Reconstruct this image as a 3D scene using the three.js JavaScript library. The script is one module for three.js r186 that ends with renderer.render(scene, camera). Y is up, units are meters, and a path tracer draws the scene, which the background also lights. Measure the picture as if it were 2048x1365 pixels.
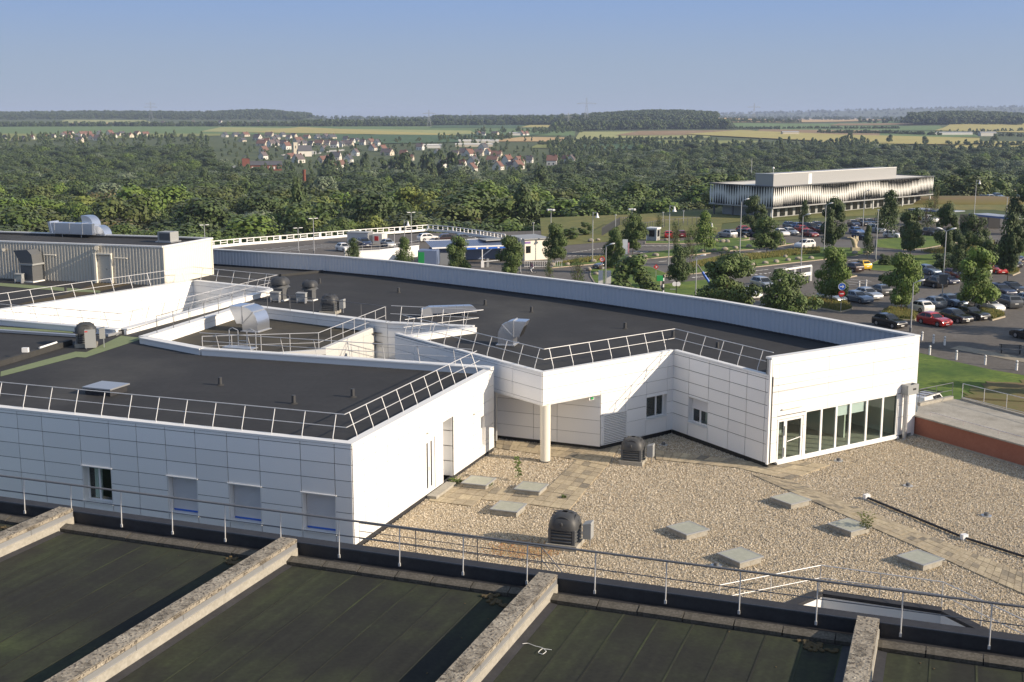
import * as THREE from 'three';
import { mergeGeometries, mergeVertices, toCreasedNormals } from 'three/addons/utils/BufferGeometryUtils.js';
import { MarchingCubes } from 'three/addons/objects/MarchingCubes.js';

// ---------- camera, sky, sun, exposure ----------
const scene = new THREE.Scene();
const camera = new THREE.PerspectiveCamera(31.76, 1024 / 682, 0.5, 40000);
camera.position.set(0, 24, 0);
camera.rotation.set(-0.18233, 0, 0);
const SUN = new THREE.Vector3(0.928, 0.43, 0.343).normalize();
{
  const w = 1024, h = 512, data = new Float32Array(w * h * 4);
  const stops = [[-90, .1, .1, .09], [-6, .16, .17, .18], [-.3, .33, .385, .455], [0.3, .355, .43, .525], [2.2, .33, .42, .545], [5.8, .25, .38, .64], [12, .235, .36, .61], [35, .225, .31, .47], [90, .18, .25, .38]];
  for (let j = 0; j < h; j++) {
    const el = (j + .5) / h * 180 - 90;
    let k = 0; while (k < stops.length - 2 && stops[k + 1][0] < el) k++;
    const a = stops[k], b = stops[k + 1]; let t = Math.min(1, Math.max(0, (el - a[0]) / (b[0] - a[0]))); t = t * t * (3 - 2 * t) * .5 + t * .5;
    for (let i = 0; i < w; i++) {
      const az = ((i + .5) / w - .5) * Math.PI * 2, ce = Math.cos(el * Math.PI / 180), se = Math.sin(el * Math.PI / 180);
      const dx = Math.cos(az) * ce, dz = Math.sin(az) * ce;
      const c = dx * SUN.x + se * SUN.y + dz * SUN.z, glow = el > -2 ? .55 * Math.exp((c - 1) * 9) + .10 * Math.max(0, c) : 0;
      const o = (j * w + i) * 4;
      for (let q = 0; q < 3; q++) data[o + q] = .77 * (a[q + 1] + (b[q + 1] - a[q + 1]) * t) + glow * [1, .92, .78][q];
      data[o + 3] = 1;
    }
  }
  const sky = new THREE.DataTexture(data, w, h, THREE.RGBAFormat, THREE.FloatType);
  sky.mapping = THREE.EquirectangularReflectionMapping; sky.magFilter = THREE.LinearFilter; sky.minFilter = THREE.LinearFilter; sky.needsUpdate = true;
  scene.background = sky; scene.environment = sky;
}
const sun = new THREE.DirectionalLight(0xffecd2, 5);
sun.position.copy(SUN).multiplyScalar(400); sun.castShadow = true;
sun.shadow.mapSize.set(4096, 4096); sun.shadow.camera.left = -200; sun.shadow.camera.right = 200; sun.shadow.camera.top = 200; sun.shadow.camera.bottom = -200; sun.shadow.camera.far = 1200;
sun.target.position.set(0, 0, -80); sun.position.add(sun.target.position);
scene.add(sun, sun.target);
scene.fog = new THREE.FogExp2(0xa9b8d4, 0.00008);
const renderer = new THREE.WebGLRenderer({ antialias: true });
renderer.setSize(1024, 682);
renderer.toneMapping = THREE.LinearToneMapping; renderer.toneMappingExposure = 1.35;
renderer.shadowMap.enabled = true;

// ---------- helpers ----------
const V3 = (x, y, z) => new THREE.Vector3(x, y, z);
function rng(s) { let a = s >>> 0; return () => { a = (a + 0x6d2b79f5) | 0; let t = Math.imul(a ^ (a >>> 15), 1 | a); t = (t + Math.imul(t ^ (t >>> 7), 61 | t)) ^ t; return ((t ^ (t >>> 14)) >>> 0) / 4294967296; }; }
const sm = (t) => { t = Math.max(0, Math.min(1, t)); return t * t * (3 - 2 * t); };
const lerp = (a, b, t) => a + (b - a) * t;
const names = new Map();
function numbered(n) { const k = names.get(n) ?? 0; names.set(n, k + 1); return k ? n + '_' + String(k).padStart(3, '0') : n; }
function tag(o, label, category, group, kind) { o.userData = { ...o.userData, label, category }; if (group) o.userData.group = group; if (kind) o.userData.kind = kind; return o; }
function thing(name, label, category, pos = [0, 0, 0], ry = 0, group) {
  const o = new THREE.Group(); o.name = numbered(name); o.position.set(...pos); o.rotation.y = ry; scene.add(o); return tag(o, label, category, group);
}
function part(name, parent) { const o = new THREE.Group(); o.name = name; parent.add(o); return o; }
function mesh(name, geo, mat, parent) { const m = new THREE.Mesh(geo, mat); m.name = name; m.castShadow = m.receiveShadow = true; parent.add(m); return m; }
function merge(geos) {
  geos = [geos].flat(3).map((g) => { g = g.index ? g.toNonIndexed() : g; for (const k of Object.keys(g.attributes)) if (!['position', 'normal', 'uv'].includes(k)) g.deleteAttribute(k); return g; });
  return geos.length > 1 ? mergeGeometries(geos) : geos[0];
}
const obj = (name, geos, mat, parent) => mesh(name, merge(geos), mat, parent);
function single(name, geos, mat, label, category, group, kind) { const m = obj(numbered(name), geos, mat, scene); return tag(m, label, category, group, kind); }
function structure(name, geos, mat) { const m = obj(numbered(name), geos, mat, scene); m.userData.kind = 'structure'; return m; }
function copyOf(o, label, group) { const c = o.clone(); c.name = numbered(o.name.replace(/_\d+$/, '')); c.userData = { ...o.userData }; if (label) c.userData.label = label; if (group) c.userData.group = group; scene.add(c); return c; }
// uv in metres from the dominant direction of each face
function muv(g) {
  g = g.index ? g.toNonIndexed() : g; const p = g.attributes.position, n = g.attributes.normal, uv = new Float32Array(p.count * 2);
  for (let i = 0; i < p.count; i += 3) {
    let nx = 0, ny = 0, nz = 0; for (let k = 0; k < 3; k++) { nx += Math.abs(n.getX(i + k)); ny += Math.abs(n.getY(i + k)); nz += Math.abs(n.getZ(i + k)); }
    for (let k = 0; k < 3; k++) { const x = p.getX(i + k), y = p.getY(i + k), z = p.getZ(i + k); const q = ny >= nx && ny >= nz ? [x, -z] : nx >= nz ? [z, y] : [x, y]; uv[(i + k) * 2] = q[0]; uv[(i + k) * 2 + 1] = q[1]; }
  }
  g.setAttribute('uv', new THREE.BufferAttribute(uv, 2)); return g;
}
const bxc = new Map();
function bx(w, h, d, x = 0, y = 0, z = 0, ry = 0, rx = 0, rz = 0) {
  const g = muv(new THREE.BoxGeometry(w, h, d)); if (rz) g.rotateZ(rz); if (rx) g.rotateX(rx); if (ry) g.rotateY(ry); return g.translate(x, y, z);
}
function shared(w, h, d) { const k = [w, h, d].map((v) => v.toFixed(3)).join(); if (!bxc.has(k)) bxc.set(k, muv(new THREE.BoxGeometry(w, h, d))); return bxc.get(k); }
function cyl(a, b, r, seg = 8, r2 = r) {
  const A = V3(...a), B = V3(...b), d = B.clone().sub(A), L = d.length(); const g = new THREE.CylinderGeometry(r2, r, L, seg);
  g.translate(0, L / 2, 0); g.applyQuaternion(new THREE.Quaternion().setFromUnitVectors(V3(0, 1, 0), d.normalize())); return g.translate(A.x, A.y, A.z);
}
const tube = (pts, r, seg = 24, rad = 6) => new THREE.TubeGeometry(new THREE.CatmullRomCurve3(pts.map((p) => V3(...p)), false, 'catmullrom', .2), seg, r, rad, false);
function shapeOf(pts, holes = []) { const s = new THREE.Shape(pts.map(([x, z]) => new THREE.Vector2(x, -z))); for (const h of holes) s.holes.push(new THREE.Path(h.map(([x, z]) => new THREE.Vector2(x, -z)))); return s; }
function poly(pts, y, holes) { const g = new THREE.ShapeGeometry(shapeOf(pts, holes)); g.rotateX(-Math.PI / 2); return g.translate(0, y, 0); }
function prism(pts, y0, y1, holes) { const g = new THREE.ExtrudeGeometry(shapeOf(pts, holes), { depth: y1 - y0, bevelEnabled: false }); g.rotateX(-Math.PI / 2); return muv(g.translate(0, y0, 0)); }
// a wall piece along a-b (plan points), its thickness t laid on the left side of a->b when off=+.5, centred when 0
function wallBox(a, b, y0, y1, t, off = 0) {
  const dx = b[0] - a[0], dz = b[1] - a[1], L = Math.hypot(dx, dz), ry = Math.atan2(-dz, dx), nx = dz / L, nz = -dx / L;
  return bx(L, y1 - y0, t, (a[0] + b[0]) / 2 + nx * t * off, (y0 + y1) / 2, (a[1] + b[1]) / 2 + nz * t * off, ry);
}
const along = (a, b, t) => [lerp(a[0], b[0], t), lerp(a[1], b[1], t)];
const len2 = (a, b) => Math.hypot(b[0] - a[0], b[1] - a[1]);
const yaw = (a, b) => Math.atan2(-(b[1] - a[1]), b[0] - a[0]);

// ---------- textures ----------
function lattice(period, seed) { const r = rng(seed), a = new Float32Array(period * period); for (let i = 0; i < a.length; i++) a[i] = r(); return (x, y) => { const xi = Math.floor(x), yi = Math.floor(y), fx = x - xi, fy = y - yi, u = fx * fx * (3 - 2 * fx), v = fy * fy * (3 - 2 * fy), m = (k) => ((k % period) + period) % period; const g = (i, j) => a[m(j) * period + m(i)]; return lerp(lerp(g(xi, yi), g(xi + 1, yi), u), lerp(g(xi, yi + 1), g(xi + 1, yi + 1), u), v); }; }
function fbm(base, oct, seed) { const ls = []; for (let i = 0; i < oct; i++) ls.push(lattice(base << i, seed + i * 7)); return (u, v) => { let s = 0, a = .5, n = 0; for (let i = 0; i < oct; i++) { s += a * ls[i](u * (base << i), v * (base << i)); n += a; a *= .55; } return s / n; }; }
function tex(size, metres, fn, srgb = true) {
  const d = new Uint8Array(size * size * 4);
  for (let j = 0; j < size; j++) for (let i = 0; i < size; i++) { const c = fn(i / size, j / size), o = (j * size + i) * 4; for (let q = 0; q < 3; q++) d[o + q] = Math.max(0, Math.min(255, c[q])); d[o + 3] = 255; }
  const t = new THREE.DataTexture(d, size, size); t.wrapS = t.wrapT = THREE.RepeatWrapping; t.magFilter = THREE.LinearFilter; t.minFilter = THREE.LinearMipmapLinearFilter; t.generateMipmaps = true; t.repeat.set(1 / metres, 1 / metres); if (srgb) t.colorSpace = THREE.SRGBColorSpace; t.needsUpdate = true; return t;
}
const mixc = (a, b, t) => [lerp(a[0], b[0], t), lerp(a[1], b[1], t), lerp(a[2], b[2], t)];
const S = (o) => new THREE.MeshStandardMaterial(o);
const lin = (r, g, b) => new THREE.Color().setRGB(r, g, b);
const M = {};
{
  const f1 = fbm(4, 5, 11), f2 = fbm(16, 4, 21), f3 = fbm(64, 2, 31), f4 = fbm(3, 4, 41), f5 = fbm(128, 1, 51);
  M.panel = [.80, .77, .82].map((v, i) => S({ color: lin(v, v * .998, v * .985), roughness: .38 + i * .04 }));
  M.reveal = S({ color: lin(.72, .71, .69), roughness: .5 });
  M.coping = S({ color: lin(.74, .74, .72), roughness: .45 });
  M.greypanel = S({ color: lin(.55, .55, .53), roughness: .5 });
  M.backing = S({ color: lin(.06, .06, .06), roughness: .9 });
  M.membrane = S({ roughness: .88, map: tex(1024, 22, (u, v) => { const n = f1(u, v), k = f2(u, v), st = Math.max(0, f4(u, v) - .56) * 3.2, s = (Math.abs(((v * 22) % 1) - .5) > .482 ? 5 : 0), g = f5(u, v) * 7; const b = 37 + (n - .5) * 15 + (k - .5) * 10 + g; return [b - 1 + st * 23 + s, b + st * 22 + s, b + 2 + st * 18 + s]; }) });
  M.membrane2 = S({ roughness: .9, map: tex(512, 9, (u, v) => { const n = f1(u, v), k = f2(u, v); return mixc([74, 68, 52], [48, 46, 42], Math.min(1, Math.max(0, n * 1.5 - .3 + (k - .5) * .5))); }) });
  M.greenpath = S({ roughness: .9, map: tex(256, 3, (u, v) => { const n = f2(u, v), k = f3(u, v); return mixc([104, 116, 84], [124, 136, 98], n * .8 + k * .3); }) });
  M.browngrit = S({ roughness: .95, map: tex(256, 3, (u, v) => mixc([92, 78, 50], [66, 58, 40], f2(u, v) * 1.2)) });
  const moss = (seed, lo, hi) => { const a = fbm(3, 5, seed), b = fbm(10, 4, seed + 3), c = fbm(100, 2, seed + 9), st = lattice(64, seed + 2); return tex(1024, 8, (u, v) => { let t = Math.max(0, Math.min(1, (a(u, v) - .36) * 2.4)); t = t * .75 + (b(u, v) - .5) * .5; const streak = (st(u * 64, v * 2) - .5) * 13, g = (c(u, v) - .5) * 16; const q = mixc(lo, hi, Math.max(0, Math.min(1, t))); return [q[0] + streak + g, q[1] + streak + g, q[2] + streak * .8 + g]; }); };
  M.moss = [S({ roughness: .93, map: moss(61, [25, 27, 20], [56, 66, 33]) }), S({ roughness: .93, map: moss(71, [24, 26, 20], [52, 62, 31]) }), S({ roughness: .93, map: moss(81, [29, 31, 23], [60, 69, 36]) })];
  M.oldconcrete = S({ roughness: .95, map: tex(1024, 4, (u, v) => { const n = f1(u, v), k = f2(u, v), s = f3(u, v), l = f5(u, v); let c = mixc([118, 110, 98], [170, 162, 146], n); c = mixc(c, [84, 78, 68], Math.max(0, Math.min(.6, (k - .52) * 3))); c = mixc(c, [58, 52, 46], s > .68 ? .7 : 0); if (l > .86) c = mixc(c, [196, 190, 172], .7); return c; }), bumpMap: tex(512, 4, (u, v) => { const b = f3(u, v) * 255; return [b, b, b]; }, false), bumpScale: .02 });
  M.concrete = S({ roughness: .9, map: tex(512, 4, (u, v) => { const n = f1(u, v), k = f3(u, v); const b = 154 + (n - .5) * 50 + (k - .5) * 26; return [b, b - 4, b - 14]; }) });
  M.darkbitumen = S({ roughness: .7, map: tex(512, 4, (u, v) => { const b = 44 + (f1(u, v) - .5) * 34 + (f3(u, v) - .5) * 12; return [b, b, b + 3]; }) });
  M.gravelbed = S({ roughness: 1, map: tex(1024, 5, (u, v) => { const n = f3(u, v), k = f5(u, v), q = f1(u, v); return mixc([116, 100, 78], [206, 190, 160], n * .5 + k * .4 + q * .2); }), bumpMap: tex(1024, 5, (u, v) => { const b = f5(u, v) * 255; return [b, b, b]; }, false), bumpScale: .03 });
  M.slab = [[168, 155, 130], [155, 143, 121], [136, 127, 110], [178, 165, 138], [122, 115, 102], [162, 148, 119]].map((c, i) => S({ roughness: .95, map: tex(256, 1.7, (u, v) => { const n = f2(u + i * .17, v + i * .31), k = f3(u, v); const b = (n - .5) * 46 + (k - .5) * 30; return [c[0] + b, c[1] + b, c[2] + b]; }) }));
  M.asphalt = S({ roughness: .92, map: tex(1024, 30, (u, v) => { const b = 88 + (f1(u, v) - .5) * 30 + (f2(u, v) - .5) * 14 + (f5(u, v) - .5) * 16; return [b + 3, b - 1, b - 6]; }) });
  M.asphalt2 = S({ roughness: .92, map: tex(512, 20, (u, v) => { const b = 94 + (f1(u, v) - .5) * 24 + (f3(u, v) - .5) * 14; return [b + 1, b - 1, b - 3]; }) });
  M.pavement = S({ roughness: .95, map: tex(512, 10, (u, v) => { const b = 138 + (f1(u, v) - .5) * 36 + (f3(u, v) - .5) * 18; return [b, b - 8, b - 24]; }) });
  M.kerb = S({ roughness: .9, color: lin(.42, .36, .27) });
  M.lawn = S({ roughness: 1, map: tex(1024, 24, (u, v) => mixc(mixc([72, 100, 26], [120, 136, 48], f1(u, v) * 2.4 - .75 + (f2(u, v) - .5) * .9), [46, 70, 20], f3(u, v) * .6)) });
  M.dryveg = S({ roughness: 1, map: tex(512, 12, (u, v) => mixc(mixc([112, 104, 52], [86, 100, 42], f1(u, v) * 1.6 - .3), [60, 66, 30], f3(u, v) * .7)) });
  M.meadow = S({ roughness: 1, map: tex(1024, 70, (u, v) => mixc(mixc([132, 118, 64], [98, 108, 50], f1(u, v) * 1.8 - .4), [64, 74, 34], f3(u, v) * .6 + (f2(u, v) - .5) * .3)) });
  M.earth = S({ roughness: 1, map: tex(512, 20, (u, v) => mixc([116, 98, 68], [92, 96, 46], f1(u, v) * 2.2 - .7 + (f3(u, v) - .5) * .7)) });
  M.terrain = S({ roughness: 1, map: tex(1024, 260, (u, v) => mixc([56, 72, 32], [84, 92, 46], f1(u, v) * 1.3 - .2 + (f3(u, v) - .5) * .5)) });
  const stripe = lattice(64, 5); M.field = { green: [92, 116, 62], wheat: [166, 156, 88], pale: [150, 152, 92], brown: [140, 116, 82], dark: [58, 88, 48], tan: [184, 156, 108], olive: [124, 130, 66] };
  for (const k of Object.keys(M.field)) { const c = M.field[k]; M.field[k] = S({ roughness: 1, map: tex(256, 160, (u, v) => { const b = (f1(u, v) - .5) * 26 + (stripe(u * 64, 1) - .5) * 8 + (f3(u, v) - .5) * 12; return [c[0] + b, c[1] + b, c[2] + b * .8]; }) }); }
  M.galv = S({ color: lin(.56, .57, .58), roughness: .42, metalness: .75 });
  M.duct = S({ color: lin(.72, .75, .80), roughness: .3, metalness: .92 });
  M.rail = S({ color: lin(.62, .62, .62), roughness: .45, metalness: .35 });
  M.edging = S({ roughness: .95, map: tex(512, 3, (u, v) => { const b = 84 + (f1(u, v) - .5) * 60 + (f3(u, v) - .5) * 40; return [b, b - 4, b - 12]; }) });
  M.greyrail = S({ color: lin(.15, .155, .165), roughness: .5, metalness: .25 });
  M.plastic = S({ color: lin(.048, .05, .053), roughness: .55 });
  M.greyplastic = S({ color: lin(.10, .105, .11), roughness: .55 });
  M.greybox = S({ color: lin(.30, .31, .31), roughness: .5 });
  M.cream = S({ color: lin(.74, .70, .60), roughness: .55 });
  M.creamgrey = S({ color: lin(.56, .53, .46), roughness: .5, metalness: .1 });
  M.bluewall = S({ color: lin(.55, .59, .65), roughness: .45, metalness: .15 });
  M.whitemetal = S({ color: lin(.78, .78, .77), roughness: .4 });
  M.whitepaint = S({ color: lin(.75, .75, .73), roughness: .7 });
  M.glass = new THREE.MeshPhysicalMaterial({ color: lin(.9, .96, .93), roughness: .02, transmission: 1, thickness: 0, ior: 1.5 });
  M.skyglass = S({ roughness: .55, map: tex(256, 2, (u, v) => mixc([150, 152, 136], [176, 176, 160], f2(u, v))) });
  M.darkglass = S({ color: lin(.012, .014, .016), roughness: .06 });
  M.shutter = S({ color: lin(.62, .63, .66), roughness: .45 });
  M.blue = S({ color: lin(.03, .13, .55), roughness: .4 });
  M.redrender = S({ roughness: .95, map: tex(512, 6, (u, v) => { const b = (f1(u, v) - .5) * 26 + (f3(u, v) - .5) * 12; return [150 + b, 98 + b * .8, 80 + b * .7]; }) });
  M.black = S({ color: lin(.012, .012, .012), roughness: .6 });
  M.room = S({ color: lin(.5, .52, .47), roughness: .8 });
  M.roomfloor = S({ color: lin(.30, .29, .26), roughness: .5 });
  M.red = S({ color: lin(.55, .03, .03), roughness: .4 });
  M.green = S({ color: lin(.02, .3, .08), roughness: .5 });
  M.stone = S({ roughness: .95, map: tex(256, 2, (u, v) => { const b = 182 + (f1(u, v) - .5) * 60 + (f3(u, v) - .5) * 20; return [b, b - 12, b - 38]; }) });
  M.boulder = S({ roughness: .95, map: tex(256, 1.5, (u, v) => { const b = 148 + (f1(u, v) - .5) * 80 + (f3(u, v) - .5) * 30; return [b, b - 8, b - 22]; }) });
  M.bark = S({ roughness: 1, map: tex(128, .6, (u, v) => { const b = 74 + (f2(u, v) - .5) * 60; return [b, b - 10, b - 24]; }) });
  M.brick = S({ roughness: .95, map: tex(256, 3, (u, v) => { const b = (f3(u, v) - .5) * 40; return [120 + b, 72 + b * .7, 57 + b * .6]; }) });
}
// terrain height
const TB = [[0, 0], [262, 0], [278, -9], [350, -12], [500, -18], [700, -24], [900, -28], [1000, -25], [1300, -21], [1500, -19], [1800, -10], [2200, -2], [2800, 6], [3500, 15], [4500, 22], [6000, 24], [9000, 26], [15000, 26]];
function hgt(x, z) {
  const d0 = -z, sh = 100 * sm((x / Math.max(d0, 1) + .02) / .3) - 26 * sm((-.09 - x / Math.max(d0, 1)) / .15), d = d0 - sh * (1 - sm((d0 - 450) / 400)); let y = 26; for (let i = 0; i < TB.length - 1; i++) if (d <= TB[i + 1][0]) { y = lerp(TB[i][1], TB[i + 1][1], (d - TB[i][0]) / (TB[i + 1][0] - TB[i][0])); break; }
  if (d <= 0) y = 0; const u = x / Math.max(d0, 1), e = (c, w) => Math.exp(-(((u - c) / w) ** 2));
  y += 16 * e(-.33, .14) * sm((d - 3600) / 1100) * (1 - sm((d - 6000) / 1500)) + 14 * e(-.205, .035) * sm((d - 4000) / 700) * (1 - sm((d - 6000) / 1500)) + 19 * e(.125, .07) * sm((d - 2700) / 700) * (1 - sm((d - 4200) / 900)) + 12 * e(.37, .06) * sm((d - 2700) / 800) * (1 - sm((d - 4200) / 900));
  return y + (45 + 75 * sm((u - .1) / .35)) * sm((u + .03) / .25) * sm((d - 8500) / 3000);
}
// ---------- the far ground ----------
{
  const ds = []; for (let d = 20; d < 13500; d *= 1.052) ds.push(d); const N = 150, pos = [], uv = [], idx = [];
  for (const d of ds) for (let i = 0; i <= N; i++) { const u = -1.1 + 2.2 * i / N, x = u * (d + 30), z = -d; pos.push(x, hgt(x, z) - (d < 300 ? .06 : 0), z); uv.push(x, -z); }
  for (let j = 0; j < ds.length - 1; j++) for (let i = 0; i < N; i++) { const a = j * (N + 1) + i, b = a + N + 1; idx.push(a, a + 1, b + 1, a, b + 1, b); }
  const g = new THREE.BufferGeometry(); g.setAttribute('position', new THREE.Float32BufferAttribute(pos, 3)); g.setAttribute('uv', new THREE.Float32BufferAttribute(uv, 2)); g.setIndex(idx); g.computeVertexNormals();
  const m = mesh('ground', g, M.terrain, scene); m.userData.kind = 'structure';
}
function drape(corners, mat, lift = .5, nu = 26, nv = 12) {
  const [A, B, C, D] = corners, pos = [], uv = [], idx = [];
  for (let j = 0; j <= nv; j++) for (let i = 0; i <= nu; i++) { const s = i / nu, t = j / nv, x = lerp(lerp(A[0], B[0], s), lerp(D[0], C[0], s), t), z = lerp(lerp(A[2], B[2], s), lerp(D[2], C[2], s), t); pos.push(x, hgt(x, z) + lift, z); uv.push(x, -z); }
  for (let j = 0; j < nv; j++) for (let i = 0; i < nu; i++) { const a = j * (nu + 1) + i, b = a + nu + 1; idx.push(a, a + 1, b + 1, a, b + 1, b); }
  const g = new THREE.BufferGeometry(); g.setAttribute('position', new THREE.Float32BufferAttribute(pos, 3)); g.setAttribute('uv', new THREE.Float32BufferAttribute(uv, 2)); g.setIndex(idx); g.computeVertexNormals();
  if (g.attributes.normal.getY(Math.floor(pos.length / 6)) < 0) { const ix = g.index.array; for (let i = 0; i < ix.length; i += 3) { const t = ix[i]; ix[i] = ix[i + 1]; ix[i + 1] = t; } g.computeVertexNormals(); }
  const m = mesh(numbered('field'), g, mat, scene); m.userData.kind = 'structure'; return m;
}
const FD = M.field;
for (const [q, m, l] of [
  [[[-999.56,-1.39,-2245.67],[110.03,-3.48,-2126],[152.35,9.73,-2948.16],[-1356.56,9.23,-3051.35]], FD.green, .5], [[[-816.79,-9.35,-1832.73],[-509.96,-3.48,-2126],[-538.51,-1.39,-2245.67],[-999.56,-1.39,-2245.67]], FD.olive, .7], [[[-499.52,-0.37,-2321.93],[-236.31,-2.41,-2179.6],[-73.35,-3.48,-2126],[-496.73,6.72,-2855.87]], FD.wheat, 1.2], [[[-615.65,0.71,-2403.51],[-55.89,-3.48,-2126],[-85.88,1.88,-2491.02],[-684.17,6.72,-2855.87]], FD.pale, .9], [[[-247.9,-11.44,-1752.17],[-48.22,-9.35,-1832.73],[70.08,-1.39,-2245.67],[-339.47,-2.95,-2152.47]], FD.dark, 1.0],
  [[[-1267.84,12.11,-3275.45],[-909.87,11.11,-3197.19],[-1195.01,22.4,-3972.94],[-1479.33,24,-4038.29]], FD.pale, .8], [[[-1157.62,10.15,-3122.58],[-978.34,10.15,-3122.58],[-1157.68,15.4,-3556.68],[-1274.32,15.4,-3556.68]], FD.tan, 1.4], [[[-432,16.52,-3710.85],[-22.99,19.15,-4007.26],[-293.85,26.3,-16301.83],[-2230.57,26,-16300.61]], FD.pale, .8], [[[-188.13,5.95,-2796.21],[149.91,4.49,-2686.54],[154.38,10.75,-2987.68],[-201.86,11.11,-3196.54]], FD.dark, 1.2], [[[18.34,5.97,-2793.56],[231.18,5.24,-2735.33],[210.4,9.89,-2914.82],[45.36,10.37,-3072.2]], FD.wheat, 1.6],
  [[[40.36,-11.44,-1752.17],[337.62,-12.27,-1724.29],[385.95,-8.14,-1893.04],[85.27,-6.85,-1957.42]], FD.olive, .5], [[[101.35,-6.85,-1957.42],[329.68,-5.47,-2026.3],[397.66,1.29,-2446.49],[134.18,0.71,-2403.51]], FD.pale, .6], [[[179.88,-3.48,-2126],[479.78,-2.41,-2179.6],[495.64,2.5,-2537.19],[257.07,1.29,-2446.49]], FD.brown, 1.2], [[[309.71,-2.41,-2179.6],[479.23,-9.35,-1832.73],[590.3,-3.48,-2126],[466.21,1.88,-2491.02]], FD.wheat, 1.8], [[[415.66,-3.48,-2126],[612.74,-5.47,-2026.3],[752.48,1.88,-2491.02],[526.18,3.13,-2585.1]], FD.brown, 1.4], [[[451.14,-10.57,-1780.95],[663.89,-12.27,-1724.29],[761.49,-6.4,-1979.85],[551.39,-2.41,-2179.6]], FD.wheat, 1.9],
  [[[77.4,-15.37,-1621.03],[184.15,-15.37,-1621.03],[233.03,-8.95,-1852.4],[121.39,-8.14,-1893.04]], FD.dark, 1.1], [[[450.63,6.09,-2773.85],[944.36,9.64,-2967.28],[1133.6,21.13,-3564.54],[510.35,16.58,-3066.3]], FD.green, .8], [[[491.77,15.45,-3029.07],[1287.8,24,-4157.15],[2754.4,36.51,-9135.43],[1767.9,31.31,-9065.38]], FD.tan, 1.4], [[[548,1.88,-2491.02],[895.61,1.88,-2491.02],[1028.32,9.82,-2929.13],[635.12,7.69,-2888.75]], FD.green, 1.0], [[[790.54,9.33,-3030.75],[1030.83,11.87,-3006.97],[1058.32,15.18,-3125.24],[888.68,13.34,-3304.11]], FD.brown, 1.7],
  [[[864.94,1.88,-2491.02],[1010.63,-1.39,-2245.67],[1463.41,13.5,-3256.63],[1074.31,11.94,-2990.7]], FD.wheat, 1.3], [[[619.96,-4.99,-2050.34],[779.24,-5.47,-2026.3],[903.75,0.71,-2403.51],[726.16,0.71,-2403.51]], FD.green, 1.5], [[[584.48,-15.37,-1621.03],[690.31,-18.12,-1529.34],[834.64,-8.95,-1852.4],[689.95,-8.95,-1852.4]], FD.wheat, 1.0], [[[419.9,-18.76,-1508.01],[448.97,-19.19,-1480.73],[590.95,-8.95,-1852.4],[504.05,-9.73,-1813.47]], FD.pale, 1.2], [[[-94.43,-8.95,-1852.4],[73.11,-8.95,-1852.4],[96.57,-5.47,-2026.3],[-54.55,-4.5,-2074.96]], FD.tan, .9], [[[24.57,-14.25,-1658.29],[78.56,-14.63,-1645.68],[78.27,-10.13,-1795.7],[41.35,-10.13,-1795.7]], FD.olive, .9]
]) drape(q, m, l * 1.0);

// ---------- paved ground beside the building ----------
structure('car_park', poly([[-75, -60], [-62, -232], [-20, -258], [6, -264], [40, -262], [90, -300], [180, -300], [260, -240], [200, -60], [60, -40]], 0), M.asphalt);
structure('road', poly([[4.88,-176.05],[6.02,-188.95],[13.73,-197.47],[26.67,-208.28],[40.77,-218.64],[54.6,-230.98],[68.17,-241.68],[75.47,-245.82],[88.71,-254.52],[117.6,-272.59],[105.35,-243.73],[87.47,-233.81],[77.53,-224.64],[65.66,-217.81],[53.12,-206.03],[38.44,-194.77],[23.56,-183.46],[21.91,-174.97],[11.93,-161.01]], .02), M.asphalt2);
function verge(pts, mat, h = .13, name = 'grass_verge') { structure(name, prism(pts, 0, h - .004), M.kerb); const c = pts.reduce((a, p) => [a[0] + p[0] / pts.length, a[1] + p[1] / pts.length], [0, 0]); structure(name === 'grass_verge' ? 'grass' : 'dry_grass', poly(pts.map((p) => { const L = len2(p, c) || 1; return along(p, c, Math.min(.2, .22 / L)); }), h + .03), mat); }
verge([[23.78,-185.25],[31.26,-190.21],[38.7,-196.11],[53.5,-207.53],[61.5,-213.74],[66.42,-219.48],[66.99,-225.53],[64.19,-227.32],[59.49,-228.22],[51.14,-222.9],[45.01,-216.16],[37.19,-213.74],[31.02,-205.29],[28.55,-194.1],[25.04,-188.95]], M.lawn);
verge([[6.49,-196.11],[14.1,-201.66],[20.38,-206.33],[27.33,-212.15],[33.53,-216.16],[41.36,-222.9],[45.34,-224.64],[51.7,-230.98],[55.49,-235.25],[53.36,-237.19],[49.21,-241.68],[44.66,-241.07],[36.75,-232.86],[28.69,-222.9],[21.62,-214.54],[13.44,-211.37],[7.37,-202.37]], M.lawn);
verge([[26.18,-235.73],[33.06,-235.73],[41.27,-237.68],[48.4,-243.73],[49.22,-247.94],[42.66,-245.82],[33.74,-240.67],[26.6,-239.67]], M.lawn);
verge([[69.5,-228.22],[72.93,-223.77],[78.13,-226.42],[88.59,-237.68],[91.57,-245.82],[86.68,-252.29],[78.77,-246.87],[73.97,-243.22]], M.lawn);
verge([[58.02,-192.79],[60.33,-190.85],[65.24,-188.32],[72.49,-190.85],[81.29,-200.95],[89.66,-206.77],[102.78,-237.68],[94.3,-233.81],[83.78,-223.77],[74.38,-215.35],[67.47,-211.37],[62.87,-206.03],[60.25,-200.95]], M.lawn);
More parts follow.
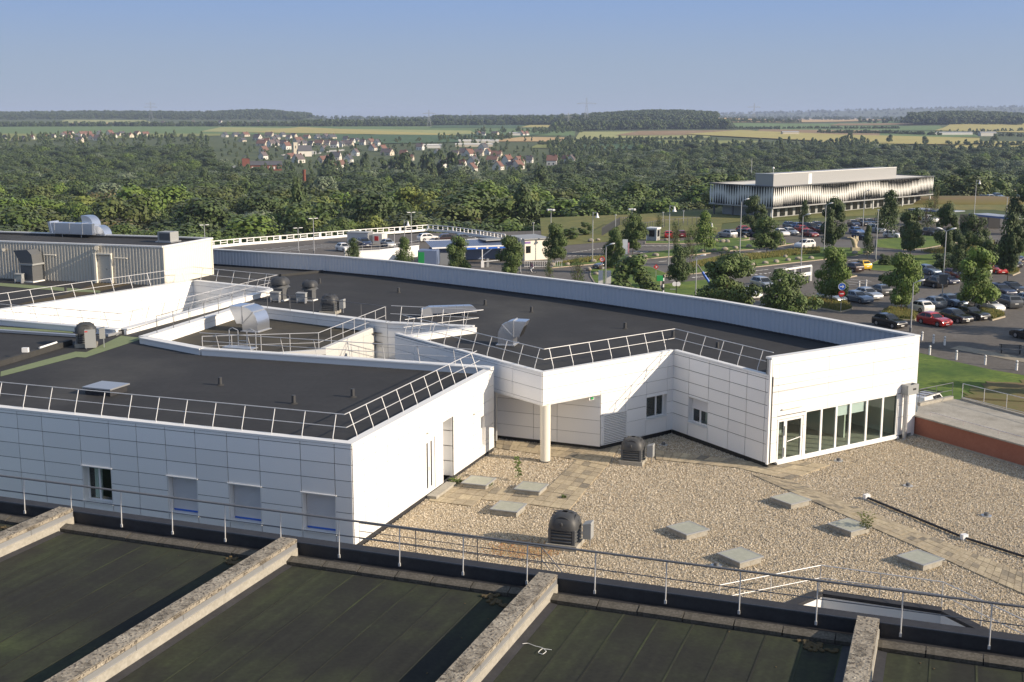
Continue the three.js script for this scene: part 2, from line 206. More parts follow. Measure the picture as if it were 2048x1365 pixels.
for (const p of [[[38.12,-155.68],[39.77,-153.14],[41.6,-149.87],[43.92,-152.51],[44.27,-158.52],[41.76,-161.01],[39.86,-161.01]], [[46.06,-148.29],[46.62,-144.1],[48.93,-143.36],[50.42,-146.74],[50.34,-151.49],[48.23,-152.31]], [[59.67,-151.49],[58.42,-145.97],[58.4,-143.73],[61.04,-146.35],[61.71,-151.49],[61.56,-154.4]], [[80.99,-197.47],[78.09,-187.7],[78.45,-186.47],[81.19,-190.21],[82.66,-196.11]], [[50.37,-185.86],[52.21,-184.05],[53.88,-185.86],[53.29,-190.85]]]) verge(p, M.dryveg, .14, 'planted_island');
verge([[22.33,-176.05],[28.65,-180.54],[33.57,-183.46],[30.23,-161.01],[27.28,-148.29],[20.46,-158.75]], M.lawn);
verge([[12.69,-194.1],[18.11,-200.24],[22.83,-197.47],[24.64,-188.32],[23.1,-183.46],[20.07,-161.01],[12.45,-168.21],[12.16,-185.86]], M.lawn);
structure('meadow', poly([[5.77,-226.42],[10.21,-232.86],[17.93,-238.67],[26.94,-242.7],[44.14,-254.52],[49.63,-283.3],[57.51,-290.42],[65.08,-291.88],[76.7,-299.44],[94.54,-309.04],[114.7,-326.45],[130.97,-326.45],[133.07,-309.04],[160.02,-372.52],[137.04,-377.36],[116.77,-372.52],[70.4,-356.53],[54.29,-330.17],[34.53,-312.37],[6.97,-299.44]], .03), M.meadow);
structure('earth_bank', (() => { const g = new THREE.SphereGeometry(1, 32, 12, 0, Math.PI * 2, 0, Math.PI / 2); g.scale(30, 1.7, 12); const p = [134.08,0,-358.73]; return g.translate(p[0], 0, p[2]); })(), M.earth);
structure('lawn', poly([[41.44,-125.9],[44.35,-119.14],[46.81,-114.45],[49.19,-111.45],[51.36,-106.9],[43.48,-85.81],[30.15,-91.64]], .05), M.lawn);
{ const q = [[39.27,-101.93],[41.24,-105.46],[44.65,-108.37],[49.75,-110.55],[49.96,-103.86],[43.05,-93.21],[37.45,-93.21]], r = rng(44), P = []; for (let i = 0; i < q.length; i++) for (let k = 0; k < 9; k++) { const p = along(q[i], q[(i + 1) % q.length], k / 9); P.push([p[0] + (r() - .5) * .9, p[1] + (r() - .5) * 2.2]); } structure('bare_earth', poly(P, .09), M.earth); }
{ const g = []; const dash = (a, b, w = .14) => { const L = len2(a, b); g.push(bx(L, .012, w, (a[0] + b[0]) / 2, .045, (a[1] + b[1]) / 2, yaw(a, b))); };
  for (const [a, b] of [[[40.09,-216.58],[42.9,-219.13]], [[43.92,-219.56],[46.16,-221.74]], [[25.21,-205.21],[26.76,-206.35]], [[37.4,-214.7],[38.97,-215.78]], [[38.98,-192.25],[41.72,-194.27]], [[43.05,-195.78],[45.35,-197.03]], [[46.77,-198.79],[49.33,-200.22]], [[27.77,-183.81],[29.49,-185.16]], [[58.24,-207.01],[60.4,-208.51]], [[70.38,-217.21],[72.19,-218.49]], [[27.85,-184.13],[29.69,-185.28]], [[23.98,-180.78],[24.7,-181.15]]]) dash(a, b, .16);
  for (let i = 0; i < 6; i++) { const a = along([[37.41,-187.19],[42.55,-190.8]][0], [[37.41,-187.19],[42.55,-190.8]][1], i / 6), b = along([[37.41,-187.19],[42.55,-190.8]][0], [[37.41,-187.19],[42.55,-190.8]][1], i / 6 + .09); dash(a, b, .4); }
  for (const [[a, b], [c, d], n] of [[[[9.61,-218.49],[14.67,-222.85]], [[9.54,-212.66],[14.52,-217.64]], 0], [[[10.19,-218.92],[10.97,-219.52]], [[16.75,-226.47],[17.19,-227.2]], 9], [[[8.01,-213.06],[8.67,-213.63]], [[15.53,-214.7],[16.42,-215.53]], 9], [[[23.36,-230.96],[25.01,-232.59]], [[29.69,-230.96],[31.49,-232.59]], 6], [[[22.25,-219.78],[23.78,-221.79]], [[23.52,-219.35],[25.27,-221.52]], 2], [[[51.76,-182.16],[54.19,-179.46]], [[49.76,-176.51],[50.96,-175.55]], 3]]) for (let i = 0; i < n; i++) dash(along(a, c, i / (n - 1)), along(b, d, i / (n - 1)), .12);
  structure('lane_marking', g, M.whitepaint);
}

// ---------- the white-clad building ----------
const T = 6.3, R = 10.6;
const E1 = [.9375, .348], E2 = [.348, -.9375];
const A1 = [-6.60, -47.75], A0 = [A1[0] - E1[0] * 40, A1[1] - E1[1] * 40], A2 = [-1.0, -63.1];
const C1 = [1.57, -60.54], BI = [9.17, -66.69], BK = [13.16, -59.75], BR = [22.69, -66.16];
const building = thing('white_clad_building', 'low white panel-clad building with dark flat roof beyond the green roof', 'building');
function frameAt(name, a, b, parent) { const g = part(name, parent); g.position.set(a[0], 0, a[1]); g.rotation.y = yaw(a, b); g.userData.L = len2(a, b); return g; }
function subtract(r, holes) {
  let out = [r]; for (const h of holes) { const nx = []; for (const q of out) { const [x0, y0, x1, y1] = q; if (h[0] >= x1 || h[2] <= x0 || h[1] >= y1 || h[3] <= y0) { nx.push(q); continue; } if (h[1] > y0) nx.push([x0, y0, x1, h[1]]); if (h[3] < y1) nx.push([x0, h[3], x1, y1]); const a = Math.max(y0, h[1]), b = Math.min(y1, h[3]); if (h[0] > x0) nx.push([x0, a, h[0], b]); if (h[2] < x1) nx.push([h[2], a, x1, b]); } out = nx; } return out.filter((q) => q[2] - q[0] > .03 && q[3] - q[1] > .03);
}
const prand = rng(99);
function clad(name, a, b, y0, y1, us, ys, holes = [], mats = M.panel, gap = .02, parent = building) {
  const g = frameAt(name, a, b, parent), L = g.userData.L, U = [0, ...us.filter((u) => u > .02 && u < L - .02), L], Y = [y0, ...ys.filter((y) => y > y0 + .02 && y < y1 - .02), y1];
  obj('backing_wall', subtract([0, y0, L, y1], holes).map(([x0, v0, x1, v1]) => bx(x1 - x0, v1 - v0, .22, (x0 + x1) / 2, (v0 + v1) / 2, -.115)), M.backing, g);
  for (let i = 0; i < U.length - 1; i++) for (let j = 0; j < Y.length - 1; j++) for (const [x0, v0, x1, v1] of subtract([U[i], Y[j], U[i + 1], Y[j + 1]], holes)) {
    const m = mesh('panel', shared(x1 - x0 - gap, v1 - v0 - gap, .03), mats[Math.floor(prand() * mats.length)], g); m.position.set((x0 + x1) / 2, (v0 + v1) / 2, .012 + prand() * .004);
  }
  return g;
}
function opening(name, wall, [x0, y0, x1, y1], depth, kind) {
  const g = part(name, building); g.position.copy(wall.position); g.rotation.copy(wall.rotation);
  const w = x1 - x0, h = y1 - y0, cx = (x0 + x1) / 2, cy = (y0 + y1) / 2;
  obj('reveal', [bx(.03, h, depth, x0 + .016, cy, .02 - depth / 2), bx(.03, h, depth, x1 - .016, cy, .02 - depth / 2), bx(w - .065, .03, depth, cx, y1 - .016, .02 - depth / 2)], M.panel[1], g);
  obj('sill', bx(w + .06, .04, depth + .09, cx, y0 + .02, .05 - depth / 2), M.coping, g);
  obj('lintel', bx(w + .1, .035, .05, cx, y1 + .02, .05), M.coping, g);
  const fz = -depth + .05, f = .06;
  const frameRect = (a, b, c, d, z = fz) => [bx(c - a, f, .06, (a + c) / 2, b + f / 2, z), bx(c - a, f, .06, (a + c) / 2, d - f / 2, z), bx(f, d - b - f * 2, .06, a + f / 2, (b + d) / 2, z), bx(f, d - b - f * 2, .06, c - f / 2, (b + d) / 2, z)];
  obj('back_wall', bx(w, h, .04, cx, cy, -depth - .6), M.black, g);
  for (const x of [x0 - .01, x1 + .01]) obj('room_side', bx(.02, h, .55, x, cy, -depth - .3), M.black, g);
  if (kind === 'shutter') {
    obj('shutter', Array.from({ length: Math.round((h * .9) / .055) }, (_, i) => bx(w - .1, .05, .02, cx, y1 - .05 - i * .055, fz + .03, 0, .12)), M.shutter, g).userData.kind = 'stuff';
    obj('blue_strip', bx(w - .1, h * .07, .03, cx, y0 + .04 + h * .045, fz + .02), M.blue, g); obj('frame', frameRect(x0 + .03, y0 + .04, x1 - .03, y1 - .03, fz - .03), M.whitemetal, g);
  } else {
    obj('frame', [frameRect(x0 + .03, y0 + .04, x1 - .03, y1 - .03), kind === 'pair' ? bx(.09, h - .1, .06, x0 + w * .62, cy, fz + .005) : bx(.09, h - .1, .06, x0 + w * .42, cy, fz + .005)], M.whitemetal, g);
    obj('pane', bx(w - .16, h - .18, .012, cx, cy, fz - .02), M.glass, g);
    if (kind === 'curtain') obj('curtain', Array.from({ length: 6 }, (_, i) => cyl([x0 + w * .2 + i * .06, y0 + .1, fz - .12 - (i % 2) * .03], [x0 + w * .22 + i * .06, y1 - .08, fz - .12 - (i % 2) * .03], .045, 6)), M.reveal, g);
    if (kind === 'blind') obj('blind', bx(w - .14, h * .42, .03, cx, y1 - h * .21 - .05, fz + .05), M.shutter, g);
  }
  return g;
}
// front of the near wing
{
  const us = [[-22.82,-53.79],[-21.51,-53.3],[-19.53,-52.56],[-18.02,-52],[-16.63,-51.49],[-15.2,-50.95],[-13.75,-50.41],[-12.24,-49.85],[-10.74,-49.29],[-8.87,-48.59],[-7.36,-48.03]].map((p) => len2(p, A0));
  const W = (i) => [us[i], 6.86, us[i + 1], 8.56], holes = [2, 5, 7, 9].map(W);
  const ul = []; for (let u = us[0] - 1.6; u > 0; u -= 1.6) ul.push(u);
  const wall = clad('front_wall', A0, A1, 6.5, 10.8, [...ul.reverse(), ...us], [6.86, 7.88, 8.56, 9.27, 9.97, 10.66], holes, M.panel, .03);
  opening('window', wall, holes[0], .38, 'curtain'); for (let i = 1; i < 4; i++) opening('window', wall, holes[i], .38, 'shutter');
}
// right side of the near wing, with its door and recess
{
  const holes = [[7.35, 6.58, 8.4, 9.1], [9.38, 6.45, 10.68, 9.55], [14.1, 6.95, 15.0, 8.65]];
  const us = Array.from({ length: 15 }, (_, i) => 1.12 * (i + 1) - .1), wall = clad('side_wall', A1, A2, 6.5, 10.8, us, [7.2, 7.88, 8.56, 9.27, 9.97, 10.66], holes);
  const d = part('door', building); d.position.copy(wall.position); d.rotation.copy(wall.rotation);
  obj('leaf', subtract([7.37, 6.58, 8.38, 9.08], [[7.45, 6.75, 7.62, 8.98], [7.92, 6.75, 8.09, 8.98]]).map(([a, b, c, e]) => bx(c - a, e - b, .05, (a + c) / 2, (b + e) / 2, -.02)), M.panel[0], d);
  for (const x of [7.535, 8.005]) obj('glazing', bx(.17, 2.23, .012, x, 7.865, -.03), M.darkglass, d); obj('handle', cyl([7.7, 7.6, .03], [7.7, 7.8, .03], .015), M.galv, d);
  const n = part('recess', building); n.position.copy(wall.position); n.rotation.copy(wall.rotation);
  obj('recess_wall', [bx(1.3, 3.1, .04, 10.03, 8, -.7), bx(.04, 3.1, .7, 9.36, 8, -.36), bx(1.3, .04, .7, 10.03, 9.57, -.36)], M.panel[1], n);
  for (let i = 0; i < 4; i++) obj('panel', bx(.03, .74, .64, 10.66, 6.86 + i * .78, -.36), M.panel[i % 3], n); obj('downpipe', cyl([9.5, 6.4, -.1], [9.5, 9.4, -.1], .05), M.galv, n); obj('threshold', bx(2.4, .16, .5, 8.5, 6.4, .3), M.concrete, n);
  const w2 = part('window', building); w2.position.copy(wall.position); w2.rotation.copy(wall.rotation); obj('shutter', bx(.9, 1.7, .03, 14.55, 7.8, -.16), M.panel[2], w2); obj('reveal', [bx(.03, 1.7, .18, 14.12, 7.8, -.07), bx(.03, 1.7, .18, 14.985, 7.8, -.07), bx(.84, .03, .18, 14.55, 8.63, -.07), bx(.84, .03, .18, 14.55, 6.97, -.07)], M.reveal, w2);
  for (const u of [7.5, 13.4]) obj('wall_lamp', cyl([u - .1, u < 8 ? 9.5 : 9.05, .1], [u + .9, u < 8 ? 9.5 : 9.05, .1], .045, 8), M.cream, d);
  obj('base_strip', bx(16.3, .24, .1, 8.17, 6.37, -.06), M.darkbitumen, wall);
}
// the far wing: overhanging corner, facade, side and glazed front
const PF = along(C1, BI, .425), RW = [-3.2, -66.6];
{
  const rowsB = [7.55, 8.24, 8.92, 9.6, 10.28, 10.97, 11.7];
  const left = clad('corner_wall', [-7.12, -71.86], C1, 9.45, 11.1, [2.2, 4.6, 7, 9.3, 11.8], [9.6, 10.28, 10.97]);
  const holes = [[4.35, 6.6, 6.15, 8.25], [7.62, 7.42, 9.3, 8.74]];
  const L = len2(C1, BI), fac = clad('facade_wall', C1, BI, 6.55, 11.1, [4.1, 5.98, 7.62, 9.3], rowsB, [...holes, [0, 6.5, .425 * L, 9.45]]);
  opening('window', fac, holes[1], .32, 'pair');
  const lv = part('louvre', building); lv.position.copy(fac.position); lv.rotation.copy(fac.rotation); for (let i = 0; i < 17; i++) obj('slat', bx(1.74, .085, .03, 5.25, 6.66 + i * .096, .0, 0, .6), M.panel[i % 3], lv); obj('frame', [bx(.05, 1.66, .08, 4.375, 7.43, 0), bx(.05, 1.66, .08, 6.125, 7.43, 0), bx(1.7, .05, .08, 5.25, 8.24, 0)], M.whitemetal, lv); obj('backing', bx(1.7, 1.6, .02, 5.25, 7.42, -.12), M.backing, lv);
  clad('recessed_wall', RW, PF, 6.5, 9.44, [2.4, 4.8, 6.2], [7.2, 7.95, 8.7]); clad('recess_end_wall', [-6.2, -70.6], RW, 6.5, 9.44, [2.2], [7.2, 7.95, 8.7]);
  obj('soffit', prism([C1, PF, RW, [-6.6, -71.1]], 9.4, 9.44), M.panel[1], building);
  const ex = part('exit_sign', building); const p = along(C1, PF, .9); obj('sign_box', bx(.36, .2, .08, p[0] - .2, 9.22, p[1] - .25, yaw(C1, BI)), M.whitemetal, ex); obj('sign_face', bx(.18, .12, .02, p[0] - .14, 9.22, p[1] - .19, yaw(C1, BI)), M.green, ex);
  obj('downpipe', [cyl([-.9, 6.4, -64.8], [-.9, 7.3, -64.8], .09, 10), cyl([-.9, 7.3, -64.8], [-.9, 9.4, -64.8], .06, 10)], M.galv, building);
  const holeS = [[1.46, 7.3, 3.18, 8.8]], side = clad('return_wall', BI, BK, 6.55, 11.1, [1.46, 3.18, 4.9, 6.3, 7.72], rowsB, holeS, M.panel, .034); opening('window', side, holeS[0], .34, 'blind');
  obj('base_strip', [wallBox(along(C1, BI, .425), BI, T, 6.57, .1, .7), wallBox(BI, BK, T, 6.57, .1, .7), wallBox(RW, PF, T, 6.55, .1, .7)], M.black, building);
  // glazed front
  const K2 = [13.2, -59.86], door = [.62, 6.5, 2.52, 8.74], glz = [2.72, 6.5, 10.12, 8.95];
  const fr = clad('glazed_front_wall', K2, BR, 6.5, 12.0, [.6, 4.33, 7.86, 10.4], rowsB, [door, glz]);
  const gd = part('glazed_door', building); gd.position.copy(fr.position); gd.rotation.copy(fr.rotation);
  const fr4 = (a, b, c, d, f, z) => [bx(c - a, f, .07, (a + c) / 2, b + f / 2, z), bx(c - a, f, .07, (a + c) / 2, d - f / 2, z), bx(f, d - b - 2 * f, .07, a + f / 2, (b + d) / 2, z), bx(f, d - b - 2 * f, .07, c - f / 2, (b + d) / 2, z)];
  obj('frame', [fr4(.64, 6.5, 1.22, 8.72, .1, -.02), fr4(1.225, 6.5, 2.5, 8.72, .11, -.02)], M.whitemetal, gd); for (const [a, c] of [[.74, 1.12], [1.335, 2.39]]) obj('pane', bx(c - a, 2.0, .012, (a + c) / 2, 7.61, -.03), M.glass, gd); obj('push_bar', cyl([1.36, 7.5, .04], [2.36, 7.62, .04], .022), M.galv, gd); obj('hinge', [bx(.06, .5, .05, 1.16, 8.1, .03), bx(.06, .5, .05, 1.16, 6.95, .03)], M.greybox, gd);
  obj('end_panel', bx(.02, 5.5, .27, -.012, 9.25, -.1), M.panel[0], fr);
  const gx = [2.72, 3.95, 5.12, 6.23, 7.56, 8.87, 10.12];
  for (let i = 0; i < 6; i++) { const w = part('window', building); w.position.copy(fr.position); w.rotation.copy(fr.rotation); obj('frame', fr4(gx[i], 6.5, gx[i + 1], 8.94, .07, -.04), M.whitemetal, w); obj('pane', bx(gx[i + 1] - gx[i] - .14, 2.3, .012, (gx[i] + gx[i + 1]) / 2, 7.72, -.05), M.glass, w); if (i === 2 || i === 3) obj('blind', bx(gx[i + 1] - gx[i] - .2, .55, .02, (gx[i] + gx[i + 1]) / 2, 8.55, -.14), M.shutter, w); }
  const rm = part('room', building); rm.position.copy(fr.position); rm.rotation.copy(fr.rotation);
  obj('floor', bx(9.4, .05, 5.6, 5.85, 6.42, -3.05), M.roomfloor, rm); obj('ceiling', bx(9.4, .05, 5.6, 5.85, 9.1, -3.05), M.room, rm); obj('back_wall', bx(9.4, 2.7, .1, 5.85, 7.76, -5.9), M.room, rm); obj('side_wall', [bx(.1, 2.7, 5.0, 1.15, 7.76, -3.4, -.06), bx(.1, 2.7, 5.6, 10.5, 7.76, -3.05)], M.room, rm); obj('partition', bx(.1, 2.65, 4.2, 7.55, 7.76, -3.6), M.room, rm); obj('counter', bx(2.6, .9, .6, 4, 6.9, -4.4), M.greybox, rm);
  const lp = part('wall_lamp', building); lp.position.copy(fr.position); lp.rotation.copy(fr.rotation); obj('tube', cyl([.85, 9.28, .1], [2.3, 9.3, .1], .045, 8), M.cream, lp);
  const hp = part('rain_hopper', building); hp.position.copy(fr.position); hp.rotation.copy(fr.rotation); obj('hopper', [bx(.9, .55, .05, 10.75, 9.18, .48), bx(.9, .55, .05, 10.75, 9.18, .06), bx(.05, .55, .37, 10.32, 9.18, .27), bx(.05, .55, .37, 11.18, 9.18, .27), bx(.9, .04, .45, 10.75, 8.92, .27)], M.greybox, hp); obj('slot', bx(.26, .1, .02, 10.85, 9.2, .51), M.black, hp); obj('downpipe', cyl([10.5, 6.3, .26], [10.5, 8.9, .26], .13, 12), M.galv, hp); for (const y of [6.9, 7.6, 8.5]) obj('clamp', cyl([10.5, y, .26], [10.5, y + .06, .26], .145, 12), M.galv, hp);
  obj('front_sill', bx(9.6, .12, .22, 5.4, 6.44, .04), M.whitemetal, fr);
  obj('corner_trim', [bx(.12, 5.5, .12, 13.17, 9.25, -59.78, .57)], M.panel[0], building);
  obj('parapet_return', [wallBox(along(BI, BK, .965), BK, 11.1, 12.0, .16, .5)], M.greybox, building);
}
// column under the corner
{ const p = along(C1, along(PF, RW, .3), .1); const c = thing('round_column', 'round white column under the overhanging white corner', 'column', [1.75, T, -61.0]); obj('shaft', cyl([0, .05, 0], [0, 3.14, 0], .27, 24), M.cream, c); obj('base_ring', cyl([0, -.02, 0], [0, .06, 0], .31, 24), M.backing, c); }
// roof
let ribbed;
const blueTop = [[22.69,-66.16],[18.82,-72.38],[13.91,-79.38],[10.06,-83.65],[5.78,-88.23],[-1.75,-95.11],[-10.49,-102.71],[-16.66,-106.78],[-22.6,-109.45],[-28.52,-112.27]];
const CT1 = [[-26.34,-98.23],[-18.91,-93.39],[-24.86,-75.03]].concat([[-35.6, -79.6], [-36.6, -81.2]]);
const NOTCH = [[-17.83,-68.49],[-22.41,-72.14],[-19.06,-84.76],[-8.13,-77.35],[-2.53,-75.79],[-7.14,-72.14]];
const OUT = [A0, A1, A2, NOTCH[0], NOTCH[1], NOTCH[2], NOTCH[3], NOTCH[4], NOTCH[5], C1, BI, BK, BR, ...blueTop.slice(1), [-62, -132], [-75, -120], [-70, -80]];
obj('roof_membrane', poly(OUT, R, [CT1]), M.membrane, building);
obj('ceiling_slab', poly(OUT, R - .35, [CT1]), M.backing, building);
{
  const cop = (name, a, b, y, w = .34, h = .1, side = .38) => obj(name, wallBox(a, b, y - h, y, w, side), M.coping, building);
  cop('coping', A0, A1, 10.9, .42, .1, .42); cop('coping', A1, A2, 10.9, .42, .1, .42); cop('coping', C1, BI, 11.2, .3, .1, .36); cop('coping', BI, BK, 11.2, .3, .1, .36); cop('coping', [13.2, -59.86], BR, 12.1, .42, .1, .4); cop('coping', NOTCH[5], C1, 11.2, .3, .1, .36);
  obj('upstand', [wallBox(A0, A1, R, 10.8, .3, .6), wallBox(A1, A2, R, 10.8, .3, .6), wallBox(C1, BI, R, 11.1, .2, .7), wallBox(BI, BK, R, 11.1, .2, .7), wallBox([13.2, -59.86], BR, R, 12, .3, .6), wallBox(NOTCH[5], C1, R, 11.1, .2, .7)], M.darkbitumen, building);
  const rim = (pts, y1, open) => { const n = pts.length; for (let i = 0; i < n - (open ? 1 : 0); i++) { const a = pts[i], b = pts[(i + 1) % n]; obj('courtyard_parapet', [wallBox(a, b, R, y1 - .07, .2, 1.65)], M.panel[1], building); obj('courtyard_coping', wallBox(a, b, y1 - .07, y1, .6, .3), M.coping, building); } };
  rim(CT1, 10.98); rim([A2, ...NOTCH], 10.98, true);
  const rowsC = [7.2, 7.9, 8.6, 9.3, 10, 10.6], cols = (n, s) => Array.from({ length: n }, (_, i) => (i + 1) * s);
  for (let i = 0; i < 5; i++) { const a = CT1[i], b = CT1[(i + 1) % 5]; clad('courtyard_wall', a, b, 5.6, 10.9, cols(14, 2.05), rowsC); }
  obj('courtyard_floor', poly(CT1, 5.6), M.concrete, building);
  const far = [[A2, NOTCH[0]], [NOTCH[0], NOTCH[1]], [NOTCH[1], NOTCH[2]], [NOTCH[2], NOTCH[3]], [NOTCH[3], NOTCH[4]], [NOTCH[4], NOTCH[5]]]; for (const [a, b] of far) clad('courtyard_wall', a, b, 5.6, 10.9, cols(14, 2.3), rowsC);
  // lower roof inside the second courtyard
  const q = [[-11.19,-70.56],[-8.25,-80.76]], lw = [along(NOTCH[0], A2, .02), NOTCH[1], NOTCH[2], along(NOTCH[2], NOTCH[3], .97), q[1], q[0]].map((p) => p);
  obj('lower_roof', prism(lw, 9.6, 10.22), M.membrane2, building); clad('lower_wall', q[0], q[1], 5.7, 10.5, cols(6, 1.9), [7.2, 8.7, 10.25], [], [M.greypanel]); obj('lower_parapet', [wallBox(q[0], q[1], 10.2, 10.56, .3, .5), wallBox(along(NOTCH[0], A2, .05), q[0], 10.2, 10.5, .3, 0)], M.greypanel, building);
  // curved ribbed parapet at the back
  const rib = (pts, y0, y1, pitch, dep, skin) => { const P = []; for (let i = 0; i < pts.length - 1; i++) { const a = pts[i], b = pts[i + 1], L = len2(a, b), n = Math.round(L / pitch), dx = (b[0] - a[0]) / L, dz = (b[1] - a[1]) / L, nx = -dz, nz = dx; for (let k = 0; k < n; k++) for (const [t, o] of [[0, 0], [.42, 0], [.54, dep], [.88, dep]]) { const s = (k + t) / n; P.push([lerp(a[0], b[0], s) + nx * o, lerp(a[1], b[1], s) + nz * o]); } } P.push(pts[pts.length - 1]); const pos = []; for (let i = 0; i < P.length - 1; i++) { const [a, b] = [P[i], P[i + 1]]; pos.push(a[0], y0, a[1], b[0], y0, b[1], b[0], y1, b[1], a[0], y0, a[1], b[0], y1, b[1], a[0], y1, a[1]); } const g = new THREE.BufferGeometry(); g.setAttribute('position', new THREE.Float32BufferAttribute(pos, 3)); g.computeVertexNormals(); g.setAttribute('uv', new THREE.Float32BufferAttribute(new Float32Array(pos.length / 3 * 2), 2)); return g; };
  ribbed = rib;
  obj('ribbed_parapet', rib([...blueTop].reverse(), R + .12, 12.02, .36, .04), M.bluewall, building); 
  for (let i = 0; i < blueTop.length - 1; i++) { const a = blueTop[i], b = blueTop[i + 1]; obj('parapet_core', wallBox(b, a, 0, 12.0, .25, .62), M.panel[1], building); obj('parapet_coping', wallBox(b, a, 12.02, 12.12, .46, .2), M.coping, building); obj('parapet_foot', wallBox(b, a, R, R + .12, .12, -.3), M.darkbitumen, building); }
  // hidden sides
  obj('outer_wall', [wallBox(A0, A1, 0, 6.5, .2, .5), wallBox([-62, -132], blueTop[9], 0, R, .2, 0), wallBox([-70, -80], A0, 0, R, .2, 0)], M.panel[1], building);
  obj('green_walkway', [poly([[-27.68,-63.51],[-27.15,-62.22],[-25.01,-67.54],[-24.45,-67.39],[-22.95,-73.62],[-24.67,-74.5],[-24.97,-69.04],[-25.67,-69.2]], R + .012), poly([[-43.77,-99.85],[-42.98,-97.99],[-35.47,-94.48],[-32.45,-93.64],[-32.83,-94.76],[-36.21,-96.5]], R + .012), poly([[-34.44,-78.05],[-34.03,-77.08],[-28.05,-75.41],[-28.31,-76.14]], R + .012)], M.greenpath, building);
  obj('damp_patch', poly([[-34.67,-99.85],[-31.66,-98.91],[-32.84,-93.64],[-34.59,-89.9],[-36.51,-87.16],[-36.11,-89.9],[-34.8,-92.54]], R + .008), M.browngrit, building);
  obj('roof_upstand', wallBox(...[[-28.46,-64.71],[-26.77,-71.43]], R, R + .32, .3, 0), M.membrane, building); obj('roof_upstand', wallBox(...[[-16.93,-106.56],[-20.2,-103.77]], R, R + .2, .35, 0), M.membrane, building);
  obj('cable_tray', [wallBox(...[[-33.14,-75.76],[-26.99,-73.77]], R + .05, R + .2, .3, 0), wallBox(...[[-25.42,-73.95],[-23.77,-77.66]], R + .05, R + .2, .3, 0), wallBox(...[[-23.77,-77.66],[-22.1,-82.61]], R + .05, R + .15, .25, 0)], M.galv, building);
}
// penthouse
{
  const F1 = [-28.6, -97.9], D1 = [.9585, .285], D2 = [.30, -.954], F0 = [F1[0] - D1[0] * 40, F1[1] - D1[1] * 40], F2 = [F1[0] + D2[0] * 7.6, F1[1] + D2[1] * 7.6], F3 = [F0[0] + D2[0] * 7.6, F0[1] + D2[1] * 7.6], y1 = 13.85;
  const ph = thing('ribbed_penthouse', 'cream ribbed-metal plant room standing on the dark roof at left', 'plant room');
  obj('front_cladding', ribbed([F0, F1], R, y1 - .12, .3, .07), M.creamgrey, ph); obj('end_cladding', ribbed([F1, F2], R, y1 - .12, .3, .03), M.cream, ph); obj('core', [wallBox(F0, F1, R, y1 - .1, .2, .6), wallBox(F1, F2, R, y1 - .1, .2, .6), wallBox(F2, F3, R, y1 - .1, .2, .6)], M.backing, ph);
  obj('roof', poly([F0, F1, F2, F3], y1 - .28), M.membrane, ph); for (const [a, b] of [[F0, F1], [F1, F2], [F2, F3]]) obj('coping', wallBox(a, b, y1 - .12, y1, .3, .2), M.coping, ph);
  obj('corner_trim', bx(.16, y1 - R - .12, .16, F1[0], (R + y1 - .12) / 2, F1[1], -.355), M.creamgrey, ph);
  const fr = (u) => [F1[0] - D1[0] * u, F1[1] - D1[1] * u]; const at = (g, u) => { const p = fr(u); g.position.set(p[0], 0, p[1]); g.rotation.y = -.289; return g; };
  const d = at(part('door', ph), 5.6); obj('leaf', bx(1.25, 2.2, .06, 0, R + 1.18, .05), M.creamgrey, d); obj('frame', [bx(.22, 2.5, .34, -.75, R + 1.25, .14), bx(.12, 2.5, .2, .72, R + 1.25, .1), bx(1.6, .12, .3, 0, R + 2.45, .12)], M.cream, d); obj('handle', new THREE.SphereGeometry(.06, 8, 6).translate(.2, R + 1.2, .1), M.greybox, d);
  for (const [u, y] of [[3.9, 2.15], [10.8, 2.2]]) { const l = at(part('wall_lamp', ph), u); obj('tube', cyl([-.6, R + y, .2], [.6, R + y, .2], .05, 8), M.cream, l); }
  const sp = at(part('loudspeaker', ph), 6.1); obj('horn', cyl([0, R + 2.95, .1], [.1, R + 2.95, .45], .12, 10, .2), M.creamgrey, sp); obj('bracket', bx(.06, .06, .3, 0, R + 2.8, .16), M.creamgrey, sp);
  const s2 = at(part('loudspeaker', ph), 15.4); obj('horn', cyl([0, R + 2.5, .1], [.1, R + 2.5, .35], .09, 10, .14), M.creamgrey, s2);
}
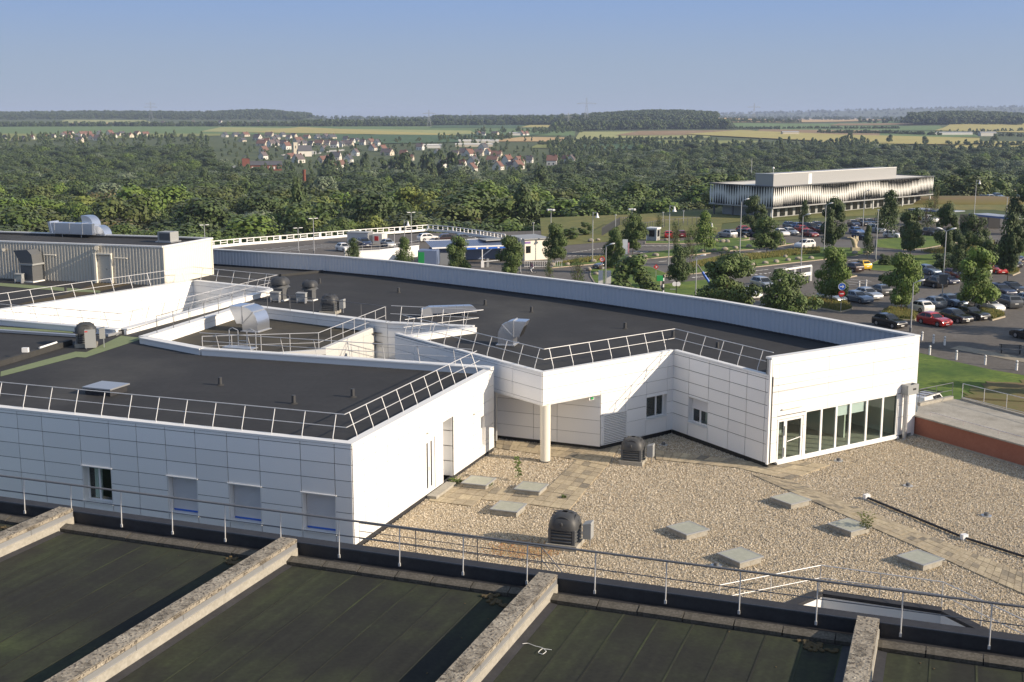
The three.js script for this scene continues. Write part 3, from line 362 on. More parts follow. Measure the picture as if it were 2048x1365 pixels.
// ---------- foreground green roof ----------
{
  const O = [1.22,11.75,-31.18], yw = -.3554, ex = [Math.cos(yw), -Math.sin(yw)], ez = [Math.sin(yw), Math.cos(yw)];
  const fg = thing('green_roof_building', 'weathered moss-green flat roof with concrete beams filling the foreground', 'building', [O[0], 0, O[2]], yw);
  const lx = (p) => (p[0] - O[0]) * ex[0] + (p[1] - O[2]) * ex[1];
  const beams = [[-14.08,-36.97],[-6.42,-34.02],[1.22,-31.18],[9.06,-27.96]].map(lx); const sp = (beams[3] - beams[0]) / 3; const xs = [beams[0] - sp, ...beams, beams[3] + sp], BW = .5, Y0 = 11.18;
  const r = rng(7);
  for (let b = 0; b < xs.length - 1; b++) {
    const x0 = xs[b] + .02, x1 = xs[b + 1] - BW - .02, n = Math.round((x1 - x0 - .5) / .98), w = (x1 - x0 - .5) / n;
    for (let i = 0; i < n; i++) { const g = muv(bx(w + .06, .016, 16, x0 + .25 + (i + .5) * w, Y0 + .008, 8.75)); obj('felt_strip', g, M.moss[0], fg); }
    for (let i = 0; i < n; i++) obj('felt_lap', muv(bx(.05, .01, 16, x0 + .25 + (i + 1) * w - .01, Y0 + .02, 8.75)), M.moss[2], fg);
    obj('felt_margin', [bx(.27, .02, 16, x0 + .13, Y0 + .03, 8.75, 0, 0, -.12), bx(.27, .02, 16, x1 - .13, Y0 + .03, 8.75, 0, 0, .12)], M.darkbitumen, fg);
    let u = x0; while (u < x1 - .05) { const L = Math.min(1.1 + r() * .25, x1 - u); const m = mesh('edge_block', shared(L - .03, .16, .3), M.edging, fg); m.position.set(u + L / 2, Y0 + .06 + r() * .02, .52); m.rotation.x = .25; u += L; }
    obj('litter', Array.from({ length: 12 }, () => { const q = .012 + r() * .02; return new THREE.IcosahedronGeometry(q, 0).scale(1, .4, 1).translate(lerp(x0 + .3, x1 - .3, r() < .5 ? .9 + r() * .1 : r()), Y0 + .03, .9 + r() * r() * 10); }), M.browngrit, fg).userData.kind = 'stuff';
    for (let i = 0; i < 5; i++) { const cx = x1 - .5 - r() * .7, cz = .8 + r() * .5; obj('moss_clump', Array.from({ length: 10 }, () => new THREE.IcosahedronGeometry(.04 + r() * .05, 0).scale(1, .5, 1).translate(cx + (r() - .5) * .4, Y0 + .04, cz + (r() - .5) * .25)), M.browngrit, fg); }
  }
  obj('roof_deck', bx(xs[5] - xs[0] + 8, .4, 22, (xs[0] + xs[5]) / 2, Y0 - .21, 10.6), M.darkbitumen, fg);
  xs.forEach((x, i) => { const z0 = .02, z1 = 17, zc = (z0 + z1) / 2, L = z1 - z0; if (i === 5) return;
    obj('beam', [bx(BW, .3, L, x - BW / 2, 11.6, zc)], M.oldconcrete, fg);
    obj('beam_edge', bx(.05, .1, L, x + .01, 11.69, zc), M.oldconcrete, fg);
    for (let k = 0; k < 9; k++) obj('flashing', bx(.03, .19, 1.86, x + .012, 11.53, .95 + k * 1.88, 0, 0, (k % 2) * .03), M.galv, fg);
    obj('beam_foot', bx(BW + .1, .3, L, x - BW / 2, 11.32, zc), M.concrete, fg); });
  // parapet with its railing
  const xa = xs[0] - 8, xb = xs[5] + 6, xm = (xa + xb) / 2, XL = xb - xa;
  obj('parapet', bx(XL, .4, .42, xm, 11.34, -.28), M.darkbitumen, fg); obj('parapet_cap', bx(XL, .05, .5, xm, 11.57, -.3), M.darkbitumen, fg); obj('gutter', bx(XL, .06, .42, xm, 11.2, .14), M.darkbitumen, fg); obj('parapet_face', bx(XL, 11.2, .3, xm, 5.6, -.36), M.panel[1], fg);
  obj('tie_rod', [cyl([xa, 11.62, -.1], [xb, 11.61, -.06], .012, 5)], M.greyrail, fg);
  const rail = thing('long_guard_rail', 'long grey pipe guard rail along the edge of the green roof', 'guard rail', [O[0], 0, O[2]], yw);
  const px = [[-17.71,-38.88],[-15.7,-38.24],[-13.91,-37.63],[-12.08,-36.97],[-10.29,-36.29],[-8.49,-35.63],[-6.67,-34.94],[-4.83,-34.23],[-3.04,-33.42],[-1.2,-32.68],[0.57,-31.93],[2.41,-31.26],[4.23,-30.53],[6.07,-29.87],[7.9,-29.17],[9.81,-28.4],[11.71,-27.61],[13.68,-26.76]].map(lx);
  for (const x of px) { const m = mesh('post', px.g ?? (px.g = merge([cyl([0, 11.36, 0], [0, 12.5, -.06], .019, 8), bx(.06, .1, .05, 0, 11.38, 0)])), M.rail, rail); m.position.set(x, 0, -.02); }
  obj('top_rail', cyl([xa, 12.5, -.08], [xb, 12.5, -.08], .034, 8), M.greyrail, rail); obj('mid_rail', cyl([xa, 12.02, -.06], [xb, 12.02, -.06], .016, 8), M.greyrail, rail);
  { const p = [[0, .25, .02], [.12, .27, .02], [.28, .16, .02], [.42, .1, .02], [.5, -.05, .03], [.42, -.16, .03], [.33, -.08, .02], [.42, .06, .02], [.62, .02, .02]].map(([a, b, c]) => [a * 1.15, c, -b * 1.5]); const g = tube(p, .008, 60, 5); const q = [0.26,11.2,-27.47]; g.translate(q[0], 11.22, q[2]); single('white_cable_loop', g, M.whitepaint, 'curled scrap of white cable lying on the green roof', 'cable'); }
  // taller block beside the roof, outside the frame: its shade lies on the right-hand bay
  const tb = thing('stair_tower', 'plain rendered stair block beside the green roof at right', 'building', [O[0], 0, O[2]], yw); obj('wall', bx(7, 4.6, 8, xs[4] + 11.6, 12.9, 6.5), M.concrete, tb);
}
// ---------- terrace ----------
const REDB = [[22.73,-66.79],[26.56,-60.03],[29.83,-53.78]];
const PIT0 = [[11.74,-42.88],[15.68,-41.24],[16.51,-39.34]]; const pd = (a, b, k) => [a[0] + (a[0] - b[0]) * k, a[1] + (a[1] - b[1]) * k];
const PIT = [PIT0[0], PIT0[1], pd(PIT0[2], PIT0[1], .6), [PIT0[2][0] - 8.2, PIT0[2][1] + .9], [PIT0[0][0] - 1.9, PIT0[0][1] + 1.6]];
const TERR = [[-9, -43], [-6.6, -47.4], [-1, -63.4], [-7, -72.5], [3, -67], [9.2, -67.2], [13.3, -60], [22.8, -66.4], REDB[0], REDB[1], REDB[2], [40, -24], [12, -27.5], [-16, -38.5]];
structure('gravel_terrace', prism(TERR, 5.9, T, [PIT]), M.gravelbed);
function inside(p, P) { let c = false; for (let i = 0, j = P.length - 1; i < P.length; j = i++) if ((P[i][1] > p[1]) !== (P[j][1] > p[1]) && p[0] < (P[j][0] - P[i][0]) * (p[1] - P[i][1]) / (P[j][1] - P[i][1]) + P[i][0]) c = !c; return c; }
const paths = [
  [[[-3.96,-54.28],[-2.76,-57.04],[-0.89,-56.36],[-1.8,-53.36]], 4, 4], [[[-1.46,-54.41],[-0.89,-56.32],[1.46,-55.5],[0.82,-53.7]], 2, 6], [[[0.82,-53.7],[3.43,-61.14],[4.89,-60.01],[2.65,-52.9]], 11, 4], [[[-0.89,-63.53],[-0.91,-65.16],[4.82,-63.46],[3.46,-61.14]], 2, 12], [[[3.46,-61.14],[4.82,-63.46],[6.02,-64.21],[4.95,-60.01]], 3, 3],
  [[[7.61,-61.24],[7.83,-63.09],[13.35,-60.49],[11.63,-59.67]], 2, 12], [[[11.63,-59.67],[14.17,-61.24],[16.59,-60.21],[13.86,-57.57]], 4, 6], [[[12.15,-58.51],[13.86,-57.57],[20.4,-44.79],[19.5,-42.68]], 4, 46]];
{ const r = rng(5), pav = new THREE.Group(); pav.name = 'paved_path'; pav.userData.kind = 'structure'; scene.add(pav); const pav2 = new THREE.Group(); pav2.name = 'paved_path_001'; pav2.userData.kind = 'structure'; scene.add(pav2);
  paths.forEach(([q, n, m], pi) => { const at = (s, t) => along(along(q[0], q[1], s), along(q[3], q[2], s), t);
    for (let i = 0; i < n; i++) for (let j = 0; j < m; j++) { const jj = (i % 2) * .0, e = .025, c = [at((i + e) / n, (j + e + jj) / m), at((i + 1 - e) / n, (j + e + jj) / m), at((i + 1 - e) / n, (j + 1 - e + jj) / m), at((i + e) / n, (j + 1 - e + jj) / m)]; const k = Math.floor(r() * r() * 5.99); obj('slab', prism(c, T - .02, T + .045 + r() * .012), M.slab[k], pi < 7 ? pav : pav2); } });
}
const skyl = [];
function skylight(px, ry, label) {
  const [x, , z] = px, o = thing('rooflight', label, 'rooflight', [x, T, z], ry, 'square rooflights on the gravel terrace'); skyl.push([x, z]);
  for (const [w, d, xx, zz] of [[1.2, .12, 0, .54], [1.2, .12, 0, -.54], [.12, .96, .54, 0], [.12, .96, -.54, 0]]) for (const s of [-.25, .25]) obj('kerb_block', bx(w > 1 ? .59 : w, .24, w > 1 ? d : .47, w > 1 ? s * 1.2 : xx, .12, w > 1 ? zz : s * .96), M.concrete, o);
  obj('frame', [bx(1.34, .05, .08, 0, .27, .63), bx(1.34, .05, .08, 0, .27, -.63), bx(.08, .05, 1.18, .63, .27, 0), bx(.08, .05, 1.18, -.63, .27, 0)], M.greybox, o); obj('pane', bx(1.19, .03, 1.19, 0, .275, 0), M.skyglass, o);
}
const BY = Math.atan2(.55, .835);
skylight([7.64,6.55,-49.72], BY, 'rooflight in open gravel, left of the middle rooflight row'); skylight([9.3,6.55,-46.44], BY, 'rooflight nearest the guard rail corner in the gravel'); skylight([13.05,6.55,-53.84], BY, 'rooflight farthest up the long slab path'); skylight([14.77,6.55,-50.11], BY, 'rooflight with a yellow-green weed at its corner'); skylight([16.55,6.55,-46.16], BY, 'rooflight at lower right touching the long slab path');
skylight([-1.63,6.55,-56.68], -.355, 'rooflight close to the white side wall door recess'); skylight([0.93,6.55,-55.7], -.355, 'rooflight beside the tall single weed'); skylight([-0.16,6.55,-52.66], -.355, 'rooflight on the near side of the short slab path');
const RUST = [0.5,6.3,-47.81];
{ // pebbles
  const r = rng(3), N = 300000, g = new THREE.IcosahedronGeometry(1, 0); const im = new THREE.InstancedMesh(g, S({ roughness: .95 }), N), m4 = new THREE.Matrix4(), q = new THREE.Quaternion(), e = new THREE.Euler(), col = new THREE.Color(); let k = 0;
  const qs = paths.map((p) => p[0]);
  for (let t = 0; t < N * 4 && k < N; t++) { const p = [-9 + r() * 42, -72 + r() * 45]; if (!inside(p, TERR) || inside(p, PIT) || -p[1] < 32.5 - p[0] * .36 || qs.some((w) => inside(p, w))) continue; if (skyl.some(([x, z]) => Math.abs(x - p[0]) < .6 && Math.abs(z - p[1]) < .6)) continue;
    const s = .014 + r() * r() * .028; e.set(r() * 6, r() * 6, r() * 6); q.setFromEuler(e); m4.compose(V3(p[0], T + s * .35, p[1]), q, V3(s * (1 + r() * .6), s * (.7 + r() * .3), s)); im.setMatrixAt(k, m4);
    const c = r(); if (c < .08) col.setRGB(.17, .15, .12); else if (c < .3) col.setRGB(.37, .32, .24); else { const v = .38 + r() * .34; col.setRGB(v, v * .888, v * .705); } if (Math.hypot((p[0] - RUST[0]) * .75, p[1] - RUST[2]) < .9 + r() * .5) col.setRGB(.30 + r() * .10, .19 + r() * .06, .11); im.setColorAt(k, col); k++; }
  im.count = k; im.name = 'gravel'; im.castShadow = im.receiveShadow = true; im.userData = { kind: 'stuff', label: 'loose pale beige gravel covering the terrace', category: 'gravel' }; scene.add(im);
}
{ // light well
  const w = thing('light_well', 'sunken light well with white inner walls beside the green roof', 'light well');
  for (let i = 0; i < 3; i++) { const a = PIT[(i + 4) % 5], b = PIT[(i + 5) % 5]; obj('wall', wallBox(a, b, 2.5, T - .03, .26, .38), M.panel[1], w); obj('kerb', wallBox(a, b, T - .03, T + .1, .4, .36), M.darkbitumen, w); }
  obj('floor', poly(PIT, 2.5), M.concrete, w);
}
// ---------- guard rails on the roofs ----------
function guard(label, pts, opt = {}) {
  const { h = 1.05, lean = .34, step = 1.48, mat = M.rail, y = 10.98, r = .021, name = 'guard_rail', mids = [.52], shift = 0, loop = false } = opt;
  if (loop) pts = [...pts, pts[0]];
  const o = thing(name, label, 'guard rail', [pts[0][0], pts[0][2] ?? y, pts[0][1]]), top = [], mid = mids.map(() => []), n = pts.length;
  const segN = (i) => { const a = pts[i], b = pts[i + 1], L = len2(a, b); return [(b[1] - a[1]) / L, -(b[0] - a[0]) / L]; };
  const vn = pts.map((p, i) => { const A = i > 0 ? segN(i - 1) : loop ? segN(n - 2) : segN(0), B = i < n - 1 ? segN(i) : loop ? segN(0) : segN(n - 2), m = [A[0] + B[0], A[1] + B[1]], q = m[0] * A[0] + m[1] * A[1]; return [m[0] / Math.max(.5, q), m[1] / Math.max(.5, q)]; });
  for (let i = 0; i < n - 1; i++) {
    const a = pts[i], b = pts[i + 1], L = len2(a, b), [nx, nz] = segN(i), c = Math.max(1, Math.round(L / step)), ya = (a[2] ?? y) - (pts[0][2] ?? y), yb = (b[2] ?? y) - (pts[0][2] ?? y);
    const P = (t, k) => { const e = lean * k + shift; return [lerp(a[0] + vn[i][0] * e, b[0] + vn[i + 1][0] * e, t) - pts[0][0], lerp(ya, yb, t) + h * k, lerp(a[1] + vn[i][1] * e, b[1] + vn[i + 1][1] * e, t) - pts[0][1]]; };
    const pg = merge([cyl([0, 0, 0], [nx * lean * .04, h * .14, nz * lean * .04], r, 7), cyl([nx * lean * .04, h * .13, nz * lean * .04], [nx * lean, h, nz * lean], r, 7)]);
    for (let k = 0; k < c + (opt.ends && i === n - 2 ? 1 : 0); k++) { const m = mesh('post', pg, mat, o); m.position.set(...P(opt.ends ? k / c : (k + .5) / c, 0)); }
    top.push(cyl(P(0, 1), P(1, 1), r * 1.05, 7)); mids.forEach((k, q) => mid[q].push(cyl(P(0, k), P(1, k), r * .85, 7)));
  }
  obj('top_rail', top, mat, o); mids.forEach((k, q) => obj('mid_rail', mid[q], mat, o)); return o;
}
const off = (p, q, d) => { const L = len2(p, q), n = [(q[1] - p[1]) / L * d, -(q[0] - p[0]) / L * d]; return [[p[0] + n[0], p[1] + n[1]], [q[0] + n[0], q[1] + n[1]]]; };
guard('inclined white guard rail along both parapets of the near wing roof', [A0, A1, along(A1, A2, .95)], { y: 10.88, shift: .3 });
guard('inclined guard rail along the white parapet behind the near wing roof', [along(A2, NOTCH[0], .06), NOTCH[0]], { y: 10.9, step: 2.0, shift: .2 });
guard('inclined guard rail zigzagging along the parapet of the far wing', [NOTCH[5], C1, BI, along(BI, BK, .94)], { y: 11.2, shift: .25 });
guard('inclined guard rail all round the white courtyard at left', CT1, { step: 1.8, shift: .06, loop: true });
guard('inclined guard rail round the narrow wedge opening', [along(NOTCH[3], NOTCH[4], .02), NOTCH[4], along(NOTCH[4], NOTCH[5], .92)], { step: 1.5, shift: .05 });
guard('upright grey guard rail round the far rim of the middle courtyard', [...off(along(NOTCH[1], NOTCH[2], .1), NOTCH[2], .0), along(NOTCH[2], NOTCH[3], .5), along(NOTCH[2], NOTCH[3], .99)], { lean: 0, mat: M.greyrail, step: 2.1, ends: true, mids: [] });
{ const q = [[-11.19,-70.56],[-8.25,-80.76]]; guard('upright guard rail round the lower roof in the middle courtyard', [along(NOTCH[0], NOTCH[1], .05), q[0], q[1]].map((p, i) => i ? [p[0] - .4, p[1] - .1] : [p[0] - .2, p[1] - .8]), { lean: 0, y: 10.22, step: 1.9, ends: true, h: 1.25 }); }
guard('thin grey guard rail beside the stair below the green roof', [[-6.55,-48.19],[1.17,-45.26]].map((p) => [p[0], p[1]]), { lean: 0, y: T, mat: M.greyrail, step: 2.6, ends: true, mids: [.35, .66] });
{ const a = [[1.17,-45.26],[2.36,-42.59]]; guard('sloping grey stair rail descending beside the domed fan', [[a[0][0], a[0][1], T], [a[1][0] + .1, a[1][1] + .6, T - .55]], { lean: 0, y: T, mat: M.greyrail, step: 2.4, ends: true, mids: [.5] }); }
guard('grey guard rail round the sunken light well', [[7.56,-41.3],[11.74,-43.27],[15.8,-41.6],[17.36,-38.15]], { lean: 0, y: T, mat: M.rail, step: 2.4, ends: true, mids: [.52] });
// ladder hoops on the middle courtyard rim
{ const p = [-15.76,11,-68.98], o = thing('roof_ladder', 'short galvanised ladder with hoops at the middle courtyard rim', 'ladder', p, -.355); for (const x of [-.9, -.3, .3, .9]) obj('upright', cyl([x, -1.2, 0], [x, .9, 0], .028, 8), M.galv, o); for (let i = 0; i < 5; i++) obj('rung', cyl([-.3, -.9 + i * .3, 0], [.3, -.9 + i * .3, 0], .018, 6), M.galv, o); obj('hoop', [tube([[-.9, .9, 0], [-.6, 1.05, .1], [-.3, .9, 0]], .025, 10), tube([[.3, .9, 0], [.6, 1.05, .1], [.9, .9, 0]], .025, 10)], M.galv, o); obj('platform', bx(2, .05, .7, 0, -.05, .3), M.galv, o); }
// ---------- roof plant ----------
function domeShell(w, h, d) { const g = new THREE.SphereGeometry(1, 36, 14, 0, Math.PI * 2, 0, Math.PI / 2), p = g.attributes.position; for (let i = 0; i < p.count; i++) { const x = p.getX(i), y = p.getY(i), z = p.getZ(i), l = Math.hypot(x, z) || 1, a = Math.atan2(z, x), se = Math.pow(Math.pow(Math.abs(Math.cos(a)), 3.4) + Math.pow(Math.abs(Math.sin(a)), 3.4), -1 / 3.4); const rad = Math.pow(l, .8); p.setXYZ(i, Math.cos(a) * se * rad * w / 2, Math.pow(y, .85) * h, Math.sin(a) * se * rad * d / 2); } g.computeVertexNormals(); return g; }
function domeFan(px, ry, s, label, box = 1) {
  const o = thing('domed_fan', label, 'roof fan', px, ry, 'domed roof fans'); o.scale.setScalar(s);
  obj('base', bx(1.35, .24, 1.35, 0, .12, 0), M.concrete, o);
  const b = obj('casing', bx(1.02, .62, 1.02, 0, .55, 0), M.plastic, o); for (let k = 0; k < 4; k++) { const a = k * Math.PI / 2; for (let i = 0; i < 4; i++) { const g = bx(.86, .07, .1, 0, .36 + i * .14, .54, 0, .5); g.rotateY(a); obj('louvre', g, M.greyplastic, b); } const c = bx(.12, .64, .12, .52, .56, .52); c.rotateY(a); obj('corner_post', c, M.greyplastic, b); }
  const d = obj('dome', domeShell(1.3, .66, 1.3).translate(0, .86, 0), M.plastic, o); for (let k = 0; k < 4; k++) { const g = new THREE.TorusGeometry(.44, .03, 6, 20, Math.PI); g.scale(1, 1.05, .6); g.translate(0, .9, .605); g.rotateX(-.08); g.rotateY(k * Math.PI / 2); obj('rib', g, M.plastic, d); const e = new THREE.SphereGeometry(.07, 8, 6).scale(1, 1.7, .5).translate(0, 1.1, .62); e.rotateY(k * Math.PI / 2); obj('boss', e, M.plastic, d); }
  if (box) { const q = part('switch_box', o); obj('casing', [bx(.34, .6, .5, .98, .72, -.12), bx(.36, .1, .52, .98, 1.05, -.12, 0, 0, .25)], M.greybox, q); obj('bracket', [bx(.2, .05, .05, .75, .6, -.12), bx(.05, .4, .05, 1.05, .25, -.12)], M.galv, q); }
}
domeFan([2.24,6.3,-48.29], -.32, 1, 'black domed fan nearest the green roof, grey switch box at its right'); domeFan([6.35,6.3,-60.77], -.32, .93, 'black domed fan on the slab path by the louvred wall'); domeFan([-25.68,10.6,-71.1], .3, .95, 'black domed fan with red-tagged grey cabinet on the left roof'); domeFan([-12.82,10.6,-83.46], -.2, .9, 'black domed fan behind the middle courtyard rim');
{ const p = [-25.33,10.6,-70.77], c = thing('fan_cabinet', 'grey control cabinet standing in front of the left roof fan', 'cabinet', p, .3); obj('casing', bx(.62, 1.1, .1, .05, .62, .75), M.greybox, c); obj('red_tag', bx(.16, .06, .01, -.16, 1.06, .806), M.red, c); obj('leg', [bx(.05, .5, .05, .8, .25, .5), bx(.05, .5, .05, -.2, .25, .7)], M.galv, c); }
function cowl(px, s, label) { const o = thing('stack_fan', label, 'roof fan', px, -.3, 'roof fans on tall stems'); o.scale.setScalar(s); obj('plinth', bx(1.25, .12, 1.25, 0, .06, 0), M.whitemetal, o); obj('stem', bx(.95, 1.05, .95, 0, .6, 0), M.greyplastic, o); obj('neck', bx(1.05, .06, 1.05, 0, 1.15, 0), M.greybox, o); const k = new THREE.CylinderGeometry(.62, .98, .42, 4, 1, true); k.rotateY(Math.PI / 4); obj('skirt', muv(k.translate(0, 1.42, 0)), M.greyplastic, o); obj('dome', domeShell(1.6, .7, 1.6).translate(0, 1.52, 0), M.plastic, o); }
cowl([-17.48,10.6,-89.64], .82, 'larger stemmed black fan beside the left courtyard'); cowl([-15.25,10.6,-89.64], .7, 'smaller stemmed black fan on the rear roof');
function stopBox(px, label) { const o = thing('isolator_box', label, 'electrical box', px, -.3, 'grey isolator boxes on the roof'); obj('casing', [bx(.75, .62, .32, 0, .42, 0), bx(.8, .05, .4, 0, .74, 0, 0, .15)], M.greybox, o); obj('bracket', [bx(.05, .4, .3, -.3, .12, .05), bx(.05, .4, .3, .38, .2, .12)], M.galv, o); }
stopBox([-17.71,10.6,-88.88], 'grey isolator box in front of the larger stemmed fan'); stopBox([-15.67,10.6,-88.39], 'grey isolator box in front of the smaller stemmed fan'); stopBox([-41.21,10.6,-99.53], 'grey isolator box near the left hooded cowl');
{ const o = thing('hooded_cowl', 'dark hooded exhaust cowl in front of the cream plant room', 'roof cowl', [-40.5,10.6,-100.48], -.35); obj('stem', bx(1.2, 1.4, 1.2, 0, .75, 0), M.greyplastic, o); obj('plinth', bx(1.4, .1, 1.4, 0, .05, 0), M.whitemetal, o); obj('collar', bx(1.5, .14, 1.4, 0, 1.5, 0), M.greybox, o); const s = new THREE.Shape([[.7, 0], [-.6, 0], [-1.25, 1.05], [.2, 1.15], [.62, .75]].map((p) => new THREE.Vector2(...p))); obj('hood', muv(new THREE.ExtrudeGeometry(s, { depth: 1.2, bevelEnabled: false }).translate(0, 1.57, -.6)), M.greyplastic, o); obj('mouth', bx(.02, 1.1, 1.05, -.98, 2.1, 0, 0, 0, .55), M.black, o); }
function goose(px, ry, w, h, wid, label, mouth = .9) { const o = thing('duct_elbow', label, 'air duct', px, ry, 'galvanised duct elbows'); const s = new THREE.Shape(); s.moveTo(0, 0); s.lineTo(w, 0); s.lineTo(w, h * .75); s.quadraticCurveTo(w, h, w + .25, h); s.lineTo(w + mouth * .45, h); s.lineTo(w + mouth, h + w); s.lineTo(w, h + w); s.absarc(w, h, w, Math.PI / 2, Math.PI, false); s.lineTo(0, 0); obj('elbow', toCreasedNormals(new THREE.ExtrudeGeometry(s, { depth: wid, bevelEnabled: false, curveSegments: 14 }), .5).translate(-w / 2, .05, -wid / 2), M.duct, o); obj('flange', [bx(w + .2, .06, wid + .2, 0, .06, 0), ...[0, 1].map((k) => { const a = Math.PI * (.5 + k * .25); return bx(.06, w + .1, wid + .06, w / 2 + Math.cos(a) * w / 2, h + Math.sin(a) * w / 2 + .05, 0, 0, 0, a - Math.PI / 2); })], M.galv, o); obj('mouth', bx(.02, w * 1.02, wid - .1, w / 2 + mouth * .73, h + w / 2 + .05, 0, 0, 0, -.35), M.black, o); }
goose([-17,10.22,-78.49], Math.PI - .35, 1.15, .5, 1.5, 'shiny curved duct elbow rising from the middle courtyard', 1.0);
goose([-0.27,10.6,-71.43], -.25, .95, .55, 1.0, 'shiny duct elbow alone on the far wing roof', .8);
{ const o = thing('roof_duct', 'long galvanised duct with curved bends on the plant room roof', 'air duct', [-38.82,13.6,-108.38], -.355); o.scale.setScalar(.84); obj('straight', bx(4.2, 1.15, 1.3, -1.6, .9, 0), M.duct, o); obj('mouth', bx(.3, 1.3, 1.4, -3.75, .95, 0, 0, 0, .2), M.duct, o); const s = new THREE.Shape(); s.moveTo(0, 0); s.absarc(0, 0, 1.3, 0, Math.PI / 2, false); s.lineTo(0, 0); const s3 = new THREE.Shape(); s3.moveTo(0, 0); s3.absarc(0, 0, 1.05, 0, Math.PI / 2, false); s3.lineTo(-.5, 1.05); s3.lineTo(-.25, 0); s3.lineTo(0, 0); obj('bend', toCreasedNormals(new THREE.ExtrudeGeometry(s, { depth: 1.15, bevelEnabled: false, curveSegments: 12 }), .5).rotateX(-Math.PI / 2).translate(.5, .33, .65), M.duct, o); obj('upper_bend', toCreasedNormals(new THREE.ExtrudeGeometry(s3, { depth: 1.3, bevelEnabled: false, curveSegments: 12 }), .5).translate(.1, 1.2, -1.6), M.duct, o); obj('down_bend', toCreasedNormals(new THREE.ExtrudeGeometry(s3, { depth: 1.2, bevelEnabled: false, curveSegments: 12 }), .5).translate(1.5, .15, -1.6), M.duct, o); for (const x of [-3.2, -1.2, .5]) obj('seam', bx(.06, 1.2, 1.36, x, .9, 0), M.galv, o); obj('leg', [bx(.06, .5, .06, -2.2, .1, .6), bx(.06, .5, .06, .3, .1, .6)], M.galv, o); }
{ const o = thing('small_roof_vent', 'small square metal vent at the end of the plant room roof', 'roof cowl', [-29.82,13.6,-103.86], -.355); obj('casing', bx(1.3, .9, 1.2, 0, .45, 0), M.greybox, o); obj('grille', bx(1.1, .6, .04, .1, .5, .61), M.greyplastic, o); obj('plinth', bx(1.6, .1, 1.5, 0, .05, 0), M.galv, o); }
{ const o = thing('horizontal_duct', 'insulated foil duct lying on the roof by the wedge opening', 'air duct', [-4.73,10.6,-82.36], .2); o.scale.setScalar(.62); obj('trunk', bx(4.6, .75, 1.1, .6, .75, 0), M.duct, o); const s = new THREE.Shape(); s.moveTo(0, 0); s.absarc(0, 0, .75, 0, Math.PI / 2, false); s.lineTo(0, 0); obj('bend', toCreasedNormals(new THREE.ExtrudeGeometry(s, { depth: 1.1, bevelEnabled: false }), .5).translate(2.9, .37, -.55), M.duct, o); obj('hood', bx(1.1, .95, 1.15, -2, .5, 0, 0, 0, .3), M.galv, o); obj('mouth', bx(.05, .8, 1, -2.55, .55, 0, 0, 0, .3), M.black, o); for (let i = 0; i < 5; i++) obj('seam', bx(.04, .79, 1.14, -1.2 + i * .85, .75, 0), M.galv, o); obj('leg', [bx(.06, .4, .06, -.8, .2, .4), bx(.06, .4, .06, 2, .2, .4)], M.galv, o); }
{ const where = ['left of the roof hatch near the plant room', 'behind the smaller stemmed fan', 'between the stemmed fan and the ribbed parapet', 'beyond the wedge opening', 'in the middle of the far wing roof', 'right of the lone duct elbow', 'at the inner corner guard rail', 'beside the return wall guard rail', 'in the centre of the near roof', 'right of the near roof centre', 'nearest the sunlit side parapet'];
  [[-35.17,10.6,-93.64], [-16.04,10.6,-99.22], [-8.94,10.6,-93.64], [-1.98,10.6,-87.16], [1.38,10.6,-83.9], [7.37,10.6,-77.08], [10.09,10.6,-73.97], [12.23,10.6,-70.13], [-14.99,10.6,-60.15], [-10.48,10.6,-56.07], [-7.83,10.6,-57.45]].forEach((p, i) => { const o = thing('vent_pipe', 'short black vent pipe ' + where[i], 'vent pipe', p, 0, 'short roof vent pipes'); obj('pipe', cyl([0, 0, 0], [0, .42, 0], .1, 12), M.plastic, o); obj('collar', cyl([0, -.01, 0], [0, .06, 0], .22, 12, .12), M.membrane, o); });
  for (const [p, l] of [[[6.76,6.3,-42.68], 'small grey drain cap on gravel just past the guard rail'], [[8.24,6.3,-45.92], 'small dark drain cap near the middle rooflights'], [[19.47,6.3,-56.66], 'small dark drain cap in the upper gravel'], [[21.56,6.3,-52.13], 'small drain cap near the right edge of the gravel'], [[8.38,6.3,-64.21], 'dark drain cap in the shaded gravel corner'], [[17.23,6.3,-61.05], 'pale drain cap below the glazed front']]) { const o = thing('drain_cap', l, 'drain cap', p, 0, 'drain caps in the gravel'); obj('cap', cyl([0, 0, 0], [0, .16, 0], .13, 10, .1), M.greyplastic, o); obj('flange', cyl([0, 0, 0], [0, .04, 0], .24, 10), M.galv, o); } }
{ const o = thing('roof_hatch', 'flat grey access hatch standing on the near dark roof', 'roof hatch', [-20.26,10.6,-58.43], -.355); obj('kerb', bx(1.5, .3, 1.3, 0, .15, 0), M.darkbitumen, o); obj('lid', bx(1.7, .07, 1.5, 0, .36, 0, 0, 0, 0), M.galv, o); }
{ const o = thing('lightning_cable', 'dark cable channel with white end blocks on the gravel', 'cable'); const a = [16.82,6.3,-54.57], b = [19.38,6.3,-49], c = [21.14,6.3,-46.54]; obj('channel', [cyl([a[0], T + .1, a[2]], [b[0], T + .1, b[2]], .055, 8), cyl([b[0], T + .1, b[2]], [c[0], T + .1, c[2]], .055, 8)], M.darkbitumen, o); for (const p of [a, b]) obj('end_block', bx(.28, .22, .2, p[0], T + .14, p[2], .4), M.whitemetal, o); }
// fluorescent tube and box on the left roof
{ const a = [-27.36,11,-68.2], b = [-27.03,11,-69.94]; const o = thing('roof_lamp', 'white tube lamp on a low dark upstand at left', 'lamp'); obj('tube', cyl([a[0], 11.02, a[2]], [b[0], 11.02, b[2]], .06, 8), M.whitemetal, o); const c = [-27.87,11,-67.43]; obj('box', bx(.35, .26, .2, c[0], 11.05, c[2]), M.whitemetal, o); }
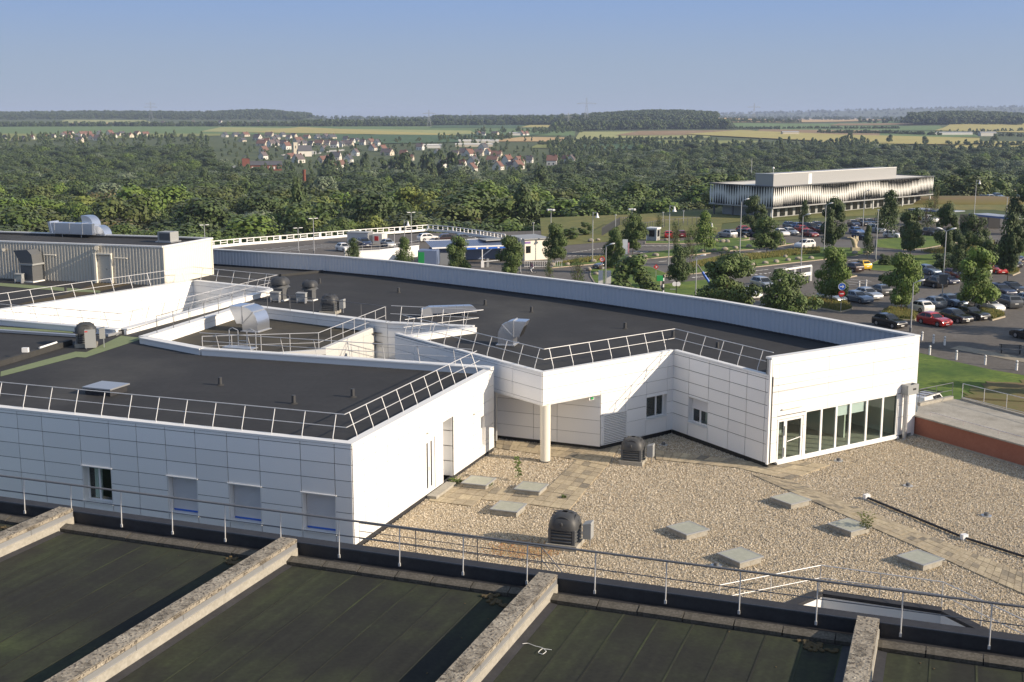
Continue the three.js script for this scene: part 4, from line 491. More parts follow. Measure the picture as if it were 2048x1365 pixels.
// ---------- right-hand red wall, platform ----------
{ const w = thing('red_wall', 'low terracotta rendered wall with pale coping at the right of the terrace', 'wall'); obj('render', wallBox(REDB[0], REDB[2], T - .3, T + 1.12, .35, .5), M.redrender, w); obj('coping', wallBox(REDB[0], REDB[2], T + 1.12, T + 1.2, .62, .3), M.concrete, w); obj('skirting', wallBox(REDB[0], REDB[2], T, T + .09, .1, -.5), M.concrete, w);
  const p = thing('concrete_platform', 'grey concrete platform with railings behind the red wall', 'platform'); const far = [[26.63,-76.43],[29.54,-78.44],[30.1,-78.15],[32.63,-73.48],[36.17,-65.79]]; obj('slab', prism([REDB[0], far[0], far[1], far[2], far[3], far[4], REDB[2]], 4.9, 5.6), M.concrete, p); obj('wall', prism([REDB[0], far[0], far[1], far[2], far[3], far[4], REDB[2]].map((q) => along(q, [40, -55], .02)), 0, 4.9), M.panel[1], p); obj('kerb', [wallBox(far[0], far[1], 5.6, 5.8, .25, 0), wallBox(far[2], far[4], 5.6, 5.72, .25, 0)], M.concrete, p);
  guard('grey tube railing on the far edge of the concrete platform', [far[2], far[3], far[4]], { lean: 0, y: 5.7, step: 1.75, ends: true, h: 1.0, mids: [.08], mat: M.rail }); guard('grey tube railing climbing beside the white van', [far[0], far[1]], { lean: 0, y: 5.7, step: 1.5, ends: true, mids: [.5], mat: M.greyrail, h: 1.0 });
  guard('low grey handrail just behind the terracotta wall', off(along(REDB[0], REDB[1], .1), REDB[2], .9), { lean: 0, y: 6.75, step: 2.3, ends: true, h: .85, mids: [], mat: M.rail }); }
// ---------- trees ----------
function leafGeo(seed, o) {
  const r = rng(seed), n = o.n, pos = new Float32Array(n * 12), col = new Float32Array(n * 12), idx = [], a = V3(), b = V3(), nrm = V3();
  const lobes = []; for (let i = 0; i < o.lobes; i++) { const t = r() * Math.PI * 2, v = o.cone ? Math.pow(r(), .8) : r(), k = o.cone ? (1 - v * .86) : Math.sqrt(Math.max(.05, 1 - Math.pow(v * 1.7 - .7, 2))); const ex = k * .68 * (.3 + r() * .75); lobes.push([Math.cos(t) * ex, v, Math.sin(t) * ex, (o.cone ? .24 + .3 * (1 - v) : .31) * (.6 + r() * .7), .8 + r() * .4]); }
  for (let i = 0; i < n; i++) {
    const L = lobes[Math.floor(r() * lobes.length)]; let x, y, z, l; do { x = r() * 2 - 1; y = r() * 2 - 1; z = r() * 2 - 1; l = x * x + y * y + z * z; } while (l > 1 || l < .02); const sc = Math.pow(l, -.22); x *= sc; y *= sc; z *= sc;
    const px = (L[0] + x * L[3]) * o.r, py = o.y0 + (L[1] * .86 + .07 + y * L[3] * .42) * o.h, pz = (L[2] + z * L[3]) * o.r;
    nrm.set(x + (r() - .5) * .9, y + .3 + (r() - .5) * .9, z + (r() - .5) * .9).normalize(); a.set(r() - .5, r() - .5, r() - .5).cross(nrm).normalize(); b.crossVectors(nrm, a); const s = o.leaf * (.6 + r() * .8);
    const c = L[4] * (.84 + r() * .32), hue = r();
    const vx = [[-1, -.6], [.9, -1], [1, .7], [-.7, 1]]; for (let k = 0; k < 4; k++) { const q = i * 12 + k * 3, u = vx[k][0] * s, w = vx[k][1] * s * .8; pos[q] = px + a.x * u + b.x * w; pos[q + 1] = py + a.y * u + b.y * w; pos[q + 2] = pz + a.z * u + b.z * w; col[q] = c * (.88 + hue * .18); col[q + 1] = c; col[q + 2] = c * (.88 + hue * .16); } const v = i * 4; idx.push(v, v + 1, v + 2, v, v + 2, v + 3);
  }
  const g = new THREE.BufferGeometry(); g.setAttribute('position', new THREE.BufferAttribute(pos, 3)); g.setAttribute('color', new THREE.BufferAttribute(col, 3)); g.setIndex(idx); g.computeVertexNormals(); return g;
}
const leafMat = (r, g, b) => new THREE.MeshPhysicalMaterial({ color: lin(r, g, b), roughness: .75, vertexColors: true, side: THREE.DoubleSide, transmission: .22, thickness: 0 });
const LM = { mid: leafMat(.076, .118, .021), dark: leafMat(.053, .086, .018), yellow: leafMat(.15, .18, .032), pale: leafMat(.16, .20, .12), olive: leafMat(.085, .11, .024), brown: leafMat(.16, .13, .055), bright: leafMat(.115, .175, .024) };
function trunkGeo(seed, h, rad, spread) { const r = rng(seed), g = [cyl([0, -.3, 0], [0, h * .75, 0], rad, 7, rad * .45)]; for (let i = 0; i < 6; i++) { const a = i * 1.05 + r(), y = h * (.25 + .08 * i), e = spread * (.5 + r() * .4); g.push(cyl([0, y, 0], [Math.cos(a) * e, y + h * .22, Math.sin(a) * e], rad * .35, 5, rad * .12)); } return merge(g); }
function treeProto(seed, kind, mat, near) {
  const o = new THREE.Group(); const dn = near ? 1 : .42;
  const P = { round: { n: 9000, h: .84, y0: .15, r: .62, lobes: 34, leaf: .018 }, cone: { n: 5000, h: .86, y0: .14, r: .6, lobes: 34, leaf: .017, cone: 1 }, tall: { n: 3800, h: .95, y0: .05, r: .5, lobes: 24, leaf: .02 }, wood: { n: 7600, h: .94, y0: .04, r: .56, lobes: 26, leaf: .0145 }, thin: { n: 1300, h: .86, y0: .14, r: .5, lobes: 30, leaf: .014 }, bush: { n: 3600, h: 1.0, y0: -.02, r: .5, lobes: 20, leaf: .026 } }[kind];
  if (kind !== 'bush') { const t = new THREE.Mesh(trunkGeo(seed, .8, kind === 'thin' ? .016 : near ? .016 : .022, .32), M.bark); t.name = 'trunk'; t.castShadow = true; o.add(t); if (kind === 'thin') { const r = rng(seed + 4), g = []; for (let i = 0; i < 60; i++) { const a = r() * 6.28, y = .25 + r() * .5, e = .12 + r() * .36; g.push(cyl([Math.cos(a) * e * .25, y, Math.sin(a) * e * .25], [Math.cos(a) * e, y + .1 + r() * .22, Math.sin(a) * e], .005, 4, .002)); } const b = new THREE.Mesh(merge(g), M.bark); b.name = 'branch'; o.add(b); } }
  const c = new THREE.Mesh(leafGeo(seed, { ...P, n: Math.round(P.n * (near ? 1 : dn)), leaf: P.leaf * (near ? 1 : 1.45) }), mat); c.name = 'crown'; c.castShadow = c.receiveShadow = true; o.add(c); return o;
}
const protoCache = new Map(); const proto = (seed, kind, m, near) => { const k = [seed, kind, m, near].join(); if (!protoCache.has(k)) protoCache.set(k, treeProto(seed, kind, LM[m], near)); return protoCache.get(k); };
function tree(name, p, [x, z, h, rad], label, group, rot = 0, y = 0) { const t = p.clone(); t.name = numbered(name); t.position.set(x, y, z); t.scale.set(rad * 2, h, rad * 2); t.rotation.y = rot; scene.add(t); tag(t, label, name === 'shrub' || name === 'hedge' ? 'shrub' : 'tree', group); return t; }
const nearTrees = [
  [[26.11,-144.47,8.08,3.85], 'round', 'mid', 'large round-crowned tree right behind the ribbed parapet'], [[32.23,-139.09,7.39,3.13], 'round', 'mid', 'leafy tree just behind the parapet, left of the traffic sign'], [[41.7,-154.82,7.78,2.19], 'round', 'bright', 'tree growing over the silver car beside the round signs'], [[49,-149.08,7.57,2.61], 'round', 'bright', 'tree in the planted island beside the curved-head lamp'], [[59.47,-152.31,7.92,3.05], 'round', 'bright', 'tree over the white city car island'],
  [[59.76,-222.03,9.7,2.5], 'round', 'dark', 'dark tree left of the stone statue'], [[77.11,-245.82,10.59,2.66], 'cone', 'dark', 'tall conical tree in front of the finned building'], [[70.47,-211.37,8.64,2.73], 'round', 'dark', 'dark tree right of the white open car'], [[62.42,-209.81,5.96,1.31], 'cone', 'dark', 'small conical tree right of the statue'], [[65.49,-268.78,6.46,1.46], 'cone', 'dark', 'slim conical tree against the finned facade'],
  [[50.59,-251.19,8.34,2.72], 'round', 'dark', 'tree at the dark corner of the finned building'], [[46.27,-216.98,7.33,2.89], 'round', 'mid', 'tree by the verge left of the white people carrier'], [[35.06,-217.81,7.72,2.45], 'cone', 'bright', 'bright tree left of the silver off-roader'], [[21.71,-214.54,7.52,2.41], 'round', 'mid', 'tree left of the phone-box kiosk'], [[16.24,-188.95,7.21,1.81], 'round', 'mid', 'tree over the dark brown car'],
  [[29.75,-199.54,6.68,1.91], 'thin', 'mid', 'open-branched tree behind the tall grey lamp'], [[24.19,-171.78,6.87,1.86], 'round', 'dark', 'tree on the verge beside the camera pole'], [[7.16,-198.84,7.07,1.99], 'round', 'mid', 'tree right of the cream kiosk'], [[-0.23,-179.97,6.81,2.32], 'round', 'mid', 'tree in front of the blue canopy sign'], [[-8.37,-182.86,6.53,2.21], 'round', 'mid', 'tree in front of the slatted canopy'],
  [[-16.96,-188.95,5.79,1.97], 'cone', 'mid', 'tree left of the green shed door'], [[-25.87,-194.1,5.54,1.54], 'cone', 'dark', 'small tree in front of the parking deck'], [[9.08,-164.77,5.5,1.72], 'thin', 'mid', 'sparse young tree left of the round road sign'], [[5.51,-174.97,4.21,1.02], 'thin', 'mid', 'thin sapling next to the cyclist'], [[16.54,-158.3,6.29,3.96], 'bush', 'mid', 'spreading pale shrub-tree behind the parapet'],
  [[74.94,-206.77,9.82,2.24], 'round', 'dark', 'tall tree left of the double-headed lamp'], [[83.96,-217.81,7.72,2.72], 'round', 'dark', 'tree in front of the bus canopy'], [[68.18,-181.69,6.87,1.82], 'cone', 'dark', 'tree right of the double-headed lamp'], [[75.18,-180.54,10.13,2.41], 'round', 'dark', 'tree at the right edge above the parked cars'], [[107.8,-254.52,10.33,2.76], 'round', 'dark', 'tree at the far right beyond the bus canopy'],
  [[97.39,-276.51,9.15,1.38], 'thin', 'olive', 'brownish young tree beyond the canopy'], [[32.32,-263.85,3.73,1.32], 'thin', 'olive', 'thin sapling in the dry meadow'], [[88.17,-254.52,7.6,2.12], 'thin', 'mid', 'pale tree in front of the finned facade end'], [[28.41,-208.28,6.96,1.39], 'thin', 'mid', 'slender tree left of the parked red car'], [[52.5, -103, 6.2, 2.4], 'round', 'mid', 'round young tree on the lawn beyond the right edge'], [[68, -119, 11, 4.6], 'round', 'mid', 'large tree beside the bench pavement beyond the right edge'], [[70, -131, 10, 4.2], 'round', 'mid', 'second large tree of the car park beyond the right edge']];
nearTrees.forEach(([d, k, m, l], i) => tree('car_park_tree', proto(100 + (i % 5), k, m, true), d, l, 'trees of the car park', i * 1.7));
[[[62.35,-199.54,2.01,1.5], 'dark', 'clipped dark hedge behind the yellow car'], [[69.29,-190.85,3.21,2.7], 'dark', 'wide dark hedge behind the parked cars'], [[80.03,-200.95,4.38,2.18], 'dark', 'tall dark hedge below the bus canopy'], [[15.49,-254.52,2.86,1.91], 'mid', 'dense bush left of the bell lamp pole'], [[11.89,-245.82,2.36,2.46], 'mid', 'low bush beside the cream kiosk tree'], [[54.47,-174.97,1.78,0.87], 'dark', 'small bush by the striped post']].forEach(([d, m, l], i) => tree('shrub', proto(120 + i % 2, 'bush', m, true), [d[0], d[1], d[2], d[3]], l, 'shrubs of the car park', i));
{ // tall grass on verges and islands
  const r = rng(31), g = new THREE.BufferGeometry(); g.setAttribute('position', new THREE.Float32BufferAttribute([-.02, 0, 0, .02, 0, 0, .05, 1, 0, 0, 0, -.02, 0, 0, .02, 0, 1, .06, -.015, 0, -.015, .015, 0, .015, -.05, .85, .02], 3)); g.computeVertexNormals();
  const areas = [[[[38.32,-156.54],[41.82,-150.67],[43.79,-152.72],[44.21,-158.3],[39.75,-160.56]], 2600, .55], [[[46.31,-148.29],[46.85,-144.84],[49.05,-144.1],[50.3,-146.74],[50.21,-151.08],[48.3,-151.9]], 2200, .5], [[[59.8,-151.49],[58.69,-144.47],[61.07,-146.74],[61.55,-151.08],[61.4,-153.97]], 1600, .5], [[[80.8,-196.78],[78.51,-188.32],[81.3,-190.85],[82.39,-195.43]], 900, .5], [[[37.05,-212.94],[44.85,-215.35],[50.75,-221.17],[58.27,-226.42],[56.09,-217.81],[48.9,-212.94],[41.19,-206.77]], 3800, .55], [[[24.09,-187.7],[30.59,-202.37],[36.78,-211.37],[34.17,-200.95]], 1500, .4], [[[7.24,-200.95],[13.69,-209.81],[19.24,-212.94],[14.16,-203.82]], 1200, .5], [[[75.15,-220.32],[86.77,-231.92],[96.22,-238.67],[92.09,-228.22],[78.6,-214.54]], 1500, .6]];
  const N = areas.reduce((s, a) => s + a[1], 0), im = new THREE.InstancedMesh(g, S({ side: THREE.DoubleSide, roughness: 1 }), N), m4 = new THREE.Matrix4(), q = new THREE.Quaternion(), c = new THREE.Color(); let k = 0;
  for (const [P, n, h] of areas) { const xs = P.map((p) => p[0]), zs = P.map((p) => p[1]), x0 = Math.min(...xs), x1 = Math.max(...xs), z0 = Math.min(...zs), z1 = Math.max(...zs); let c0 = 0; for (let t = 0; t < n * 12 && c0 < n; t++) { const p = [lerp(x0, x1, r()), lerp(z0, z1, r())]; if (!inside(p, P)) continue; q.setFromAxisAngle(V3(0, 1, 0), r() * 6.28); const s = h * (.5 + r() * .8); m4.compose(V3(p[0], .12, p[1]), q, V3(2.6, s, 2.6)); im.setMatrixAt(k, m4); const w = r(); c.setRGB(lerp(.12, .34, w), lerp(.17, .27, w), lerp(.04, .10, w)); im.setColorAt(k, c); k++; c0++; } }
  im.count = k; im.name = 'tall_grass'; im.userData = { kind: 'stuff', label: 'tall drying grass on verges and planted islands', category: 'grass' }; scene.add(im);
}
// weeds on the terrace
{ const w = (name, p, h, n, m, l, lf) => { const o = thing(name, l, 'weed', p); const r = rng(h * 1000 | 0); obj('stem', Array.from({ length: n > 60 ? 7 : 1 }, (_, i) => { const a = i * .9, e = n > 60 ? .3 * r() : .02; return cyl([0, 0, 0], [Math.cos(a) * e, h * (.7 + r() * .3), Math.sin(a) * e], .012, 5, .005); }), LM.olive, o); const g = new THREE.BufferGeometry(), P = []; for (let i = 0; i < n; i++) { const a = r() * 6.28, y = h * (.15 + .85 * i / n), e = n > 60 ? .3 * r() * (y / h + .2) : .02, s = lf * (.7 + r() * .6); const c = [Math.cos(a) * e, y, Math.sin(a) * e], d = [Math.cos(a) * s, .35 * s, Math.sin(a) * s], t = [-Math.sin(a) * s * .35, 0, Math.cos(a) * s * .35]; P.push(...c, c[0] + d[0] * .5 + t[0], c[1] + d[1], c[2] + d[2] * .5 + t[2], c[0] + d[0], c[1] + d[1] * .6, c[2] + d[2], ...c, c[0] + d[0], c[1] + d[1] * .6, c[2] + d[2], c[0] + d[0] * .5 - t[0], c[1] + d[1], c[2] + d[2] * .5 - t[2]); } g.setAttribute('position', new THREE.Float32BufferAttribute(P, 3)); g.computeVertexNormals(); g.setAttribute('color', new THREE.Float32BufferAttribute(new Float32Array(P.length).fill(1), 3)); mesh('leaf_mass', g, LM[m], o).userData.kind = 'stuff'; };
  w('tall_weed', [0.3,6.3,-57.49], 1.25, 46, 'bright', 'single tall leafy weed between two rooflights', .2); w('weed', [15.41,6.3,-49.91], .85, 160, 'yellow', 'yellow-green weed at the corner of a rooflight', .12); w('weed', [-2.77,6.3,-57.07], .22, 70, 'bright', 'small green weed at the door recess corner', .14); w('weed', [-1.27,6.3,-56.42], .2, 70, 'bright', 'low green weed in front of the rooflight by the door', .14); w('weed', [2.47,6.3,-54.68], .14, 60, 'bright', 'tiny weed in a slab joint at the path corner', .1); }
// ---------- forest in the valley ----------
const forestKinds = [[201, 'wood', 'mid'], [202, 'wood', 'dark'], [203, 'wood', 'mid'], [204, 'wood', 'olive'], [205, 'tall', 'dark'], [206, 'wood', 'yellow'], [207, 'wood', 'dark'], [208, 'thin', 'brown'], [209, 'wood', 'pale'], [210, 'wood', 'bright']];
{
  const r = rng(77), fn = fbm(8, 4, 900), list = [];
  const lim = [[-.55, 1500], [-.42, 1480], [-.32, 1420], [-.25, 1380], [-.235, 980], [-.17, 900], [-.1, 930], [-.02, 900], [.03, 960], [.07, 1150], [.1, 1350], [.16, 1480], [.3, 1480], [.36, 1350], [.44, 1380], [.6, 1400]];
  const maxD = (u) => { for (let i = 0; i < lim.length - 1; i++) if (u <= lim[i + 1][0]) return lerp(lim[i][1], lim[i + 1][1], (u - lim[i][0]) / (lim[i + 1][0] - lim[i][0])); return 1400; };
  const edge = (u) => u < -.24 ? 248 : u < -.05 ? lerp(248, 276, (u + .24) / .19) : u < .02 ? lerp(276, 296, (u + .05) / .07) : u < .16 ? lerp(296, 330, (u - .02) / .14) : u < .36 ? lerp(352, 372, (u - .16) / .2) : 388;
  for (let d = 262; d < 1500;) { const step = 8.6 + d * .006, W = .56 * d; for (let x = -W; x < W; x += step) { const xx = x + (r() - .5) * step * .9, dd = d + (r() - .5) * step * .9, u = xx / dd; if (dd < edge(u) || dd > maxD(u)) continue; const den = fn(xx / 900 + .5, dd / 900); if (dd > 420 && den < .34) continue; list.push([xx, dd, u]); } d += step * .9; }
  list.sort((a, b) => a[1] - b[1]);
  const near = [], rest = [];
  for (const [x, d, u] of list) {
    const sp = fn(x / 260 + .3, d / 260 + .1), w = r(); let k; if (d > 430) k = sp < .46 ? (w < .55 ? 1 : w < .85 ? 6 : 2) : sp < .56 ? (w < .4 ? 0 : w < .75 ? 6 : 2) : (w < .3 ? 1 : w < .6 ? 2 : w < .85 ? 3 : 9); else k = sp < .42 ? (w < .6 ? 1 : 6) : sp < .52 ? (w < .5 ? 0 : 2) : sp < .6 ? (w < .5 ? 2 : 3) : w < .3 ? 9 : w < .45 ? 5 : w < .75 ? 0 : 3; if (w > .965) k = 8; if (w > .972 && d < 480) k = 7; if (w < .008) k = 4; if (d < 400 && w > .2 && w < .7) k = [9, 0, 5, 9, 3, 2][Math.floor(w * 60) % 6];
    let rad = (4.8 + r() * r() * 8.5) * (1 + d * .0003), h = 6 + sp * 8 + r() * 4 + (rad > 9 ? 4 : 0); if (k === 4) { h *= 1.3; rad *= .5; } if (d < 300 && u < 0) h *= .8; if (u > .02 && d < edge(u) + 14) { h *= .62; rad *= .8; }
    const e = [x, -d, h, rad, k, r() * 6.28]; (near.length < 300 && Math.abs(u) < .46 ? near : rest).push(e);
  }
  const LB = { mid: 'mid-green broadleaf tree at the near edge of the valley wood', dark: 'dark green broadleaf tree at the near edge of the valley wood', olive: 'olive-green tree at the near edge of the valley wood', yellow: 'yellow-green tree at the near edge of the valley wood', pale: 'grey-green willow at the near edge of the valley wood', bright: 'bright green tree at the near edge of the valley wood', brown: 'half-bare brownish tree at the near edge of the valley wood' };
  for (const [x, z, h, rad, k, a] of near) { const [s, kind, m] = forestKinds[k]; tree('woodland_tree', proto(s, kind, m, false), [x, z, h, rad], LB[m], 'trees at the near edge of the valley wood, ' + m, a, hgt(x, z) - .3); }
  const wood = new THREE.Group(); wood.name = 'valley_wood'; tag(wood, 'dense green wood filling the valley beyond the car parks', 'wood', null, 'stuff'); scene.add(wood);
  // trees among the houses and the woods on the horizon
  const more = []; const scatter = (u0, u1, d0, d1, n, hh = 9, kk) => { for (let i = 0; i < n; i++) { const d = lerp(d0, d1, r()), u = lerp(u0, u1, r()); more.push([u * d, -d, hh * (.6 + r() * .7), hh * .38 * (.7 + r() * .6), kk ?? [1, 6, 0, 2, 3][Math.floor(r() * 5)], r() * 6.28]); } };
  scatter(-.24, .05, 960, 1250, 170, 8); scatter(-.24, .06, 1250, 1900, 280, 7); scatter(-.44, -.25, 1500, 2050, 240, 10); scatter(.03, .12, 1150, 1900, 300, 9); scatter(.1, .3, 1500, 1750, 260, 11); scatter(-.16, -.03, 960, 1060, 26, 20, 4); scatter(.3, .46, 1400, 1560, 160, 12); scatter(-.06, .0, 1900, 2020, 50, 9); scatter(-.03, .06, 2250, 2500, 60, 10);
  const strip = (px, n, h, m = 1) => { for (let s = 0; s < px.length - 1; s++) for (let i = 0; i < n; i++) { const t = (i + r()) / n, x = lerp(px[s][0], px[s + 1][0], t), z = lerp(px[s][2], px[s + 1][2], t); more.push([x + (r() - .5) * 14 * m, z + (r() - .5) * 40 * m, h * (.7 + r() * .6), h * .5 * (.8 + r() * .6), [1, 6, 1, 2][Math.floor(r() * 4)], r() * 6.28]); } };
  strip([[-1311.82,7.93,-2950.39],[-1008.26,8.36,-2983.29],[-641.18,8.36,-2983.29],[-396.45,8.36,-2983.29],[-205.22,9.23,-3051.07]], 190, 11); strip([[-530.61,9.23,-3051.35],[-209.99,10.15,-3122.2],[33.51,11.33,-3142.98],[214.86,11.99,-2977.03]], 150, 15, 2); strip([[-32.76,13.26,-3329.54],[101.67,14.79,-3263.17],[254.15,14.29,-3009.04]], 110, 18, 2); strip([[93.04,1.88,-2491.02],[186.71,3.13,-2585.1],[337.31,4.49,-2686.54],[458.56,4.49,-2686.54],[485.3,6.08,-2776.83]], 90, 17, 2); strip([[458.56,4.49,-2686.54],[679.02,4.49,-2686.54],[855.39,4.49,-2686.54]], 90, 6, .6); strip([[58.5,-8.55,-1872.5],[309.42,-5.94,-2002.81],[309.42,-5.94,-2002.81]], 60, 5, .5); strip([[40.36,-11.44,-1752.17],[202.14,-10.57,-1780.95]], 70, 6, .5); strip([[577.46,-0.89,-2283.17],[678.67,-1.39,-2245.67],[747.48,-3.48,-2126]], 60, 7, .6); strip([[789.32,-1.39,-2245.67],[883.07,-4.5,-2074.96]], 50, 6, .4); strip([[770.88,-1.39,-2245.67],[1059.2,1.88,-2491.02]], 30, 7, .4); strip([[468.31,16.65,-3038.27],[835.11,16.87,-3536.98]], 90, 10, 1); strip([[976.92,15.72,-3423.93],[1033.63,16.14,-3249.23]], 12, 14, .6); strip([[-403.55,19.12,-4035.36],[-216.59,20.56,-4262.16]], 40, 12, 2); strip([[631.29,-11.44,-1752.17],[734.82,-12.27,-1724.29]], 40, 7, 1);
  for (const p of [[469.55,-12.27,-1724.29],[481.39,-11.44,-1752.17],[442.63,-17.13,-1562.5],[454.27,-16.44,-1585.4],[553.68,-10.57,-1780.95],[585.87,-12.27,-1724.29],[720.28,-9.73,-1813.47],[526.01,-8.14,-1893.04]]) more.push([p[0], p[2], 15, 6, 1, r() * 6]);
  const ridge = (u0, u1, d0, d1, n, h) => { for (let i = 0; i < n; i++) { const d = lerp(d0, d1, r()), u = lerp(u0, u1, r()); more.push([u * d, -d, h * (.8 + r() * .5), h * .62 * (.8 + r() * .5), r() < .6 ? 1 : 6, r() * 6.28]); } };
  ridge(-.47, -.165, 4700, 5700, 2600, 20); ridge(-.47, -.17, 4100, 4700, 900, 15); ridge(.062, .168, 2900, 3900, 1300, 17); ridge(.325, .42, 3000, 3700, 900, 20); ridge(-.06, .06, 4300, 5200, 420, 18); ridge(-.17, .45, 5600, 6600, 700, 16); ridge(-.47, .47, 8600, 12800, 1500, 20); ridge(-.065, -.05, 3900, 4100, 60, 18);
  for (let k = 0; k < forestKinds.length; k++) for (const [set, far] of [[rest, false], [more, true]]) {
    const L = set.filter((e) => e[4] === k); if (!L.length) continue; const [s, kind, m] = forestKinds[k], c = proto(s, kind, m, false).children.find((q) => q.name === 'crown'), geo = far ? leafGeo(s + 50, { n: 260, h: .95, y0: .05, r: .5, lobes: 12, leaf: .075 }) : c.geometry; const im = new THREE.InstancedMesh(geo, LM[m], L.length), m4 = new THREE.Matrix4(), q = new THREE.Quaternion(), cc = new THREE.Color();
    L.forEach(([x, z, h, rad, , a], i) => { q.setFromAxisAngle(V3(0, 1, 0), a); m4.compose(V3(x, hgt(x, z) - .5, z), q, V3(rad * 2, h, rad * 2)); im.setMatrixAt(i, m4); });
    im.name = far ? 'far_tree_mass' : 'tree_mass'; im.castShadow = im.receiveShadow = true; wood.add(im);
  }
}
// ---------- village ----------
{
  const r = rng(55), walls = [[.58, .56, .51], [.54, .49, .40], [.62, .61, .58]].map((c) => S({ color: lin(...c), roughness: .9 })), roofs = { d: S({ color: lin(.075, .078, .09), roughness: .8 }), r: S({ color: lin(.17, .09, .068), roughness: .85 }), w: S({ color: lin(.12, .10, .10), roughness: .85 }), b: S({ color: lin(.16, .09, .07), roughness: .85 }) }, pane = S({ color: lin(.04, .045, .05), roughness: .2 });
  const protos = {}; const make = (rk, v) => { const o = new THREE.Group(), w = [9, 11, 8][v], d = [8, 8, 7][v], h = [3.4, 3.2, 4.2][v], rh = [4.4, 3.6, 4][v]; const s = new THREE.Shape([[-d / 2, 0], [d / 2, 0], [d / 2, h], [0, h + rh], [-d / 2, h]].map((p) => new THREE.Vector2(...p))); const wg = new THREE.ExtrudeGeometry(s, { depth: w, bevelEnabled: false }).translate(0, 0, -w / 2).rotateY(Math.PI / 2); const wm = new THREE.Mesh(muv(wg), walls[v]); wm.name = 'wall'; o.add(wm); const an = Math.atan2(rh, d / 2), sl = Math.hypot(rh, d / 2) + .5; const rg = merge([bx(w + .7, .22, sl, 0, h + rh / 2 + .02, d / 4 + .1, 0, an), bx(w + .7, .22, sl, 0, h + rh / 2 + .02, -d / 4 - .1, 0, -an)]); const rm = new THREE.Mesh(rg, roofs[rk]); rm.name = 'roof'; o.add(rm); const ch = new THREE.Mesh(bx(.7, 1.6, .7, w * .3, h + rh + .2, .5), M.brick); ch.name = 'chimney'; o.add(ch); for (const [x, y, z, a] of [[-w * .25, 1.6, d / 2 + .03, 0], [w * .2, 1.6, d / 2 + .03, 0], [w / 2 + .03, h + .9, 0, 1], [w / 2 + .03, 1.5, 1.6, 1], [-w / 2 - .03, 1.5, 1.4, 1]]) { const m = new THREE.Mesh(a ? bx(.06, 1.3, 1.1, x, y, z) : bx(1.2, 1.3, .06, x, y, z), pane); m.name = 'window'; o.add(m); } for (const c of o.children) c.castShadow = c.receiveShadow = true; return o; };
  const LBL = { d: 'slate-roofed house', r: 'red-tiled house', w: 'white-gabled house', b: 'brown-tiled house' }; const zone = ['in the left hillside hamlet', 'in the upper row of the village', 'in the middle of the village', 'at the lower edge of the village by the trees', 'at the right end of the village'];
  const put = (pts, kinds, z) => pts.forEach((p, i) => { const rk = kinds[i % kinds.length], v = Math.floor(r() * 3), key = rk + v; protos[key] ??= make(rk, v); const o = protos[key].clone(); o.name = numbered('village_house'); const s = (.85 + r() * .35) * 1.08; o.position.set(p[0], p[1] - .4, p[2]); o.scale.set(s, s, s); o.rotation.y = (r() < .55 ? 1.1 : -.4) + (r() - .5) * .5; scene.add(o); tag(o, LBL[rk] + ' ' + zone[z], 'house', LBL[rk] + 's ' + zone[z]); });
  put([[-412.81,-4.61,-2069.52],[-393.89,-4.22,-2089.07],[-371.63,-4.61,-2069.52],[-339.58,-5.74,-2013.02],[-319.24,-6.1,-1994.86],[-304.16,-6.32,-1984.12],[-291.89,-6.6,-1969.97],[-260.81,-7.83,-1908.73],[-236.35,-8.98,-1851.16],[-215.63,-11.37,-1754.38],[-205.13,-11.17,-1761.06],[-193.64,-11.83,-1738.99],[-402.78,-7.49,-1925.36],[-488.53,-4.61,-2069.52],[-476.13,-4.06,-2096.99],[-459.98,-4.06,-2096.99],[-379.68,-6.81,-1959.5],[-359.55,-6.81,-1959.5],[-412.61,-8.79,-1860.52]], 'wddrdwdddwbd', 1);
  put([[-336.98,-12.98,-1700.6],[-336.69,-11.83,-1738.99],[-361.44,-10.21,-1792.92],[-357.63,-9.47,-1826.67],[-245.45,-13.6,-1679.99],[-264.61,-11.83,-1738.99],[-275.78,-11.83,-1738.99],[-285.39,-12.22,-1726],[-296.37,-13.29,-1690.24],[-297.58,-11.83,-1738.99],[-322.37,-9.41,-1829.69],[-303.85,-14.91,-1636.35],[-317.02,-13.29,-1690.24],[-362.76,-11.37,-1754.38],[-353.85,-12.35,-1721.72],[-185.29,-15.65,-1611.6],[-191.91,-19.15,-1485.08],[-245.31,-16.48,-1583.95],[-318.36,-17.28,-1557.23],[-239.14,-12.98,-1700.6],[-232.12,-12.35,-1721.72],[-236.78,-10,-1799.89],[-184.77,-15.65,-1611.6],[-168.89,-16.48,-1583.95],[-153.96,-19.03,-1497.28],[-122.77,-15.37,-1621.03]], 'wwrdwwbdwdbr', 2);
